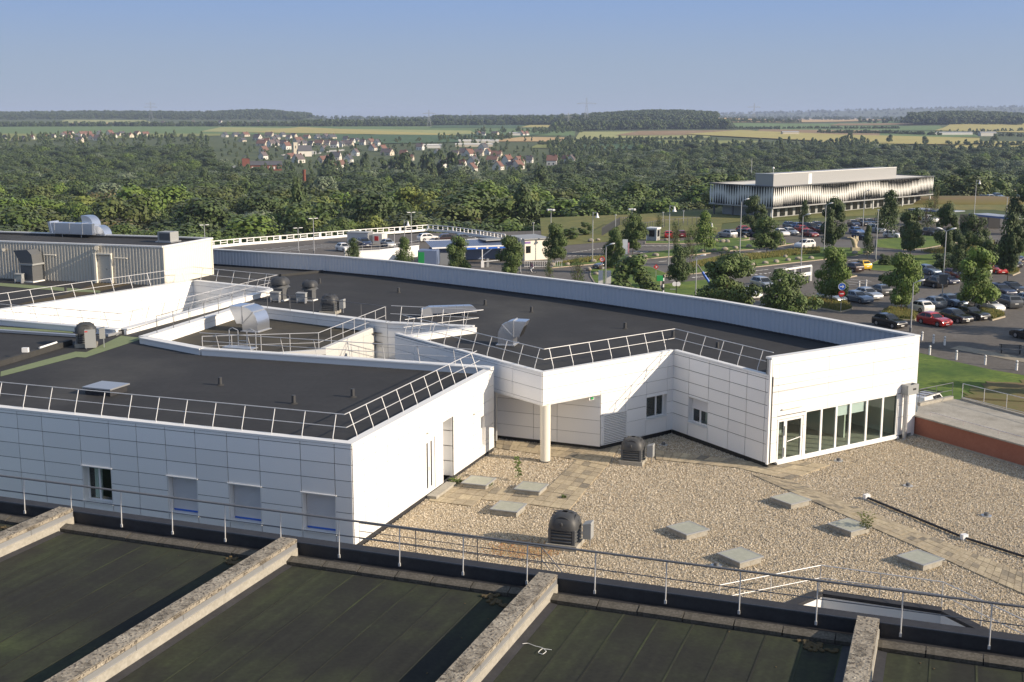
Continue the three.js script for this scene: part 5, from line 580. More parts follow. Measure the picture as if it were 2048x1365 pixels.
  put([[-284.03,-20.16,-1383.57],[-252.84,-20.16,-1383.57],[-228.49,-21.06,-1295.31],[-205.65,-20.57,-1342.75],[-200.95,-21.06,-1295.31],[-172.24,-22.9,-1157.15],[-170.02,-22.34,-1199.84],[-172.81,-21.29,-1278.37],[-198.17,-20.37,-1362.86],[-131.58,-19.27,-1473.08],[-115.24,-20.47,-1352.73],[-90.8,-19.27,-1473.08],[-70.12,-19.03,-1497.28],[-51.11,-19.5,-1449.64],[-41.83,-19.15,-1485.08],[-37.88,-15.93,-1602.28],[-29.98,-18.56,-1514.61],[-18.44,-19.5,-1449.64],[-20.81,-20.96,-1304.25],[-68.67,-22.34,-1199.84],[-57.91,-22.53,-1185.27],[-49.2,-22.63,-1178.11],[-37.53,-23.35,-1123.81],[-39.21,-22.03,-1222.38],[-116.64,-22.34,-1199.84],[-66.07,-21.62,-1253.76],[-59.52,-19.03,-1497.28]], 'wrwdrrbddrbd', 3);
  put([[-4.68,-21.51,-1261.86],[6.7,-21.51,-1261.86],[17.73,-21.06,-1295.31],[-13.26,-22.9,-1157.15],[-0.57,-22.72,-1171.04],[5.47,-22.72,-1171.04],[41.26,-21.75,-1244.04],[58.33,-20.93,-1306.9],[64.3,-21,-1299.91],[78.85,-21.75,-1244.04],[112.16,-21.13,-1290.25],[131.93,-20.75,-1324.75],[-50.23,-3.41,-2129.27],[-59.57,-2.58,-2171.04],[-29.85,-3.25,-2137.5],[25.02,-3.25,-2137.5],[16.73,-3.41,-2129.27]], 'rbdrwbrrwd', 4);
  put([[-782.45,-5.28,-2036.06],[-758.95,-5.81,-2009.35],[-767.27,-4.49,-2075.46],[-711.15,-6.98,-1950.84],[-766.91,-3.67,-2116.4],[-716.36,-6.04,-1998.11],[-744.49,-3.67,-2116.4],[-740.44,-3.42,-2129],[-676.06,-6.77,-1961.55],[-722.13,-3.42,-2129],[-652.84,-7.68,-1915.96],[-709.41,-3.08,-2146.03],[-660.3,-5.66,-2016.91],[-685.38,-3.25,-2137.48],[-640.92,-5.28,-2036.06],[-665.08,-2.82,-2158.99],[-641.81,-3.42,-2129],[-813.21,-6.98,-1950.84],[-764.15,-7.95,-1902.35],[-767.8,-7.12,-1943.76],[-773.29,-8.15,-1892.27],[-652.03,-9.45,-1827.69],[-742.81,-4.09,-2095.73],[-704.36,-5.66,-2016.91],[-767.78,-4.09,-2095.73],[-685.66,-3.67,-2116.4]], 'rdwrrdbr', 0);
  put([[114.26,14.85,-3240.67],[142.73,13.88,-3136.11],[167.73,14.56,-3122.94],[-931.69,15.4,-3556.68],[-863.9,14.86,-3488.89],[-851.49,15.4,-3556.68],[-806.69,14.86,-3488.89],[-974.46,13.72,-3400.27],[-718.68,14.28,-3444.01]], 'ww', 0);
  // special buildings
  const P1 = [[-261.29,-19.39,-1461.26]][0]; const ch = thing('village_church', 'pale stone church with square tower among the village houses', 'church', [P1[0], P1[1] - .5, P1[2]], .5); obj('tower', [bx(5, 17, 5, 0, 8.5, 0), bx(5.4, .6, 5.4, 0, 17.2, 0)], walls[1], ch); obj('nave', bx(17, 7, 8, 11, 3.5, 0), walls[0], ch); const ns = new THREE.Shape([[-4.6, 0], [4.6, 0], [0, 7]].map((p) => new THREE.Vector2(...p))); obj('roof', muv(new THREE.ExtrudeGeometry(ns, { depth: 18, bevelEnabled: false }).rotateY(Math.PI / 2).translate(2.3, 7, 0)), roofs.d, ch); obj('window', [bx(.1, 3, 1.1, -2.55, 12, 0), bx(1.1, 3, .1, 0, 12, 2.55)], pane, ch);
  const P2 = [[-251.39,-23.09,-1143.58]][0]; const br = thing('brick_school', 'long red-brick building with a gabled tower end below the village', 'building', [P2[0], P2[1] - .5, P2[2]], .25); obj('wall', bx(30, 6, 9, 18, 3, 0), M.brick, br); obj('tower', [bx(7, 12, 8, 0, 6, 0)], M.brick, br); obj('roof', [bx(31, .3, 6.5, 18, 7.6, 2.4, 0, .6), bx(31, .3, 6.5, 18, 7.6, -2.4, 0, -.6), bx(5.4, .3, 9, -1.9, 13.3, 0, 0, 0, .7), bx(5.4, .3, 9, 1.9, 13.3, 0, 0, 0, -.7)], roofs.d, br); for (let i = 0; i < 7; i++) obj('window', bx(1.6, 2.4, .1, 6 + i * 4, 3, 4.56), walls[2], br);
  [[[[-50.26,-9.41,-1829.69]][0], 60, 3, 'long pale greenhouse tunnel above the village'], [[[-53.63,-12.67,-1711.1]][0], 52, 3, 'long pale greenhouse roof behind the village'], [[[-109.25,-13.9,-1669.87]][0], 24, 4, 'long flat white shed at the upper village edge'], [[[7.16,-3.41,-2129.27]][0], 24, 5, 'cream flat-roofed hall beside the upper farm'], [[[500.05,-2.24,-2188]][0], 30, 5, 'long cream shed right of the upper farm'], [[[778.83,-2.95,-2152.47]][0], 70, 5, 'long open-sided shed with parked vehicles in far fields'], [[[830.44,-3.48,-2126]][0], 28, 6, 'pale hall right of the long far shed'], [[[-259.33,-23.6,-1104.7]][0], 13, 5, 'white barn left of the red-brick building']].forEach(([p, w, h, l], i) => { const o = thing('farm_shed', l, 'shed', [p[0], p[1] - .3, p[2]], .08); obj('wall', bx(w, h, 12, 0, h / 2, 0), walls[i % 3], o); obj('roof', [bx(w + 1, .3, 7, 0, h + .9, 3, 0, .22), bx(w + 1, .3, 7, 0, h + .9, -3, 0, -.22)], i < 3 ? walls[2] : S({ color: lin(.4, .41, .42), roughness: .7 }), o); });
  { const r2 = rng(8), P = [[-280.92,-18.81,-1506.36],[-274.27,-18.46,-1517.93],[-264.19,-16.75,-1574.94],[-244.78,-18.31,-1522.95],[-236.84,-16.75,-1574.94],[-224.42,-15.93,-1602.28]], g = []; for (let i = 0; i < 260; i++) { const s = Math.floor(r2() * 3) * 2, t = r2(), a = P[s], b = P[s + 1], x = lerp(a[0], b[0], t) + (r2() - .5) * 8, z = lerp(a[2], b[2], t) + (r2() - .5) * 34; g.push(bx(1.6, 1.1, .7, x, hgt(x, z) + .7, z)); } single('cemetery', g, walls[2], 'cluster of small pale tombstones around the church', 'cemetery', null, 'stuff'); }
  { const p = [[-116.15,-23.46,-675.96]][0], o = thing('brick_chimney', 'slim brick chimney rising out of the valley wood', 'chimney', [p[0], p[1] - 6, p[2]]); obj('stack', cyl([0, 0, 0], [0, 26, 0], 1.15, 14, .8), M.brick, o); obj('rim', cyl([0, 25.6, 0], [0, 26.2, 0], .95, 14), M.brick, o); }
}
// power pylons on the horizon
{ const pm = S({ color: lin(.3, .32, .34), roughness: .6, metalness: .4 }); const py = (p, h, w, l) => { const o = thing('power_pylon', l, 'pylon', [p[0], p[1], p[2]], .3, 'lattice pylons along the horizon'), s = h / 40, k = .34; const leg = [[-4, -4], [4, -4], [4, 4], [-4, 4]]; obj('leg', leg.map(([a, b]) => cyl([a * s, 0, b * s], [a * .2 * s, h * .7, b * .2 * s], k, 4, k * .7)), pm, o); obj('mast', [cyl([-.8 * s, h * .68, 0], [-.5 * s, h, 0], k, 4), cyl([.8 * s, h * .68, 0], [.5 * s, h, 0], k, 4)], pm, o); for (const [y, e] of w) obj('cross_arm', [cyl([-e * s, h * y, 0], [e * s, h * y, 0], k, 4), cyl([-e * s, h * y, 0], [0, h * (y + .07), 0], k * .7, 4), cyl([e * s, h * y, 0], [0, h * (y + .07), 0], k * .7, 4)], pm, o); obj('brace', [0, 1, 2, 3].map((i) => { const a = leg[i], b = leg[(i + 1) % 4]; return cyl([a[0] * s * .8, h * .2, a[1] * s * .8], [b[0] * s * .45, h * .5, b[1] * s * .45], k * .6, 4); }), pm, o); };
  const A = [[.72, 13], [.88, 10]], B = [[.78, 16]]; [[[[-1116.62,17.92,-3773.2]], 62, A, 'pylon above the left wooded ridge'], [[[-2076.97,26,-16299.4]], 50, A, 'pylon left of the horizon copse'], [[[-1956.76,26,-16299.4]], 44, B, 'second pylon left of the horizon copse'], [[[-1208.78,26,-16300.01]], 52, A, 'pylon just left of the horizon copse'], [[[-203.11,8.36,-2983.11]], 40, B, 'pale pylon standing below the horizon copse'], [[[-199.39,24,-5862.62]], 44, A, 'pylon right of the horizon copse'], [[[183.44,11.89,-3002.35]], 66, B, 'wide-topped pylon left of the central wood'], [[[672.23,19.9,-3388.8]], 50, B, 'wide-topped pylon right of the central wood'], [[[129.11,6.02,-2785.15]], 34, A, 'thin pale mast in front of the central wood']].forEach(([p, h, w, l]) => py(p[0], h, w, l)); }
// ---------- parking deck ----------
{
  const back = [[-58.8,-225.53],[-52.89,-232.86],[-46.22,-238.67],[-39.29,-245.29],[-31.98,-252.29],[-24.14,-258.52],[-18.47,-263.85]], rt = [[-18.47,-263.85],[-12.85,-259.11],[-6.67,-250.1],[-1.41,-241.68]];
  const dk = thing('deck_parapet', 'white balustrade of open squares along the parking deck edge', 'balustrade');
  const run = (pts) => { for (let s = 0; s < pts.length - 1; s++) { const a = pts[s], b = pts[s + 1], L = len2(a, b), n = Math.round(L / 1.5), ry = yaw(a, b); obj('plinth', wallBox(a, b, 0, .5, .3, 0), M.panel[1], dk); obj('rail', wallBox(a, b, 1.25, 1.4, .16, 0), M.panel[1], dk); for (let i = 0; i <= n; i++) { const p = along(a, b, i / n), m = mesh('upright', shared(i % 7 === 0 ? .5 : .16, .78, .14), M.panel[0], dk); m.position.set(p[0], .87, p[1]); m.rotation.y = ry; if (i < n && i % 2) { const q = along(a, b, (i + .5) / n), mm = mesh('middle_bar', shared(1.3, .1, .1), M.panel[0], dk); mm.position.set(q[0], .87, q[1]); mm.rotation.y = ry; } } } };
  run(back); run(rt);
  const rw = thing('ramp_wall', 'sunlit white ramp wall in front of the parking deck', 'wall'); const a = [[-28.4,-203.09],[-22.77,-206.03],[-16.63,-213.74]]; for (let i = 0; i < 2; i++) { obj('wall', wallBox(a[i], a[i + 1], 0, 1.9, .35, .5), M.panel[0], rw); obj('cap', wallBox(a[i], a[i + 1], 1.9, 2.0, .5, .35), M.panel[2], rw); } guard('low pipe railing on top of the white ramp wall', a.map((p) => [p[0], p[1] - .2]), { lean: 0, y: 2.0, step: 1.8, ends: true, h: .8, mids: [.4], mat: M.rail, name: 'guard_rail' });
  const hut = thing('deck_hut', 'grey service hut with a red panel on the parking deck', 'hut', [-28.55,0,-236.7], -.3); obj('wall', [bx(4.4, 2.1, 2.6, -1.6, 1.05, 0)], M.galv, hut); obj('end_wall', bx(2.0, 2.0, 2.6, 2.4, 1.0, -.6), M.cream, hut); obj('roof', bx(4.8, .14, 3, -1.6, 2.17, 0), M.greybox, hut); obj('red_panel', bx(.8, .9, .06, 2.2, 1.1, .73), M.red, hut);
  const g = []; for (let i = 0; i < 13; i++) { const p = along([[-53.78,-220.32],[-37.64,-234.76]][0], [[-53.78,-220.32],[-37.64,-234.76]][1], i / 12), q = along([[-47.91,-214.54],[-31.38,-231.92]][0], [[-47.91,-214.54],[-31.38,-231.92]][1], i / 12); g.push(bx(len2(p, q), .012, .14, (p[0] + q[0]) / 2, .03, (p[1] + q[1]) / 2, yaw(p, q))); } structure('bay_marking', g, M.whitepaint);
}
// ---------- pay station ----------
{
  const c = [4.18,0,-208.28], bl = thing('cream_kiosk', 'cream pay-station building with a shallow roof', 'building', c, .5); obj('wall', bx(4.6, 3.7, 5, 0, 1.85, -2.4), M.cream, bl); obj('side_wing', bx(1.4, 3, 4, 2.9, 1.5, -2.8), M.cream, bl); obj('roof', [bx(5.4, .16, 5.8, .1, 3.8, -2.4, 0, .03), bx(9, .16, 3, -4, 3.55, -4)], M.greybox, bl); obj('window', bx(.9, 1.2, .06, -1.6, 1.9, .13), M.darkglass, bl); obj('purple_sign', bx(1.1, .35, .05, -1.7, 3.1, .13), S({ color: lin(.2, .12, .35), roughness: .5 }), bl);
  const k0 = [-12.24,0,-203.09], k1 = [-1.64,0,-206.77]; const cn = thing('slatted_canopy', 'long blue-grey slatted canopy over the car park entry lanes', 'canopy', [(k0[0] + k1[0]) / 2, 0, (k0[2] + k1[2]) / 2], yaw([k0[0], k0[2]], [k1[0], k1[2]])); const L = len2([k0[0], k0[2]], [k1[0], k1[2]]) + 3.2; const bluegrey = S({ color: lin(.16, .21, .33), roughness: .45, metalness: .2 });
  for (let i = 0; i < 40; i++) obj('slat', bx(.3, .05, 4.6, -L / 2 + (i + .5) * L / 40, 3.1 + .0, -1.6, 0, .18), bluegrey, cn); obj('gutter', bx(L, .22, .2, 0, 2.72, .75), M.whitemetal, cn); obj('ridge', bx(L, .1, .2, 0, 3.55, -3.9), M.whitemetal, cn); obj('blue_sign', bx(L * .55, .34, .1, L * .2, 2.45, .75), M.blue, cn); for (const x of [.05, .18, .32]) obj('sign_mark', bx(.35, .22, .02, L * x, 2.45, .81), M.whitepaint, cn); for (const x of [-.45, -.1, .12, .42]) obj('post', bx(.14, 2.7, .14, L * x, 1.35, .6), M.whitemetal, cn); obj('rear_wall', bx(L * .9, 2.4, .1, 0, 1.2, -3.8), bluegrey, cn);
  const sh = thing('blue_shed', 'small blue-grey shed with a green door under the canopy end', 'shed', [-14.17,0,-200.24], -.1); obj('wall', bx(3.2, 2.5, 3, 0, 1.25, -1.2), bluegrey, sh); obj('green_door', bx(1.0, 2.2, .06, -1.0, 1.15, .34), M.green, sh); obj('panel', bx(1.6, 2.0, .06, 2.9, 1.1, -.2), M.greybox, sh);
  const bg = thing('entry_barrier', 'white barrier arm with its housing at the pay lane', 'barrier', [-4.88,0,-197.47], .1); obj('housing', bx(.5, 1.1, .4, 0, .55, 0), M.whitemetal, bg); obj('arm', bx(4.2, .12, .08, 1.9, 1.1, 0, 0, 0, .08), M.whitemetal, bg); obj('ticket_post', bx(.4, 1.4, .35, .9, .7, -.3), M.greybox, bg);
  const fb = [5.08,0,-198.84], fn = thing('kiosk_fence', 'light metal fence in front of the cream kiosk', 'fence', fb, .05); for (let i = 0; i < 18; i++) obj('bar', bx(.05, 1.0, .05, -3 + i * .36, .5, 1.2), M.whitemetal, fn); obj('rail', [bx(6.4, .06, .06, .06, 1.0, 1.2), bx(6.4, .06, .06, .06, .15, 1.2)], M.whitemetal, fn);
}
// ---------- finned building ----------
{
  const C = [[64.1,-295.59]][0], Rr = [[122.75,-351.56]][0], Lf = [[51.3,-313.18]][0]; const fb = thing('finned_building', 'long raised building wrapped in twisted white vertical fins', 'building'); const dark = S({ color: lin(.10, .105, .115), roughness: .5 }), fin = S({ color: lin(.7, .7, .68), roughness: .4 }), boxm = S({ color: lin(.33, .335, .34), roughness: .5 });
  const back = [Rr[0] + Lf[0] - C[0], Rr[1] + Lf[1] - C[1]]; const lu = len2(C, Rr), lv = len2(C, Lf), uu = [(Rr[0] - C[0]) / lu, (Rr[1] - C[1]) / lu], vv = [(Lf[0] - C[0]) / lv, (Lf[1] - C[1]) / lv], ins = (d) => [[C, 1, 1], [Rr, -1, 1], [back, -1, -1], [Lf, 1, -1]].map(([p, a, b]) => [p[0] + (uu[0] * a + vv[0] * b) * d, p[1] + (uu[1] * a + vv[1] * b) * d]);
  obj('volume', prism(ins(.9), 2.9, 7.7), dark, fb); obj('roof', poly(ins(.3), 7.8), M.cream, fb); obj('floor_slab', prism(ins(-.1), 2.55, 2.85), boxm, fb); obj('roof_edge', [wallBox(C, Rr, 7.75, 8.02, .4, 0), wallBox(Lf, C, 7.75, 8.02, .4, 0), wallBox(Rr, back, 7.75, 8.02, .4, 0), wallBox(back, Lf, 7.75, 8.02, .4, 0)], dark, fb);
  const finG = []; for (let v = 0; v < 8; v++) { const ph = v / 8 * Math.PI * 2, pos = [], N = 10; for (let i = 0; i <= N; i++) { const t = i / N, t0 = .5 + .14 * Math.sin(ph), a = .08 + .72 * Math.pow(Math.min(1, Math.abs(t - t0) / .6), 1.15), y = 2.85 + t * 4.9, w = .42; pos.push([-Math.cos(a) * w, y, Math.sin(a) * w * .9], [Math.cos(a) * w, y, -Math.sin(a) * w * .9]); } const P = []; for (let i = 0; i < N; i++) { const [a, b, c, d] = [pos[2 * i], pos[2 * i + 1], pos[2 * i + 3], pos[2 * i + 2]]; P.push(...a, ...b, ...c, ...a, ...c, ...d); } const g = new THREE.BufferGeometry(); g.setAttribute('position', new THREE.Float32BufferAttribute(P, 3)); const g2 = g.clone().translate(0, 0, -.04); const m = mergeGeometries([g, g2]); m.computeVertexNormals(); finG.push(m); }
  const fins = (a, b, sx) => { const n = Math.round(len2(a, b) / .86), ry = yaw(a, b); for (let i = 0; i < n; i++) { const p = along(a, b, (i + .5) / n), m = mesh('fin', finG[Math.floor((((i / n) * 2.4) % 1) * 8)], fin, fb); m.position.set(p[0], 0, p[1]); m.rotation.y = ry; m.scale.x = sx; } }; fins(Lf, C, -1); fins(C, Rr, 1);
  const ub = [[64.06,-295.99],[108.11,-340.17],[60.57,-300.59]], ubk = [ub[1][0] + ub[2][0] - ub[0][0], ub[1][1] + ub[2][1] - ub[0][1]]; obj('upper_block', prism([ub[0], ub[1], ubk, ub[2]], 7.85, 10.9), boxm, fb); obj('upper_coping', [wallBox(ub[0], ub[1], 10.9, 11.05, .5, .3), wallBox(ub[2], ub[0], 10.9, 11.05, .5, .3)], M.coping, fb); { const p = along(ub[0], ub[1], .27); obj('pale_panel', bx(1.6, 2.6, .08, p[0], 9.3, p[1], yaw(ub[0], ub[1])), M.whitemetal, fb); }
  obj('ground_floor', prism(ins(2.6), 0, 2.6), M.greybox, fb); { const q = ins(2.5), n = 22; for (let i = 0; i < n; i++) { const p = along(q[0], q[1], (i + .5) / n); obj('window', bx(2.1, 2.1, .08, p[0], 1.3, p[1], yaw(q[0], q[1])), M.darkglass, fb); } }
  for (let i = 0; i < 6; i++) { const p = along(ins(.6)[0], ins(.6)[1], i / 5); obj('column', cyl([p[0], 0, p[1]], [p[0], 2.6, p[1]], .2, 8), M.whitemetal, fb); } for (let i = 0; i < 3; i++) { const p = along(ins(1)[3], ins(1)[0], i / 3); obj('column', cyl([p[0], -1, p[1]], [p[0], 2.6, p[1]], .25, 8), dark, fb); }
  obj('antenna', [cyl([C[0] - 4, 10.9, C[1] - 8], [C[0] - 4, 14.5, C[1] - 8], .06, 6), cyl([C[0], 10.9, C[1] - 1.2], [C[0], 12.2, C[1] - 1.2], .08, 6)], M.galv, fb); obj('dome_lamp', new THREE.SphereGeometry(.3, 10, 8).translate(C[0], 12.4, C[1] - 1.2), M.whitemetal, fb);
}
{ const o = thing('bus_canopy', 'long flat blue-edged canopy over parked vehicles at right', 'canopy'); const a = [[92.53,-280.65],[99.32,-271.37],[101.07,-265.52],[106.02,-251.92]]; const blue = S({ color: lin(.10, .16, .34), roughness: .5 }), top = S({ color: lin(.34, .38, .44), roughness: .5 }); for (const [p, q] of [[a[0], a[1]], [a[2], a[3]]]) { obj('roof', wallBox(p, q, 3.5, 3.66, 5, .5), top, o); obj('fascia', wallBox(p, q, 3.3, 3.68, .12, -.6), blue, o); for (const t of [.1, .5, .9]) { const c = along(p, q, t); obj('post', bx(.2, 3.4, .2, c[0], 1.7, c[1] - 2.5), M.greyrail, o); } } obj('dark_screen', bx(9, 3.2, .2, a[2][0] + 4, 1.6, a[2][1] - 4), M.backing, o); }
// ---------- cars ----------
const tyre = S({ color: lin(.02, .02, .02), roughness: .8 }), rimM = S({ color: lin(.4, .4, .42), roughness: .35, metalness: .8 }), lampM = S({ color: lin(.75, .76, .78), roughness: .12, metalness: .3 }), tailM = S({ color: lin(.4, .015, .015), roughness: .25 }), plateM = S({ color: lin(.75, .75, .72), roughness: .5 }), carGlass = S({ color: lin(.018, .022, .026), roughness: .05, metalness: .1 });
const paint = {}; const PC = { red: [.42, .018, .012], darkred: [.16, .012, .014], black: [.012, .012, .014], navy: [.015, .022, .055], grey: [.12, .125, .13], silver: [.42, .44, .46], white: [.75, .75, .74], blue: [.06, .14, .34], steel: [.16, .21, .28], yellow: [.72, .45, .02], brown: [.05, .03, .025] };
for (const k of Object.keys(PC)) paint[k] = new THREE.MeshPhysicalMaterial({ color: lin(...PC[k]), roughness: .32, metalness: ['silver', 'grey', 'steel'].includes(k) ? .45 : .05, clearcoat: 1, clearcoatRoughness: .06 });
const CT = { hatch: { L: 4.05, W: 1.74, H: 1.47, hood: .95, hoodH: .92, nose: .66, ws: 1.75, r0: 1.95, r1: 3.45, tail: 3.98, wb: [.78, 3.3], wr: .31 }, city: { L: 3.6, W: 1.63, H: 1.5, hood: .8, hoodH: .94, nose: .66, ws: 1.5, r0: 1.62, r1: 3.0, tail: 3.5, wb: [.66, 2.95], wr: .29 }, suv: { L: 4.4, W: 1.83, H: 1.66, hood: 1.05, hoodH: 1.06, nose: .78, ws: 1.8, r0: 1.98, r1: 3.85, tail: 4.34, wb: [.86, 3.55], wr: .35 }, saloon: { L: 4.55, W: 1.8, H: 1.45, hood: 1.05, hoodH: .9, nose: .64, ws: 1.95, r0: 2.2, r1: 3.55, tail: 4.25, wb: [.88, 3.62], wr: .32 }, mpv: { L: 4.3, W: 1.78, H: 1.64, hood: .75, hoodH: 1.0, nose: .7, ws: 1.55, r0: 1.85, r1: 3.75, tail: 4.24, wb: [.8, 3.5], wr: .31 }, van: { L: 4.4, W: 1.8, H: 1.84, hood: .8, hoodH: 1.05, nose: .75, ws: 1.4, r0: 1.6, r1: 4.25, tail: 4.36, wb: [.85, 3.6], wr: .32 } };
const carParts = new Map();
function carShapes(t) {
  if (carParts.has(t)) return carParts.get(t); const c = CT[t], W = c.W, b = .07, belt = c.hoodH + .02; const s = new THREE.Shape(); const ar = c.wr + .07, yb = .2;
  s.moveTo(0.03, yb + .1); s.lineTo(.12, yb); s.lineTo(c.wb[0] - ar, yb); s.absarc(c.wb[0], c.wr, ar, Math.PI + .28, -.28, true); s.lineTo(c.wb[1] - ar, yb); s.absarc(c.wb[1], c.wr, ar, Math.PI + .28, -.28, true); s.lineTo(c.L - .12, yb); s.lineTo(c.L - .02, yb + .15); s.lineTo(c.L - .01, belt - .2); s.lineTo(c.tail, belt); s.lineTo(c.ws - .1, belt); s.quadraticCurveTo(c.hood * .75, c.hoodH + .02, .22, c.nose + .12); s.quadraticCurveTo(.02, c.nose, 0, c.nose - .12); s.lineTo(.03, yb + .1);
  const body = toCreasedNormals(new THREE.ExtrudeGeometry(s, { depth: W - 2 * b, bevelEnabled: true, bevelSize: b * .6, bevelThickness: b, bevelSegments: 3, curveSegments: 10 }).translate(0, 0, -W / 2 + b), .6);
  const w0 = W / 2 - .06, w1 = W / 2 - .2, H = c.H, bot = [[c.ws - .25, belt - .02], [c.tail, belt - .02]], hx = (x0, x1, y0, y1, wa, wb_) => { const P = [[x0[0], y0, -wa], [x0[1], y0, -wa], [x0[1], y0, wa], [x0[0], y0, wa], [x1[0], y1, -wb_], [x1[1], y1, -wb_], [x1[1], y1, wb_], [x1[0], y1, wb_]]; const F = [[0, 4, 5, 1], [1, 5, 6, 2], [2, 6, 7, 3], [3, 7, 4, 0], [4, 7, 6, 5]], pos = []; for (const f of F) for (const k of [0, 1, 2, 0, 2, 3]) pos.push(...P[f[k]]); const g = new THREE.BufferGeometry(); g.setAttribute('position', new THREE.Float32BufferAttribute(pos, 3)); g.computeVertexNormals(); g.setAttribute('uv', new THREE.Float32BufferAttribute(new Float32Array(pos.length / 3 * 2), 2)); return g; };
  const B0 = [c.ws - .45, c.tail - .0], B1 = [c.r0 + .1, c.r1]; const cabin = merge([hx(B0, B1, belt - .03, H - .08, w0, w1), hx([B1[0], B1[1]], [B1[0] + .25, B1[1] - .2], H - .085, H, w1, w1 - .12)]);
  const yA = belt + .03, yB = H - .13, at = (y, k) => { const t2 = (y - belt) / (H - .08 - belt); return [lerp(B0[0], B1[0], t2), lerp(B0[1], B1[1], t2), lerp(w0, w1, t2)][k]; }; const quad = (p) => { const pos = []; for (const k of [0, 1, 2, 0, 2, 3]) pos.push(...p[k]); const g = new THREE.BufferGeometry(); g.setAttribute('position', new THREE.Float32BufferAttribute(pos, 3)); g.computeVertexNormals(); return g; }; const e = .012;
  const ws = quad([[at(yA, 0) - e * 1.5, yA + e, at(yA, 2) - .08], [at(yA, 0) - e * 1.5, yA + e, -at(yA, 2) + .08], [at(yB, 0) - e * 1.5, yB + e, -at(yB, 2) + .08], [at(yB, 0) - e * 1.5, yB + e, at(yB, 2) - .08]]); const y2 = yA + .08, rw = quad([[at(y2, 1) + e, y2, -at(y2, 2) + .12], [at(y2, 1) + e, y2, at(y2, 2) - .12], [at(yB, 1) + e, yB, at(yB, 2) - .12], [at(yB, 1) + e, yB, -at(yB, 2) + .12]]);
  const sw = []; const m = (y) => lerp(at(y, 0), at(y, 1), .52); for (const sd of [1, -1]) { const z = (y) => sd * (at(y, 2) + e); for (const [l, rr] of [[(y) => at(y, 0) + .16, (y) => m(y) - .05], [(y) => m(y) + .04, (y) => at(y, 1) - .22]]) { if (t === 'van' && l === sw.l2) continue; const q = [[l(yA), yA, z(yA)], [rr(yA), yA, z(yA)], [rr(yB), yB, z(yB)], [l(yB), yB, z(yB)]]; sw.push([quad(sd > 0 ? q : q.reverse()), l(yA) > m(yA)]); } }
  const wheel = new THREE.CylinderGeometry(c.wr, c.wr, .2, 18).rotateX(Math.PI / 2), rim = new THREE.CylinderGeometry(c.wr * .64, c.wr * .64, .215, 12).rotateX(Math.PI / 2);
  const hl = [1, -1].map((sd) => bx(.34, .14, .32, .2, c.nose + .02, sd * (W / 2 - .24), -sd * .35)), tl = [1, -1].map((sd) => bx(.1, .3, .22, c.L - .09, belt - .2, sd * (W / 2 - .15))), grille = bx(.08, .2, W * .5, .035, c.nose - .22, 0), pl = [bx(.03, .11, .5, -.02, c.nose - .3, 0), bx(.03, .11, .5, c.L + .03, belt - .4, 0)], mir = [1, -1].map((sd) => bx(.16, .12, .2, c.ws - .05, belt + .08, sd * (W / 2 + .06))), under = bx(c.L - .5, .2, W - .3, c.L / 2, .3, 0);
  const out = { c, body, cabin, ws, rw, sw, wheel, rim, hl, tl, grille, pl, mir, under }; carParts.set(t, out); return out;
}
function car([x, z, a], type, color, label, y = .02) {
  const s = carShapes(type), c = s.c, o = thing({ hatch: 'hatchback_car', city: 'city_car', suv: 'off_road_car', saloon: 'saloon_car', mpv: 'people_carrier', van: 'delivery_van' }[type], label, type === 'van' ? 'van' : 'car', [x, y, z], a + Math.PI, 'parked cars'), g = new THREE.Group(); const X = -c.L / 2;
  const add = (n, geo, m, par = o) => { const q = mesh(n, geo, m, par); if (par === o) q.position.x = X; return q; };
  const bd = add('body', s.body, paint[color]); add('cabin', s.cabin, paint[color]); add('windscreen', s.ws, carGlass); add('rear_window', s.rw, type === 'van' ? paint[color] : carGlass); for (const [q, rear] of s.sw) if (!(type === 'van' && rear)) add('side_window', q, carGlass); s.hl.forEach((q) => add('headlight', q, lampM)); s.tl.forEach((q) => add('tail_light', q, tailM)); add('grille', s.grille, M.black); s.pl.forEach((q) => add('number_plate', q, plateM)); s.mir.forEach((q) => add('mirror', q, paint[color])); add('underbody', s.under, M.black);
  for (const wx of c.wb) for (const sd of [1, -1]) { const w = add('wheel', s.wheel, tyre); w.position.set(X + wx, c.wr, sd * (c.W / 2 - .11)); mesh('rim', s.rim, rimM, w); } return o;
}
// each entry: ground points of tail and nose in the photograph's layout, already turned into metres
car([44.6,-139.63,-1.07], 'hatch', 'black', 'black hatchback parked alone just behind the parapet corner'); car([50.25,-140.69,-1.09], 'hatch', 'red', 'bright red hatchback beside the curved-head lamp'); car([53.76,-143.21,-1.2], 'hatch', 'black', 'black hatchback right of the bright red hatchback'); car([56.48,-145.62,-1.11], 'saloon', 'black', 'black saloon, second from the bright red hatchback'); car([61.13,-151.51,-1.17], 'city', 'white', 'small white city car behind the grassy island');
car([64.73,-154.86,1.7], 'suv', 'grey', 'dark grey off-roader with red tail lights right of the city car'); car([68.21,-158.12,1.79], 'hatch', 'silver', 'pale silver hatchback at the right edge'); car([51.79,-151.11,1.99], 'hatch', 'white', 'white hatchback showing its tail behind the bright red hatchback'); car([54.87,-154.85,1.83], 'hatch', 'silver', 'silver hatchback left of the lamp with the dark box'); car([57.78,-156.14,-1.26], 'saloon', 'steel', 'steel-blue saloon right of the lamp with the dark box'); car([59.36,-157.67,1.75], 'saloon', 'grey', 'dark estate-like saloon showing its tail behind the black cars');
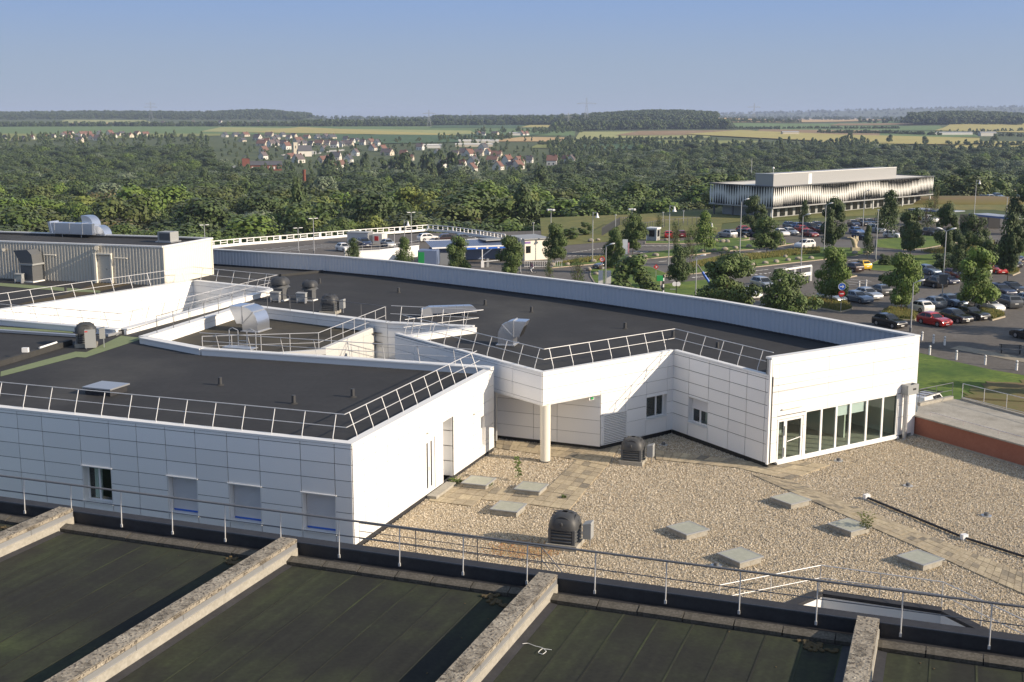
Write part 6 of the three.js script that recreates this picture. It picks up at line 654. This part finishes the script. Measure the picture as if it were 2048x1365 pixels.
car([67.87,-164.8,-1.29], 'suv', 'navy', 'navy off-roader with bright lamps at right'); car([70.91,-167.99,-1.42], 'hatch', 'black', 'black hatchback behind the navy off-roader'); car([65.89,-188.64,-1.18], 'hatch', 'steel', 'steel-blue hatchback by the wide hedge'); car([61.66,-173.92,1.83], 'suv', 'black', 'black off-roader left of the tall lamp'); car([64.76,-178.02,-1.27], 'saloon', 'navy', 'navy saloon with bright lamps right of the tall lamp'); car([68.31,-183.79,-1.36], 'hatch', 'darkred', 'dark red hatchback half hidden by a tree'); car([74.4,-189.61,-1.33], 'hatch', 'white', 'white hatchback nose left of the red car'); car([77.27,-189.93,-1.43], 'hatch', 'red', 'red hatchback beside the small grassy island at right'); car([82.55,-197.52,-1.45], 'suv', 'black', 'black off-roader in the upper right row'); car([86.9,-207.2,-1.38], 'saloon', 'navy', 'dark blue saloon in the uppermost right row'); car([57.7,-131.14,2], 'saloon', 'black', 'black saloon cut by the right frame edge above the bench');
car([42.84,-159,-1.08], 'hatch', 'silver', 'silver hatchback left of the round signs'); car([46.39,-159,-1.12], 'hatch', 'steel', 'grey-blue hatchback right of the round signs'); car([48.7,-162.2,-1.16], 'hatch', 'silver', 'silver hatchback beside the grey-blue hatchback'); car([51.35,-166.26,1.85], 'hatch', 'grey', 'dark grey hatchback showing its tail by the bollards'); car([54.72,-192.16,2.02], 'hatch', 'brown', 'dark brown hatchback beside the yellow car'); car([57.24,-195.45,1.92], 'city', 'yellow', 'yellow small car showing its tail'); car([36.37,-172.34,-1.2], 'mpv', 'silver', 'silver people carrier behind the round tree'); car([32.48,-162.89,-1.14], 'hatch', 'white', 'white hatchback hidden between two trees');
car([55.88,-228.24,-2.48], 'mpv', 'white', 'white people carrier driving on the middle road'); car([15.57,-195.44,-2.57], 'saloon', 'brown', 'dark brown saloon driving past the round road sign'); car([32.44,-248.5,1.48], 'hatch', 'red', 'red hatchback right of the phone-box kiosk'); car([35.23,-249.58,1.53], 'hatch', 'darkred', 'dark red hatchback beside the lone red hatchback'); car([44.8,-249.03,2.05], 'suv', 'silver', 'silver off-roader showing its tail at the upper lot');
const lot = [[[48.7,-251.75,-1.21], 'black', 'hatch', 'beside the dark corner tree'], [[50.63,-250.65,-1.24], 'navy', 'hatch', 'right of the black hatchback at the dark corner tree'], [[50.32,-259.7,-1.22], 'red', 'hatch', 'behind the dark corner tree row'], [[53.57,-259.7,-1.23], 'navy', 'saloon', 'in the row behind the verge tree'], [[56.92,-252.86,-1.29], 'white', 'hatch', 'first in the upper lot right of the verge tree'], [[59.23,-255.1,-1.25], 'silver', 'hatch', 'second in the upper lot right of the verge tree'], [[64.16,-268.16,-1.31], 'blue', 'hatch', 'below the finned facade'], [[63.15,-260.88,-1.27], 'red', 'hatch', 'in the middle of the upper lot'], [[62.34,-250.65,-1.22], 'darkred', 'hatch', 'nearest the road in the upper lot'], [[65.7,-263.26,-1.17], 'black', 'van', 'in the upper lot behind the dark red car'], [[69.1,-270.68,-1.3], 'navy', 'hatch', 'at the back of the upper lot'], [[62.78,-270.68,-1.28], 'steel', 'hatch', 'at the back left of the upper lot'], [[66.67,-257.38,-1.25], 'black', 'hatch', 'behind the tree left of the statue'], [[78.37,-275.21,-1.5], 'navy', 'hatch', 'behind the statue, back row'], [[80.77,-277.19,-1.4], 'black', 'suv', 'in the back row under the finned facade'], [[83.01,-278.53,-1.41], 'navy', 'hatch', 'in the back row left of the white hatchback'], [[85.04,-277.19,-1.36], 'white', 'hatch', 'in the back row near the tall conical tree'], [[79.06,-260.3,-1.28], 'silver', 'van', 'behind the small conical tree'], [[73.85,-256.81,-1.39], 'blue', 'hatch', 'with white nose behind the statue'], [[71.27,-244.26,-1.13], 'navy', 'hatch', 'just behind the statue'], [[78.79,-247.94,-0.81], 'white', 'city', 'open beside the grass bank'], [[99.14,-292.64,-1.44], 'darkred', 'hatch', 'under the bus canopy'], [[99.88,-286.83,-1.31], 'white', 'suv', 'under the bus canopy edge'], [[88.2,-252.31,-1.33], 'black', 'suv', 'in front of the bus canopy'], [[91.25,-245.84,-1.26], 'navy', 'saloon', 'below the bus canopy gap'], [[140.25,-363.23,-1.49], 'grey', 'hatch', 'first of the far row by the earth bank'], [[143.24,-365.52,-1.5], 'navy', 'suv', 'second of the far row by the earth bank'], [[147.19,-370.17,-1.51], 'white', 'hatch', 'third of the far row by the earth bank'], [[151.09,-374.94,-1.52], 'steel', 'suv', 'fourth of the far row by the earth bank'], [[148.08,-363.23,-1.51], 'silver', 'hatch', 'right of the far row by the earth bank'], [[158.36,-373.76,-1.56], 'white', 'van', 'at the far right beyond the bus canopy']];
for (const [p, c, t, l] of lot) car(p, t, c, { steel: 'steel-blue', darkred: 'dark red' }[c] ?? c, .03).userData.label = ({ steel: 'steel-blue', darkred: 'dark red' }[c] ?? c) + ' ' + { hatch: 'hatchback', suv: 'off-roader', saloon: 'saloon', van: 'van', city: 'small car' }[t] + ' parked ' + l;
car([-31.3,-222.48,-0.92], 'city', 'white', 'small white car on the parking deck, leftmost'); car([-28.47,-230.56,-1.14], 'suv', 'navy', 'dark off-roader on the parking deck beside the hut'); car([-23.85,-230.09,-1.04], 'city', 'silver', 'silver small car on the parking deck in front of the red panel'); car([-16.76,-240.67,0.5], 'suv', 'white', 'white off-roader side-on by the deck balustrade'); car([-12.47,-239.17,0.29], 'suv', 'brown', 'dark off-roader behind the white one on the deck'); car([-9.46,-241.18,0.33], 'hatch', 'grey', 'grey hatchback last in the deck row by the canopy');
{ const v = car([34.55,-96.86,0.75], 'van', 'white', 'white van with roof bars below the concrete platform'); const s = carShapes('van'); for (let i = 0; i < 4; i++) mesh('roof_bar', shared(.06, .05, 1.5), M.black, v).position.set(-.9 + i * .75 + .4, 1.9, 0); for (const z of [-.7, .7]) mesh('roof_rail', shared(2.6, .06, .06), M.black, v).position.set(.4, 1.88, z); }
// ---------- lamps ----------
function lamp([x, z, h], kind, label, y = 0) {
  const o = thing('street_lamp', label, 'street lamp', [x, y, z], kind === 'deck' ? .6 : -.3, 'street lamps'); obj('pole', cyl([0, 0, 0], [0, h, 0], kind === 'tall' ? .13 : .085, 8, kind === 'tall' ? .1 : .055), M.galv, o); obj('base', cyl([0, 0, 0], [0, .5, 0], .16, 8), M.greyrail, o);
  const head = (sd) => { const g = new THREE.SphereGeometry(.2, 12, 8).scale(2.0, .6, 1).rotateZ(.25 * sd).translate(sd * .85, h + .3, 0); obj('head', g, M.whitemetal, o); obj('arm', cyl([0, h - .05, 0], [sd * .55, h + .22, 0], .04, 6), M.galv, o); };
  if (kind === 'arm') head(1); else if (kind === 'double') { head(1); head(-1); } else if (kind === 'deck') { obj('head', [bx(.7, .09, .26, .55, h, 0), bx(.7, .09, .26, -.55, h, 0)], M.whitemetal, o); } else if (kind === 'bell') { obj('bell', new THREE.LatheGeometry([[.05, .8], [.1, .75], [.16, .35], [.36, 0], [.33, 0]].map((p) => new THREE.Vector2(...p)), 14).translate(.75, h - .95, 0), M.whitemetal, o); obj('arm', cyl([0, h - .1, 0], [.75, h - .1, 0], .045, 6), M.galv, o); } else if (kind === 'flood') { for (const a of [-.6, 0, .6]) obj('flood_head', bx(.5, .3, .35, a, h + .1, .1, a, .4), M.whitemetal, o); } else if (kind === 'box') { head(1); head(-1); obj('dark_box', bx(1.0, 1.3, .5, 0, h * .36, .2), M.greyplastic, o); } else obj('head', bx(.35, .12, .35, 0, h, 0), M.whitemetal, o);
}
const TL = (t) => [t[0], t[1], t[2]];
[[[13.79,-204.55,8.62,0.09], 'bell', 'tall bell lamp left of the round road sign'], [[25.04,-190.85,10.68,0.08], 'bell', 'tall bell lamp crossing both verges'], [[37.14,-194.77,11.13,0.08], 'arm', 'very tall lamp in front of the finned building corner'], [[46.4,-191.49,8.97,0.08], 'arm', 'lamp in front of the white people carrier'], [[55.99,-214.54,9.12,0.09], 'arm', 'lamp left of the dark tree by the statue'], [[76.82,-262.65,8.7,0.11], 'arm', 'lamp in front of the finned facade middle'], [[62.78,-206.03,8.85,0.09], 'plain', 'lamp between the statue and the white open car'], [[56.42,-155.68,9.84,0.06], 'box', 'double-headed lamp carrying a dark box'], [[45.93,-136.04,5.68,0.06], 'arm', 'curved-head lamp behind the parapet corner'], [[13.04,-165.74,6.85,0.07], 'arm', 'lamp beside the white panel signs'], [[24.08,-155.68,6.39,0.06], 'arm', 'lamp with a camera left of the large round tree'], [[115.17,-299.44,9.39,0.12], 'bell', 'bell lamp before the far row of cars'], [[106.58,-259.11,7.63,0.11], 'plain', 'lamp in front of the bus canopy right half'], [[39.53,-241.68,3.73,0.1], 'bell', 'small bell lamp by the silver off-roader'], [[-57.63,-224.64,4.69,0.09], 'deck', 'deck lamp beside the cream plant room'], [[-39.03,-218.64,4.66,0.09], 'deck', 'deck lamp left of the tallest deck lamp'], [[-36.2,-218.64,6.39,0.09], 'deck', 'tallest lamp pole on the parking deck'], [[-20.18,-224.64,5.53,0.09], 'bell', 'bell lamp on the deck'], [[-19.62,-233.81,6.33,0.1], 'deck', 'tall pole on the deck right of the bell lamp'], [[-21.89,-222.9,3.45,0.09], 'deck', 'short deck lamp by the ramp wall'], [[-17.82,-194.1,3.02,0.08], 'bell', 'bell lamp in front of the ramp wall'], [[8.28,-254.52,5.18,0.11], 'flood', 'floodlight mast behind the cream kiosk tree'], [[27.24,-272.59,3.96,0.11], 'flood', 'floodlight mast over the meadow'], [[4.41,-245.82,3.28,0.1], 'plain', 'short lamp behind the cream kiosk'], [[21.5,-249.01,4.66,0.1], 'plain', 'short lamp by the meadow fence'], [[34.28,-272.59,3.4,0.11], 'plain', 'white post in the meadow, left one'], [[40.63,-284.69,2.83,0.12], 'plain', 'white post in the meadow, right one'], [[1.34,-187.7,5.67,0.08], 'plain', 'thin lamp in front of the cream kiosk']].forEach(([t, k, l]) => lamp(TL(t), k, l));
// ---------- signs and small street furniture ----------
function disc(r, y, mat, z = .05) { return [cyl([0, y, z], [0, y, z + .03], r, 28)]; }
{ const s = thing('road_sign', 'blue keep-right roundel above a red no-entry roundel on one post', 'road sign', [41.71,0,-150.27], -.1); obj('post', cyl([0, 0, 0], [0, 3.6, 0], .04, 8), M.galv, s); obj('blue_disc', disc(.46, 3.3, M.blue), M.blue, s); obj('rim', new THREE.TorusGeometry(.45, .025, 6, 32).translate(0, 3.3, .08), M.whitepaint, s); obj('arrow', [bx(.46, .1, .012, -.04, 3.3, .09), bx(.26, .09, .012, .14, 3.38, .091, 0, 0, -.75), bx(.26, .09, .012, .14, 3.22, .092, 0, 0, .75)], M.whitepaint, s); obj('red_disc', disc(.4, 2.4, M.red), M.red, s); obj('bar', bx(.5, .13, .012, 0, 2.4, .09), M.whitepaint, s); }
{ const s = thing('road_sign', 'blue keep-right roundel beside the sparse verge shrub', 'road sign', [16.68,0,-184.05], -.1); obj('post', cyl([0, 0, 0], [0, 2.6, 0], .035, 8), M.galv, s); obj('blue_disc', disc(.4, 2.3, M.blue), M.blue, s); obj('arrow', [bx(.4, .09, .012, -.03, 2.3, .09), bx(.2, .08, .012, .12, 2.36, .091, 0, 0, -.75), bx(.2, .08, .012, .12, 2.24, .092, 0, 0, .75)], M.whitepaint, s); }
{ const s = thing('road_sign', 'white roundel with red rim beside the tall lamp', 'road sign', [13.64,0,-180.54], -.1); obj('post', cyl([0, 0, 0], [0, 3.5, 0], .035, 8), M.galv, s); obj('disc', disc(.38, 3.3, M.whitepaint), M.whitepaint, s); obj('rim', new THREE.TorusGeometry(.34, .06, 6, 28).translate(0, 3.3, .09), M.red, s); obj('bar', [bx(.4, .05, .012, 0, 3.3, .095, 0, 0, .7), bx(.2, .08, .012, 0, 3.3, .096)], M.red, s); }
{ const s = thing('panel_sign', 'tall white double panel sign behind the parapet', 'sign', [12.54,0,-161.01], -.1); for (const x of [-.55, .55]) obj('panel', bx(.62, 3.2, .06, x, 2.4, 0), M.whitepaint, s); obj('post', [bx(.08, 4, .08, -.1, 2, -.05), bx(.08, 4, .08, .1, 2, -.05)], M.galv, s); obj('stripe', [bx(.5, .04, .01, .55, 2.2, .036), bx(.3, .08, .01, .5, 1.6, .036)], M.greyplastic, s); }
{ const s = thing('chevron_sign', 'red and white diamond marker sign on the verge', 'road sign', [22.24,0,-184.05], -.1); obj('post', cyl([0, 0, 0], [0, 1.8, 0], .03, 6), M.galv, s); obj('plate', bx(.6, .6, .03, 0, 1.7, .04, 0, 0, Math.PI / 4), M.red, s); obj('chevron', [bx(.34, .1, .01, .06, 1.76, .06, 0, 0, -.6), bx(.34, .1, .01, .06, 1.64, .061, 0, 0, .6)], M.whitepaint, s); }
{ const s = thing('striped_post', 'black and white striped post with a green box', 'post', [20.14,0,-158.3]); for (let i = 0; i < 9; i++) obj('band', cyl([0, i * .42, 0], [0, i * .42 + .42, 0], .11, 10), i % 2 ? M.whitepaint : M.black, s); obj('green_box', bx(.8, .7, .5, -.5, 3.3, 0), M.green, s); }
{ const s = thing('round_marker_sign', 'pair of stacked white roundels beside the bench', 'road sign', [21.52,0,-155.68]); obj('post', bx(.1, 3.4, .08, 0, 1.7, 0), M.black, s); for (const y of [1.3, 2.9]) for (const x of [-.25, .25]) obj('disc', cyl([x, y, .05], [x, y, .08], .3, 20), M.whitepaint, s); obj('arm', bx(.8, .1, .06, -.4, 2.2, 0), M.greybox, s); }
{ const s = thing('blue_sign', 'blue and white information board near the statue', 'sign', [61.59,0,-230.06], -.2); obj('board', bx(1.1, 1.5, .08, 0, 2, 0), M.blue, s); obj('post', [bx(.08, 2.8, .08, -.4, 1.4, -.06), bx(.08, 2.8, .08, .5, 1.4, -.06)], M.galv, s); obj('letter_line', [bx(.7, .12, .01, 0, 2.4, .046), bx(.5, .1, .01, -.1, 2.1, .046)], M.whitepaint, s); }
{ const s = thing('red_banner_sign', 'blue and pink upright sign on the upper verge', 'sign', [20.06,0,-212.15]); obj('panel', bx(.9, 2.6, .1, 0, 1.9, 0), M.bluewall, s); obj('side_panel', bx(.25, 1.8, .08, .62, 1.7, .02), S({ color: lin(.5, .25, .3), roughness: .6 }), s); obj('post', bx(.1, .8, .08, 0, .4, 0), M.galv, s); }
{ const s = thing('phone_kiosk', 'grey and white glazed kiosk at the upper lot', 'kiosk', [28.66,0,-242.7], -.5); obj('wall', bx(2.1, 2.3, 1.9, 0, 1.2, 0), M.greybox, s); obj('pane', [bx(1.2, 1.3, .06, 0, 1.5, .97), bx(.06, 1.3, 1.1, 1.07, 1.5, 0)], M.darkglass, s); obj('roof', bx(2.4, .3, 2.2, 0, 2.5, 0), M.whitemetal, s); obj('corner_post', [bx(.14, 2.3, .14, 1.05, 1.2, .95), bx(.14, 2.3, .14, -1.05, 1.2, .95)], M.whitemetal, s); }
{ const s = thing('height_gantry', 'white height-limit gantry across the car park entry', 'gantry'); const a = [39.55,0,-174.97], b = [45.32,0,-180.54]; const p = [a[0], a[2]], q = [b[0], b[2]]; for (const c of [p, q, along(p, q, .45)]) obj('post', bx(.3, 2.3, .3, c[0], 1.15, c[1]), M.whitepaint, s); obj('beam', [wallBox(p, q, 2.2, 2.45, .2, 0), wallBox(along(p, q, .45), q, .9, 1.4, .2, 0)], M.whitepaint, s); }
{ const s = thing('camera_boom', 'dark leaning boom hanging from the camera lamp', 'pole', [25.35,0,-161.01]); obj('boom', cyl([-.3, 4.8, 0], [2.6, .6, 0], .1, 8, .07), M.greyplastic, s); obj('tip', cyl([2.3, 1.0, 0], [2.9, .1, 0], .06, 6), M.whitemetal, s); obj('sleeve', cyl([.4, 3.8, 0], [1.4, 2.3, 0], .18, 10), M.blue, s); }
{ const f = thing('mesh_fence', 'dark mesh fence at the meadow corner', 'fence'); const a = [[18.93,-252.29],[25.1,-279.18],[27.79,-280.54]], q = [[28.69,-263.85],[33.6,-272.59],[46.69,-283.3]]; for (const pts of [a, q]) for (let s = 0; s < pts.length - 1; s++) { const n = Math.round(len2(pts[s], pts[s + 1]) / (pts === a ? .5 : 1.5)); for (let i = 0; i <= n; i++) { const p = along(pts[s], pts[s + 1], i / n); obj('picket', bx(.12, 1.8, .06, p[0], .9, p[1]), M.greyplastic, f); } obj('rail', wallBox(pts[s], pts[s + 1], 1.6, 1.7, .06, 0), M.greyplastic, f); } }
const bollardPos = [[[45.43,0,-130.63], 'leftmost of the three bollards by the parapet corner'], [[46.05,0,-128.81], 'middle of the three bollards by the parapet corner'], [[46.86,0,-127.63], 'rightmost of the three bollards by the parapet corner'], [[43.41,0,-122.29], 'first bollard along the lawn edge from the white wall'], [[45.22,0,-119.65], 'second bollard along the lawn edge'], [[47.17,0,-117.12], 'third bollard along the lawn edge'], [[49.2,0,-114.45], 'last bollard along the lawn edge, at the right'], [[47.67,0,-169.21], 'first bollard behind the silver cars'], [[50.48,0,-172.83], 'second bollard behind the silver cars'], [[51.96,0,-174.43], 'third bollard behind the silver cars'], [[44.97,0,-165.74], 'bollard left of the round signs'], [[35.75,0,-144.47], 'bollard just above the parapet near the second round tree']];
bollardPos.forEach(([p, l]) => { const o = thing('bollard', 'white bollard, ' + l, 'bollard', p, 0, 'white bollards'); obj('shaft', cyl([0, 0, 0], [0, .72, 0], .11, 12), M.whitepaint, o); obj('neck', cyl([0, .72, 0], [0, .78, 0], .08, 12), M.greybox, o); obj('cap', new THREE.SphereGeometry(.12, 12, 8).scale(1, .9, 1).translate(0, .88, 0), M.whitepaint, o); obj('ring', cyl([0, .5, 0], [0, .53, 0], .115, 12), M.greybox, o); });
const bench = (p, ry, l) => { const o = thing('park_bench', l, 'bench', p, ry, 'benches'); for (let i = 0; i < 3; i++) obj('seat_slat', bx(2.2, .05, .13, 0, .46, -.16 + i * .16), M.greyplastic, o); for (let i = 0; i < 2; i++) obj('back_slat', bx(2.2, .14, .05, 0, .66 + i * .2, -.28 - i * .04), M.greyplastic, o); for (const x of [-.9, .9]) { obj('leg', bx(.08, .46, .45, x, .23, 0), M.black, o); obj('back_post', bx(.07, .5, .06, x, .7, -.27), M.black, o); } };
bench([52.04,0,-122.84], -.25, 'dark slatted bench on the pavement at right'); bench([23.2,0,-159.2], -.1, 'dark bench on the grass behind the parapet');
structure('bench_paving', poly([[48.38,-127.34],[52.89,-120.17],[51.81,-117.62],[46.68,-125.61]], .035), M.pavement);
{ const r = rng(12), gs = [0, 1, 2, 3].map((k) => { const g = new THREE.IcosahedronGeometry(1, 2), p = g.attributes.position, n = fbm(4, 3, 300 + k); for (let i = 0; i < p.count; i++) { const s = .72 + .55 * n(p.getX(i) * .2 + .5, p.getZ(i) * .2 + p.getY(i) * .3 + .5); p.setXYZ(i, p.getX(i) * s * 1.25, p.getY(i) * s * .8, p.getZ(i) * s); } g.computeVertexNormals(); return muv(g); });
  const pts = [[23.37,-211.04],[25.56,-213.06],[37.42,-221.52],[39.65,-222.85],[35.02,-219.52],[39.61,-239.05],[40.65,-238.54],[41.8,-237.53],[42.72,-237.53],[39.98,-245.87],[32.99,-239.26],[31.07,-240.28],[27.8,-243.73],[29.08,-242.15],[39.72,-223.52],[42.21,-225.6],[45.2,-228.08],[42.8,-201.46],[45.03,-203.37],[47.5,-205.4],[52.28,-208.71],[49.8,-207.31],[40.2,-199.29],[39.6,-211.89],[41.66,-212.7],[44.2,-215.33],[48.33,-211.08],[47.83,-246.47],[45.64,-246.9],[52.62,-233.13],[9.31,-199.54],[6.63,-198.97],[13.87,-203.71],[17.36,-241.32],[15.73,-239.26],[20.56,-208.67],[62.13,-216.48],[64.37,-217.64],[12.4,-192.75],[13.16,-186.91]];
  const wh = ['verge in front of the upper lot', 'long middle verge', 'left road edge']; pts.forEach((p, i) => { const o = mesh(numbered('boulder'), gs[i % 4], M.boulder, scene); const s = .38 + r() * .28; o.position.set(p[0], .2 + s * .2, p[1]); o.scale.setScalar(s); o.rotation.y = r() * 6; tag(o, 'pale boulder set along the ' + (i < 14 ? wh[0] : i < 30 ? wh[1] : wh[2]), 'boulder', 'boulders along the ' + (i < 14 ? wh[0] : i < 30 ? wh[1] : wh[2])); }); }
// ---------- figures ----------
function blob(bones, cell) { // bones: [ax,ay,az,ra, bx,by,bz,rb]
  const lo = [1e9, 1e9, 1e9], hi = [-1e9, -1e9, -1e9]; for (const b of bones) for (const o of [0, 4]) for (let k = 0; k < 3; k++) { lo[k] = Math.min(lo[k], b[o + k] - b[o + 3] - .06); hi[k] = Math.max(hi[k], b[o + k] + b[o + 3] + .06); }
  const size = Math.max(...hi.map((h, k) => h - lo[k])), n = Math.min(90, Math.ceil(size / cell) + 4), mc = new MarchingCubes(n, M.stone, false, false, 60000), half = size / 2 * 1.08, c = lo.map((l, k) => (l + hi[k]) / 2); mc.isolation = 0; const K = cell * 3;
  for (let z = 0; z < n; z++) for (let y = 0; y < n; y++) for (let x = 0; x < n; x++) { const p = [x, y, z].map((v, k) => c[k] + (v - n / 2) / (n / 2) * half); let d = 9; for (const b of bones) { const e = [b[4] - b[0], b[5] - b[1], b[6] - b[2]], w = [p[0] - b[0], p[1] - b[1], p[2] - b[2]]; const t = Math.max(0, Math.min(1, (w[0] * e[0] + w[1] * e[1] + w[2] * e[2]) / (e[0] ** 2 + e[1] ** 2 + e[2] ** 2 + 1e-9))); const q = Math.hypot(w[0] - e[0] * t, w[1] - e[1] * t, w[2] - e[2] * t) - lerp(b[3], b[7], t); const h = Math.max(K - Math.abs(d - q), 0) / K; d = Math.min(d, q) - h * h * K / 4; } mc.field[x + y * n + z * n * n] = -d; }
  mc.update(); const cnt = mc.count, g = new THREE.BufferGeometry(); g.setAttribute('position', new THREE.BufferAttribute(mc.positionArray.slice(0, cnt * 3), 3)); g.setAttribute('normal', new THREE.BufferAttribute(mc.normalArray.slice(0, cnt * 3), 3)); g.scale(half, half, half); g.translate(...c); g.computeVertexNormals(); return muv(g);
}
{ const p = [63.75,0,-222.03], s = thing('stone_statue', 'pale stone statue of a leaning figure with raised arms on a plinth', 'statue', p, .0); obj('plinth', [bx(1.5, .75, 1.3, 0, .37, 0), bx(1.7, .12, 1.5, 0, .06, 0)], M.stone, s); obj('figure', blob([[0, .7, 0, .42, -.2, 1.4, 0, .36], [-.2, 1.4, 0, .4, -.4, 2.0, 0, .42], [-.4, 2.0, 0, .36, -.62, 2.3, 0, .2], [-.62, 2.3, 0, .2, -.95, 2.55, 0, .14], [-.95, 2.55, 0, .14, -1.6, 2.6, 0, .09], [-.2, 2.0, 0, .25, .05, 2.45, .05, .16], [.05, 2.45, .05, .16, .1, 2.8, .05, .1], [.05, 1.5, 0, .26, .32, 2.1, 0, .18], [.32, 2.1, 0, .18, .38, 2.75, 0, .11], [-.35, 2.05, 0, .2, -.3, 2.7, -.05, .13]], .06), M.stone, s); }
{ const p = [3.09,0,-188.95], a = Math.PI * .98; const bk = thing('bicycle', 'bicycle ridden past the cream kiosk', 'bicycle', p, a); for (const x of [-.52, .52]) { const w = obj('wheel', new THREE.TorusGeometry(.33, .022, 6, 24).translate(x, .35, 0), tyre, bk); obj('spoke', Array.from({ length: 8 }, (_, i) => cyl([x, .35, 0], [x + Math.cos(i * .785) * .32, .35 + Math.sin(i * .785) * .32, 0], .004, 4)), M.galv, w); } obj('frame', [cyl([-.52, .35, 0], [-.12, .32, 0], .018), cyl([-.12, .32, 0], [-.22, .85, 0], .018), cyl([-.22, .8, 0], [.36, .85, 0], .018), cyl([-.12, .32, 0], [.36, .8, 0], .018), cyl([-.52, .35, 0], [-.22, .8, 0], .014), cyl([.52, .35, 0], [.34, 1.0, 0], .016)], M.black, bk); obj('handlebar', cyl([.34, 1.0, -.25], [.34, 1.0, .25], .014), M.black, bk); obj('saddle', bx(.26, .05, .14, -.23, .9, 0), M.black, bk);
  const ps = thing('person', 'cyclist in dark top and white trousers riding by the cream kiosk', 'person', p, a); const cloth = S({ color: lin(.06, .03, .06), roughness: .9 }), white = S({ color: lin(.6, .6, .6), roughness: .9 }), skin = S({ color: lin(.45, .28, .2), roughness: .7 });
  const fingers = []; for (const sd of [1, -1]) for (let i = 0; i < 5; i++) fingers.push([.33, 1.04, sd * (.16 + i * .018), .009, .385, 1.03 - (i === 4 ? .0 : .01), sd * (.16 + i * .018), .008]);
  obj('body', blob([[-.22, .98, 0, .15, -.02, 1.42, 0, .16], [-.02, 1.42, -.16, .085, -.02, 1.42, .16, .085], [0, 1.45, 0, .06, .05, 1.58, 0, .055], [.06, 1.66, 0, .1, .1, 1.74, 0, .105], [.17, 1.67, 0, .025, .2, 1.66, 0, .015], [0, 1.42, .18, .055, .14, 1.2, .22, .045], [.14, 1.2, .22, .043, .33, 1.05, .2, .032], [0, 1.42, -.18, .055, .14, 1.2, -.22, .045], [.14, 1.2, -.22, .043, .33, 1.05, -.2, .032], ...fingers], .03), cloth, ps);
  obj('trousers', blob([[-.22, .95, .09, .11, .16, .82, .11, .08], [.16, .82, .11, .075, -.02, .42, .11, .05], [-.22, .95, -.09, .11, .12, .68, -.11, .08], [.12, .68, -.11, .075, -.12, .26, -.11, .05], [-.24, .98, -.06, .12, -.24, .98, .06, .12]], .03), white, ps); obj('shoe', [bx(.26, .09, .09, .04, .38, .11), bx(.26, .09, .09, -.06, .21, -.11)], M.black, ps); obj('face', new THREE.SphereGeometry(.1, 12, 10).scale(.85, 1.1, .85).translate(.12, 1.69, 0), skin, ps); obj('helmet', new THREE.SphereGeometry(.125, 12, 8, 0, Math.PI * 2, 0, 1.6).translate(.07, 1.74, 0), M.black, ps); }
renderer.render(scene, camera);
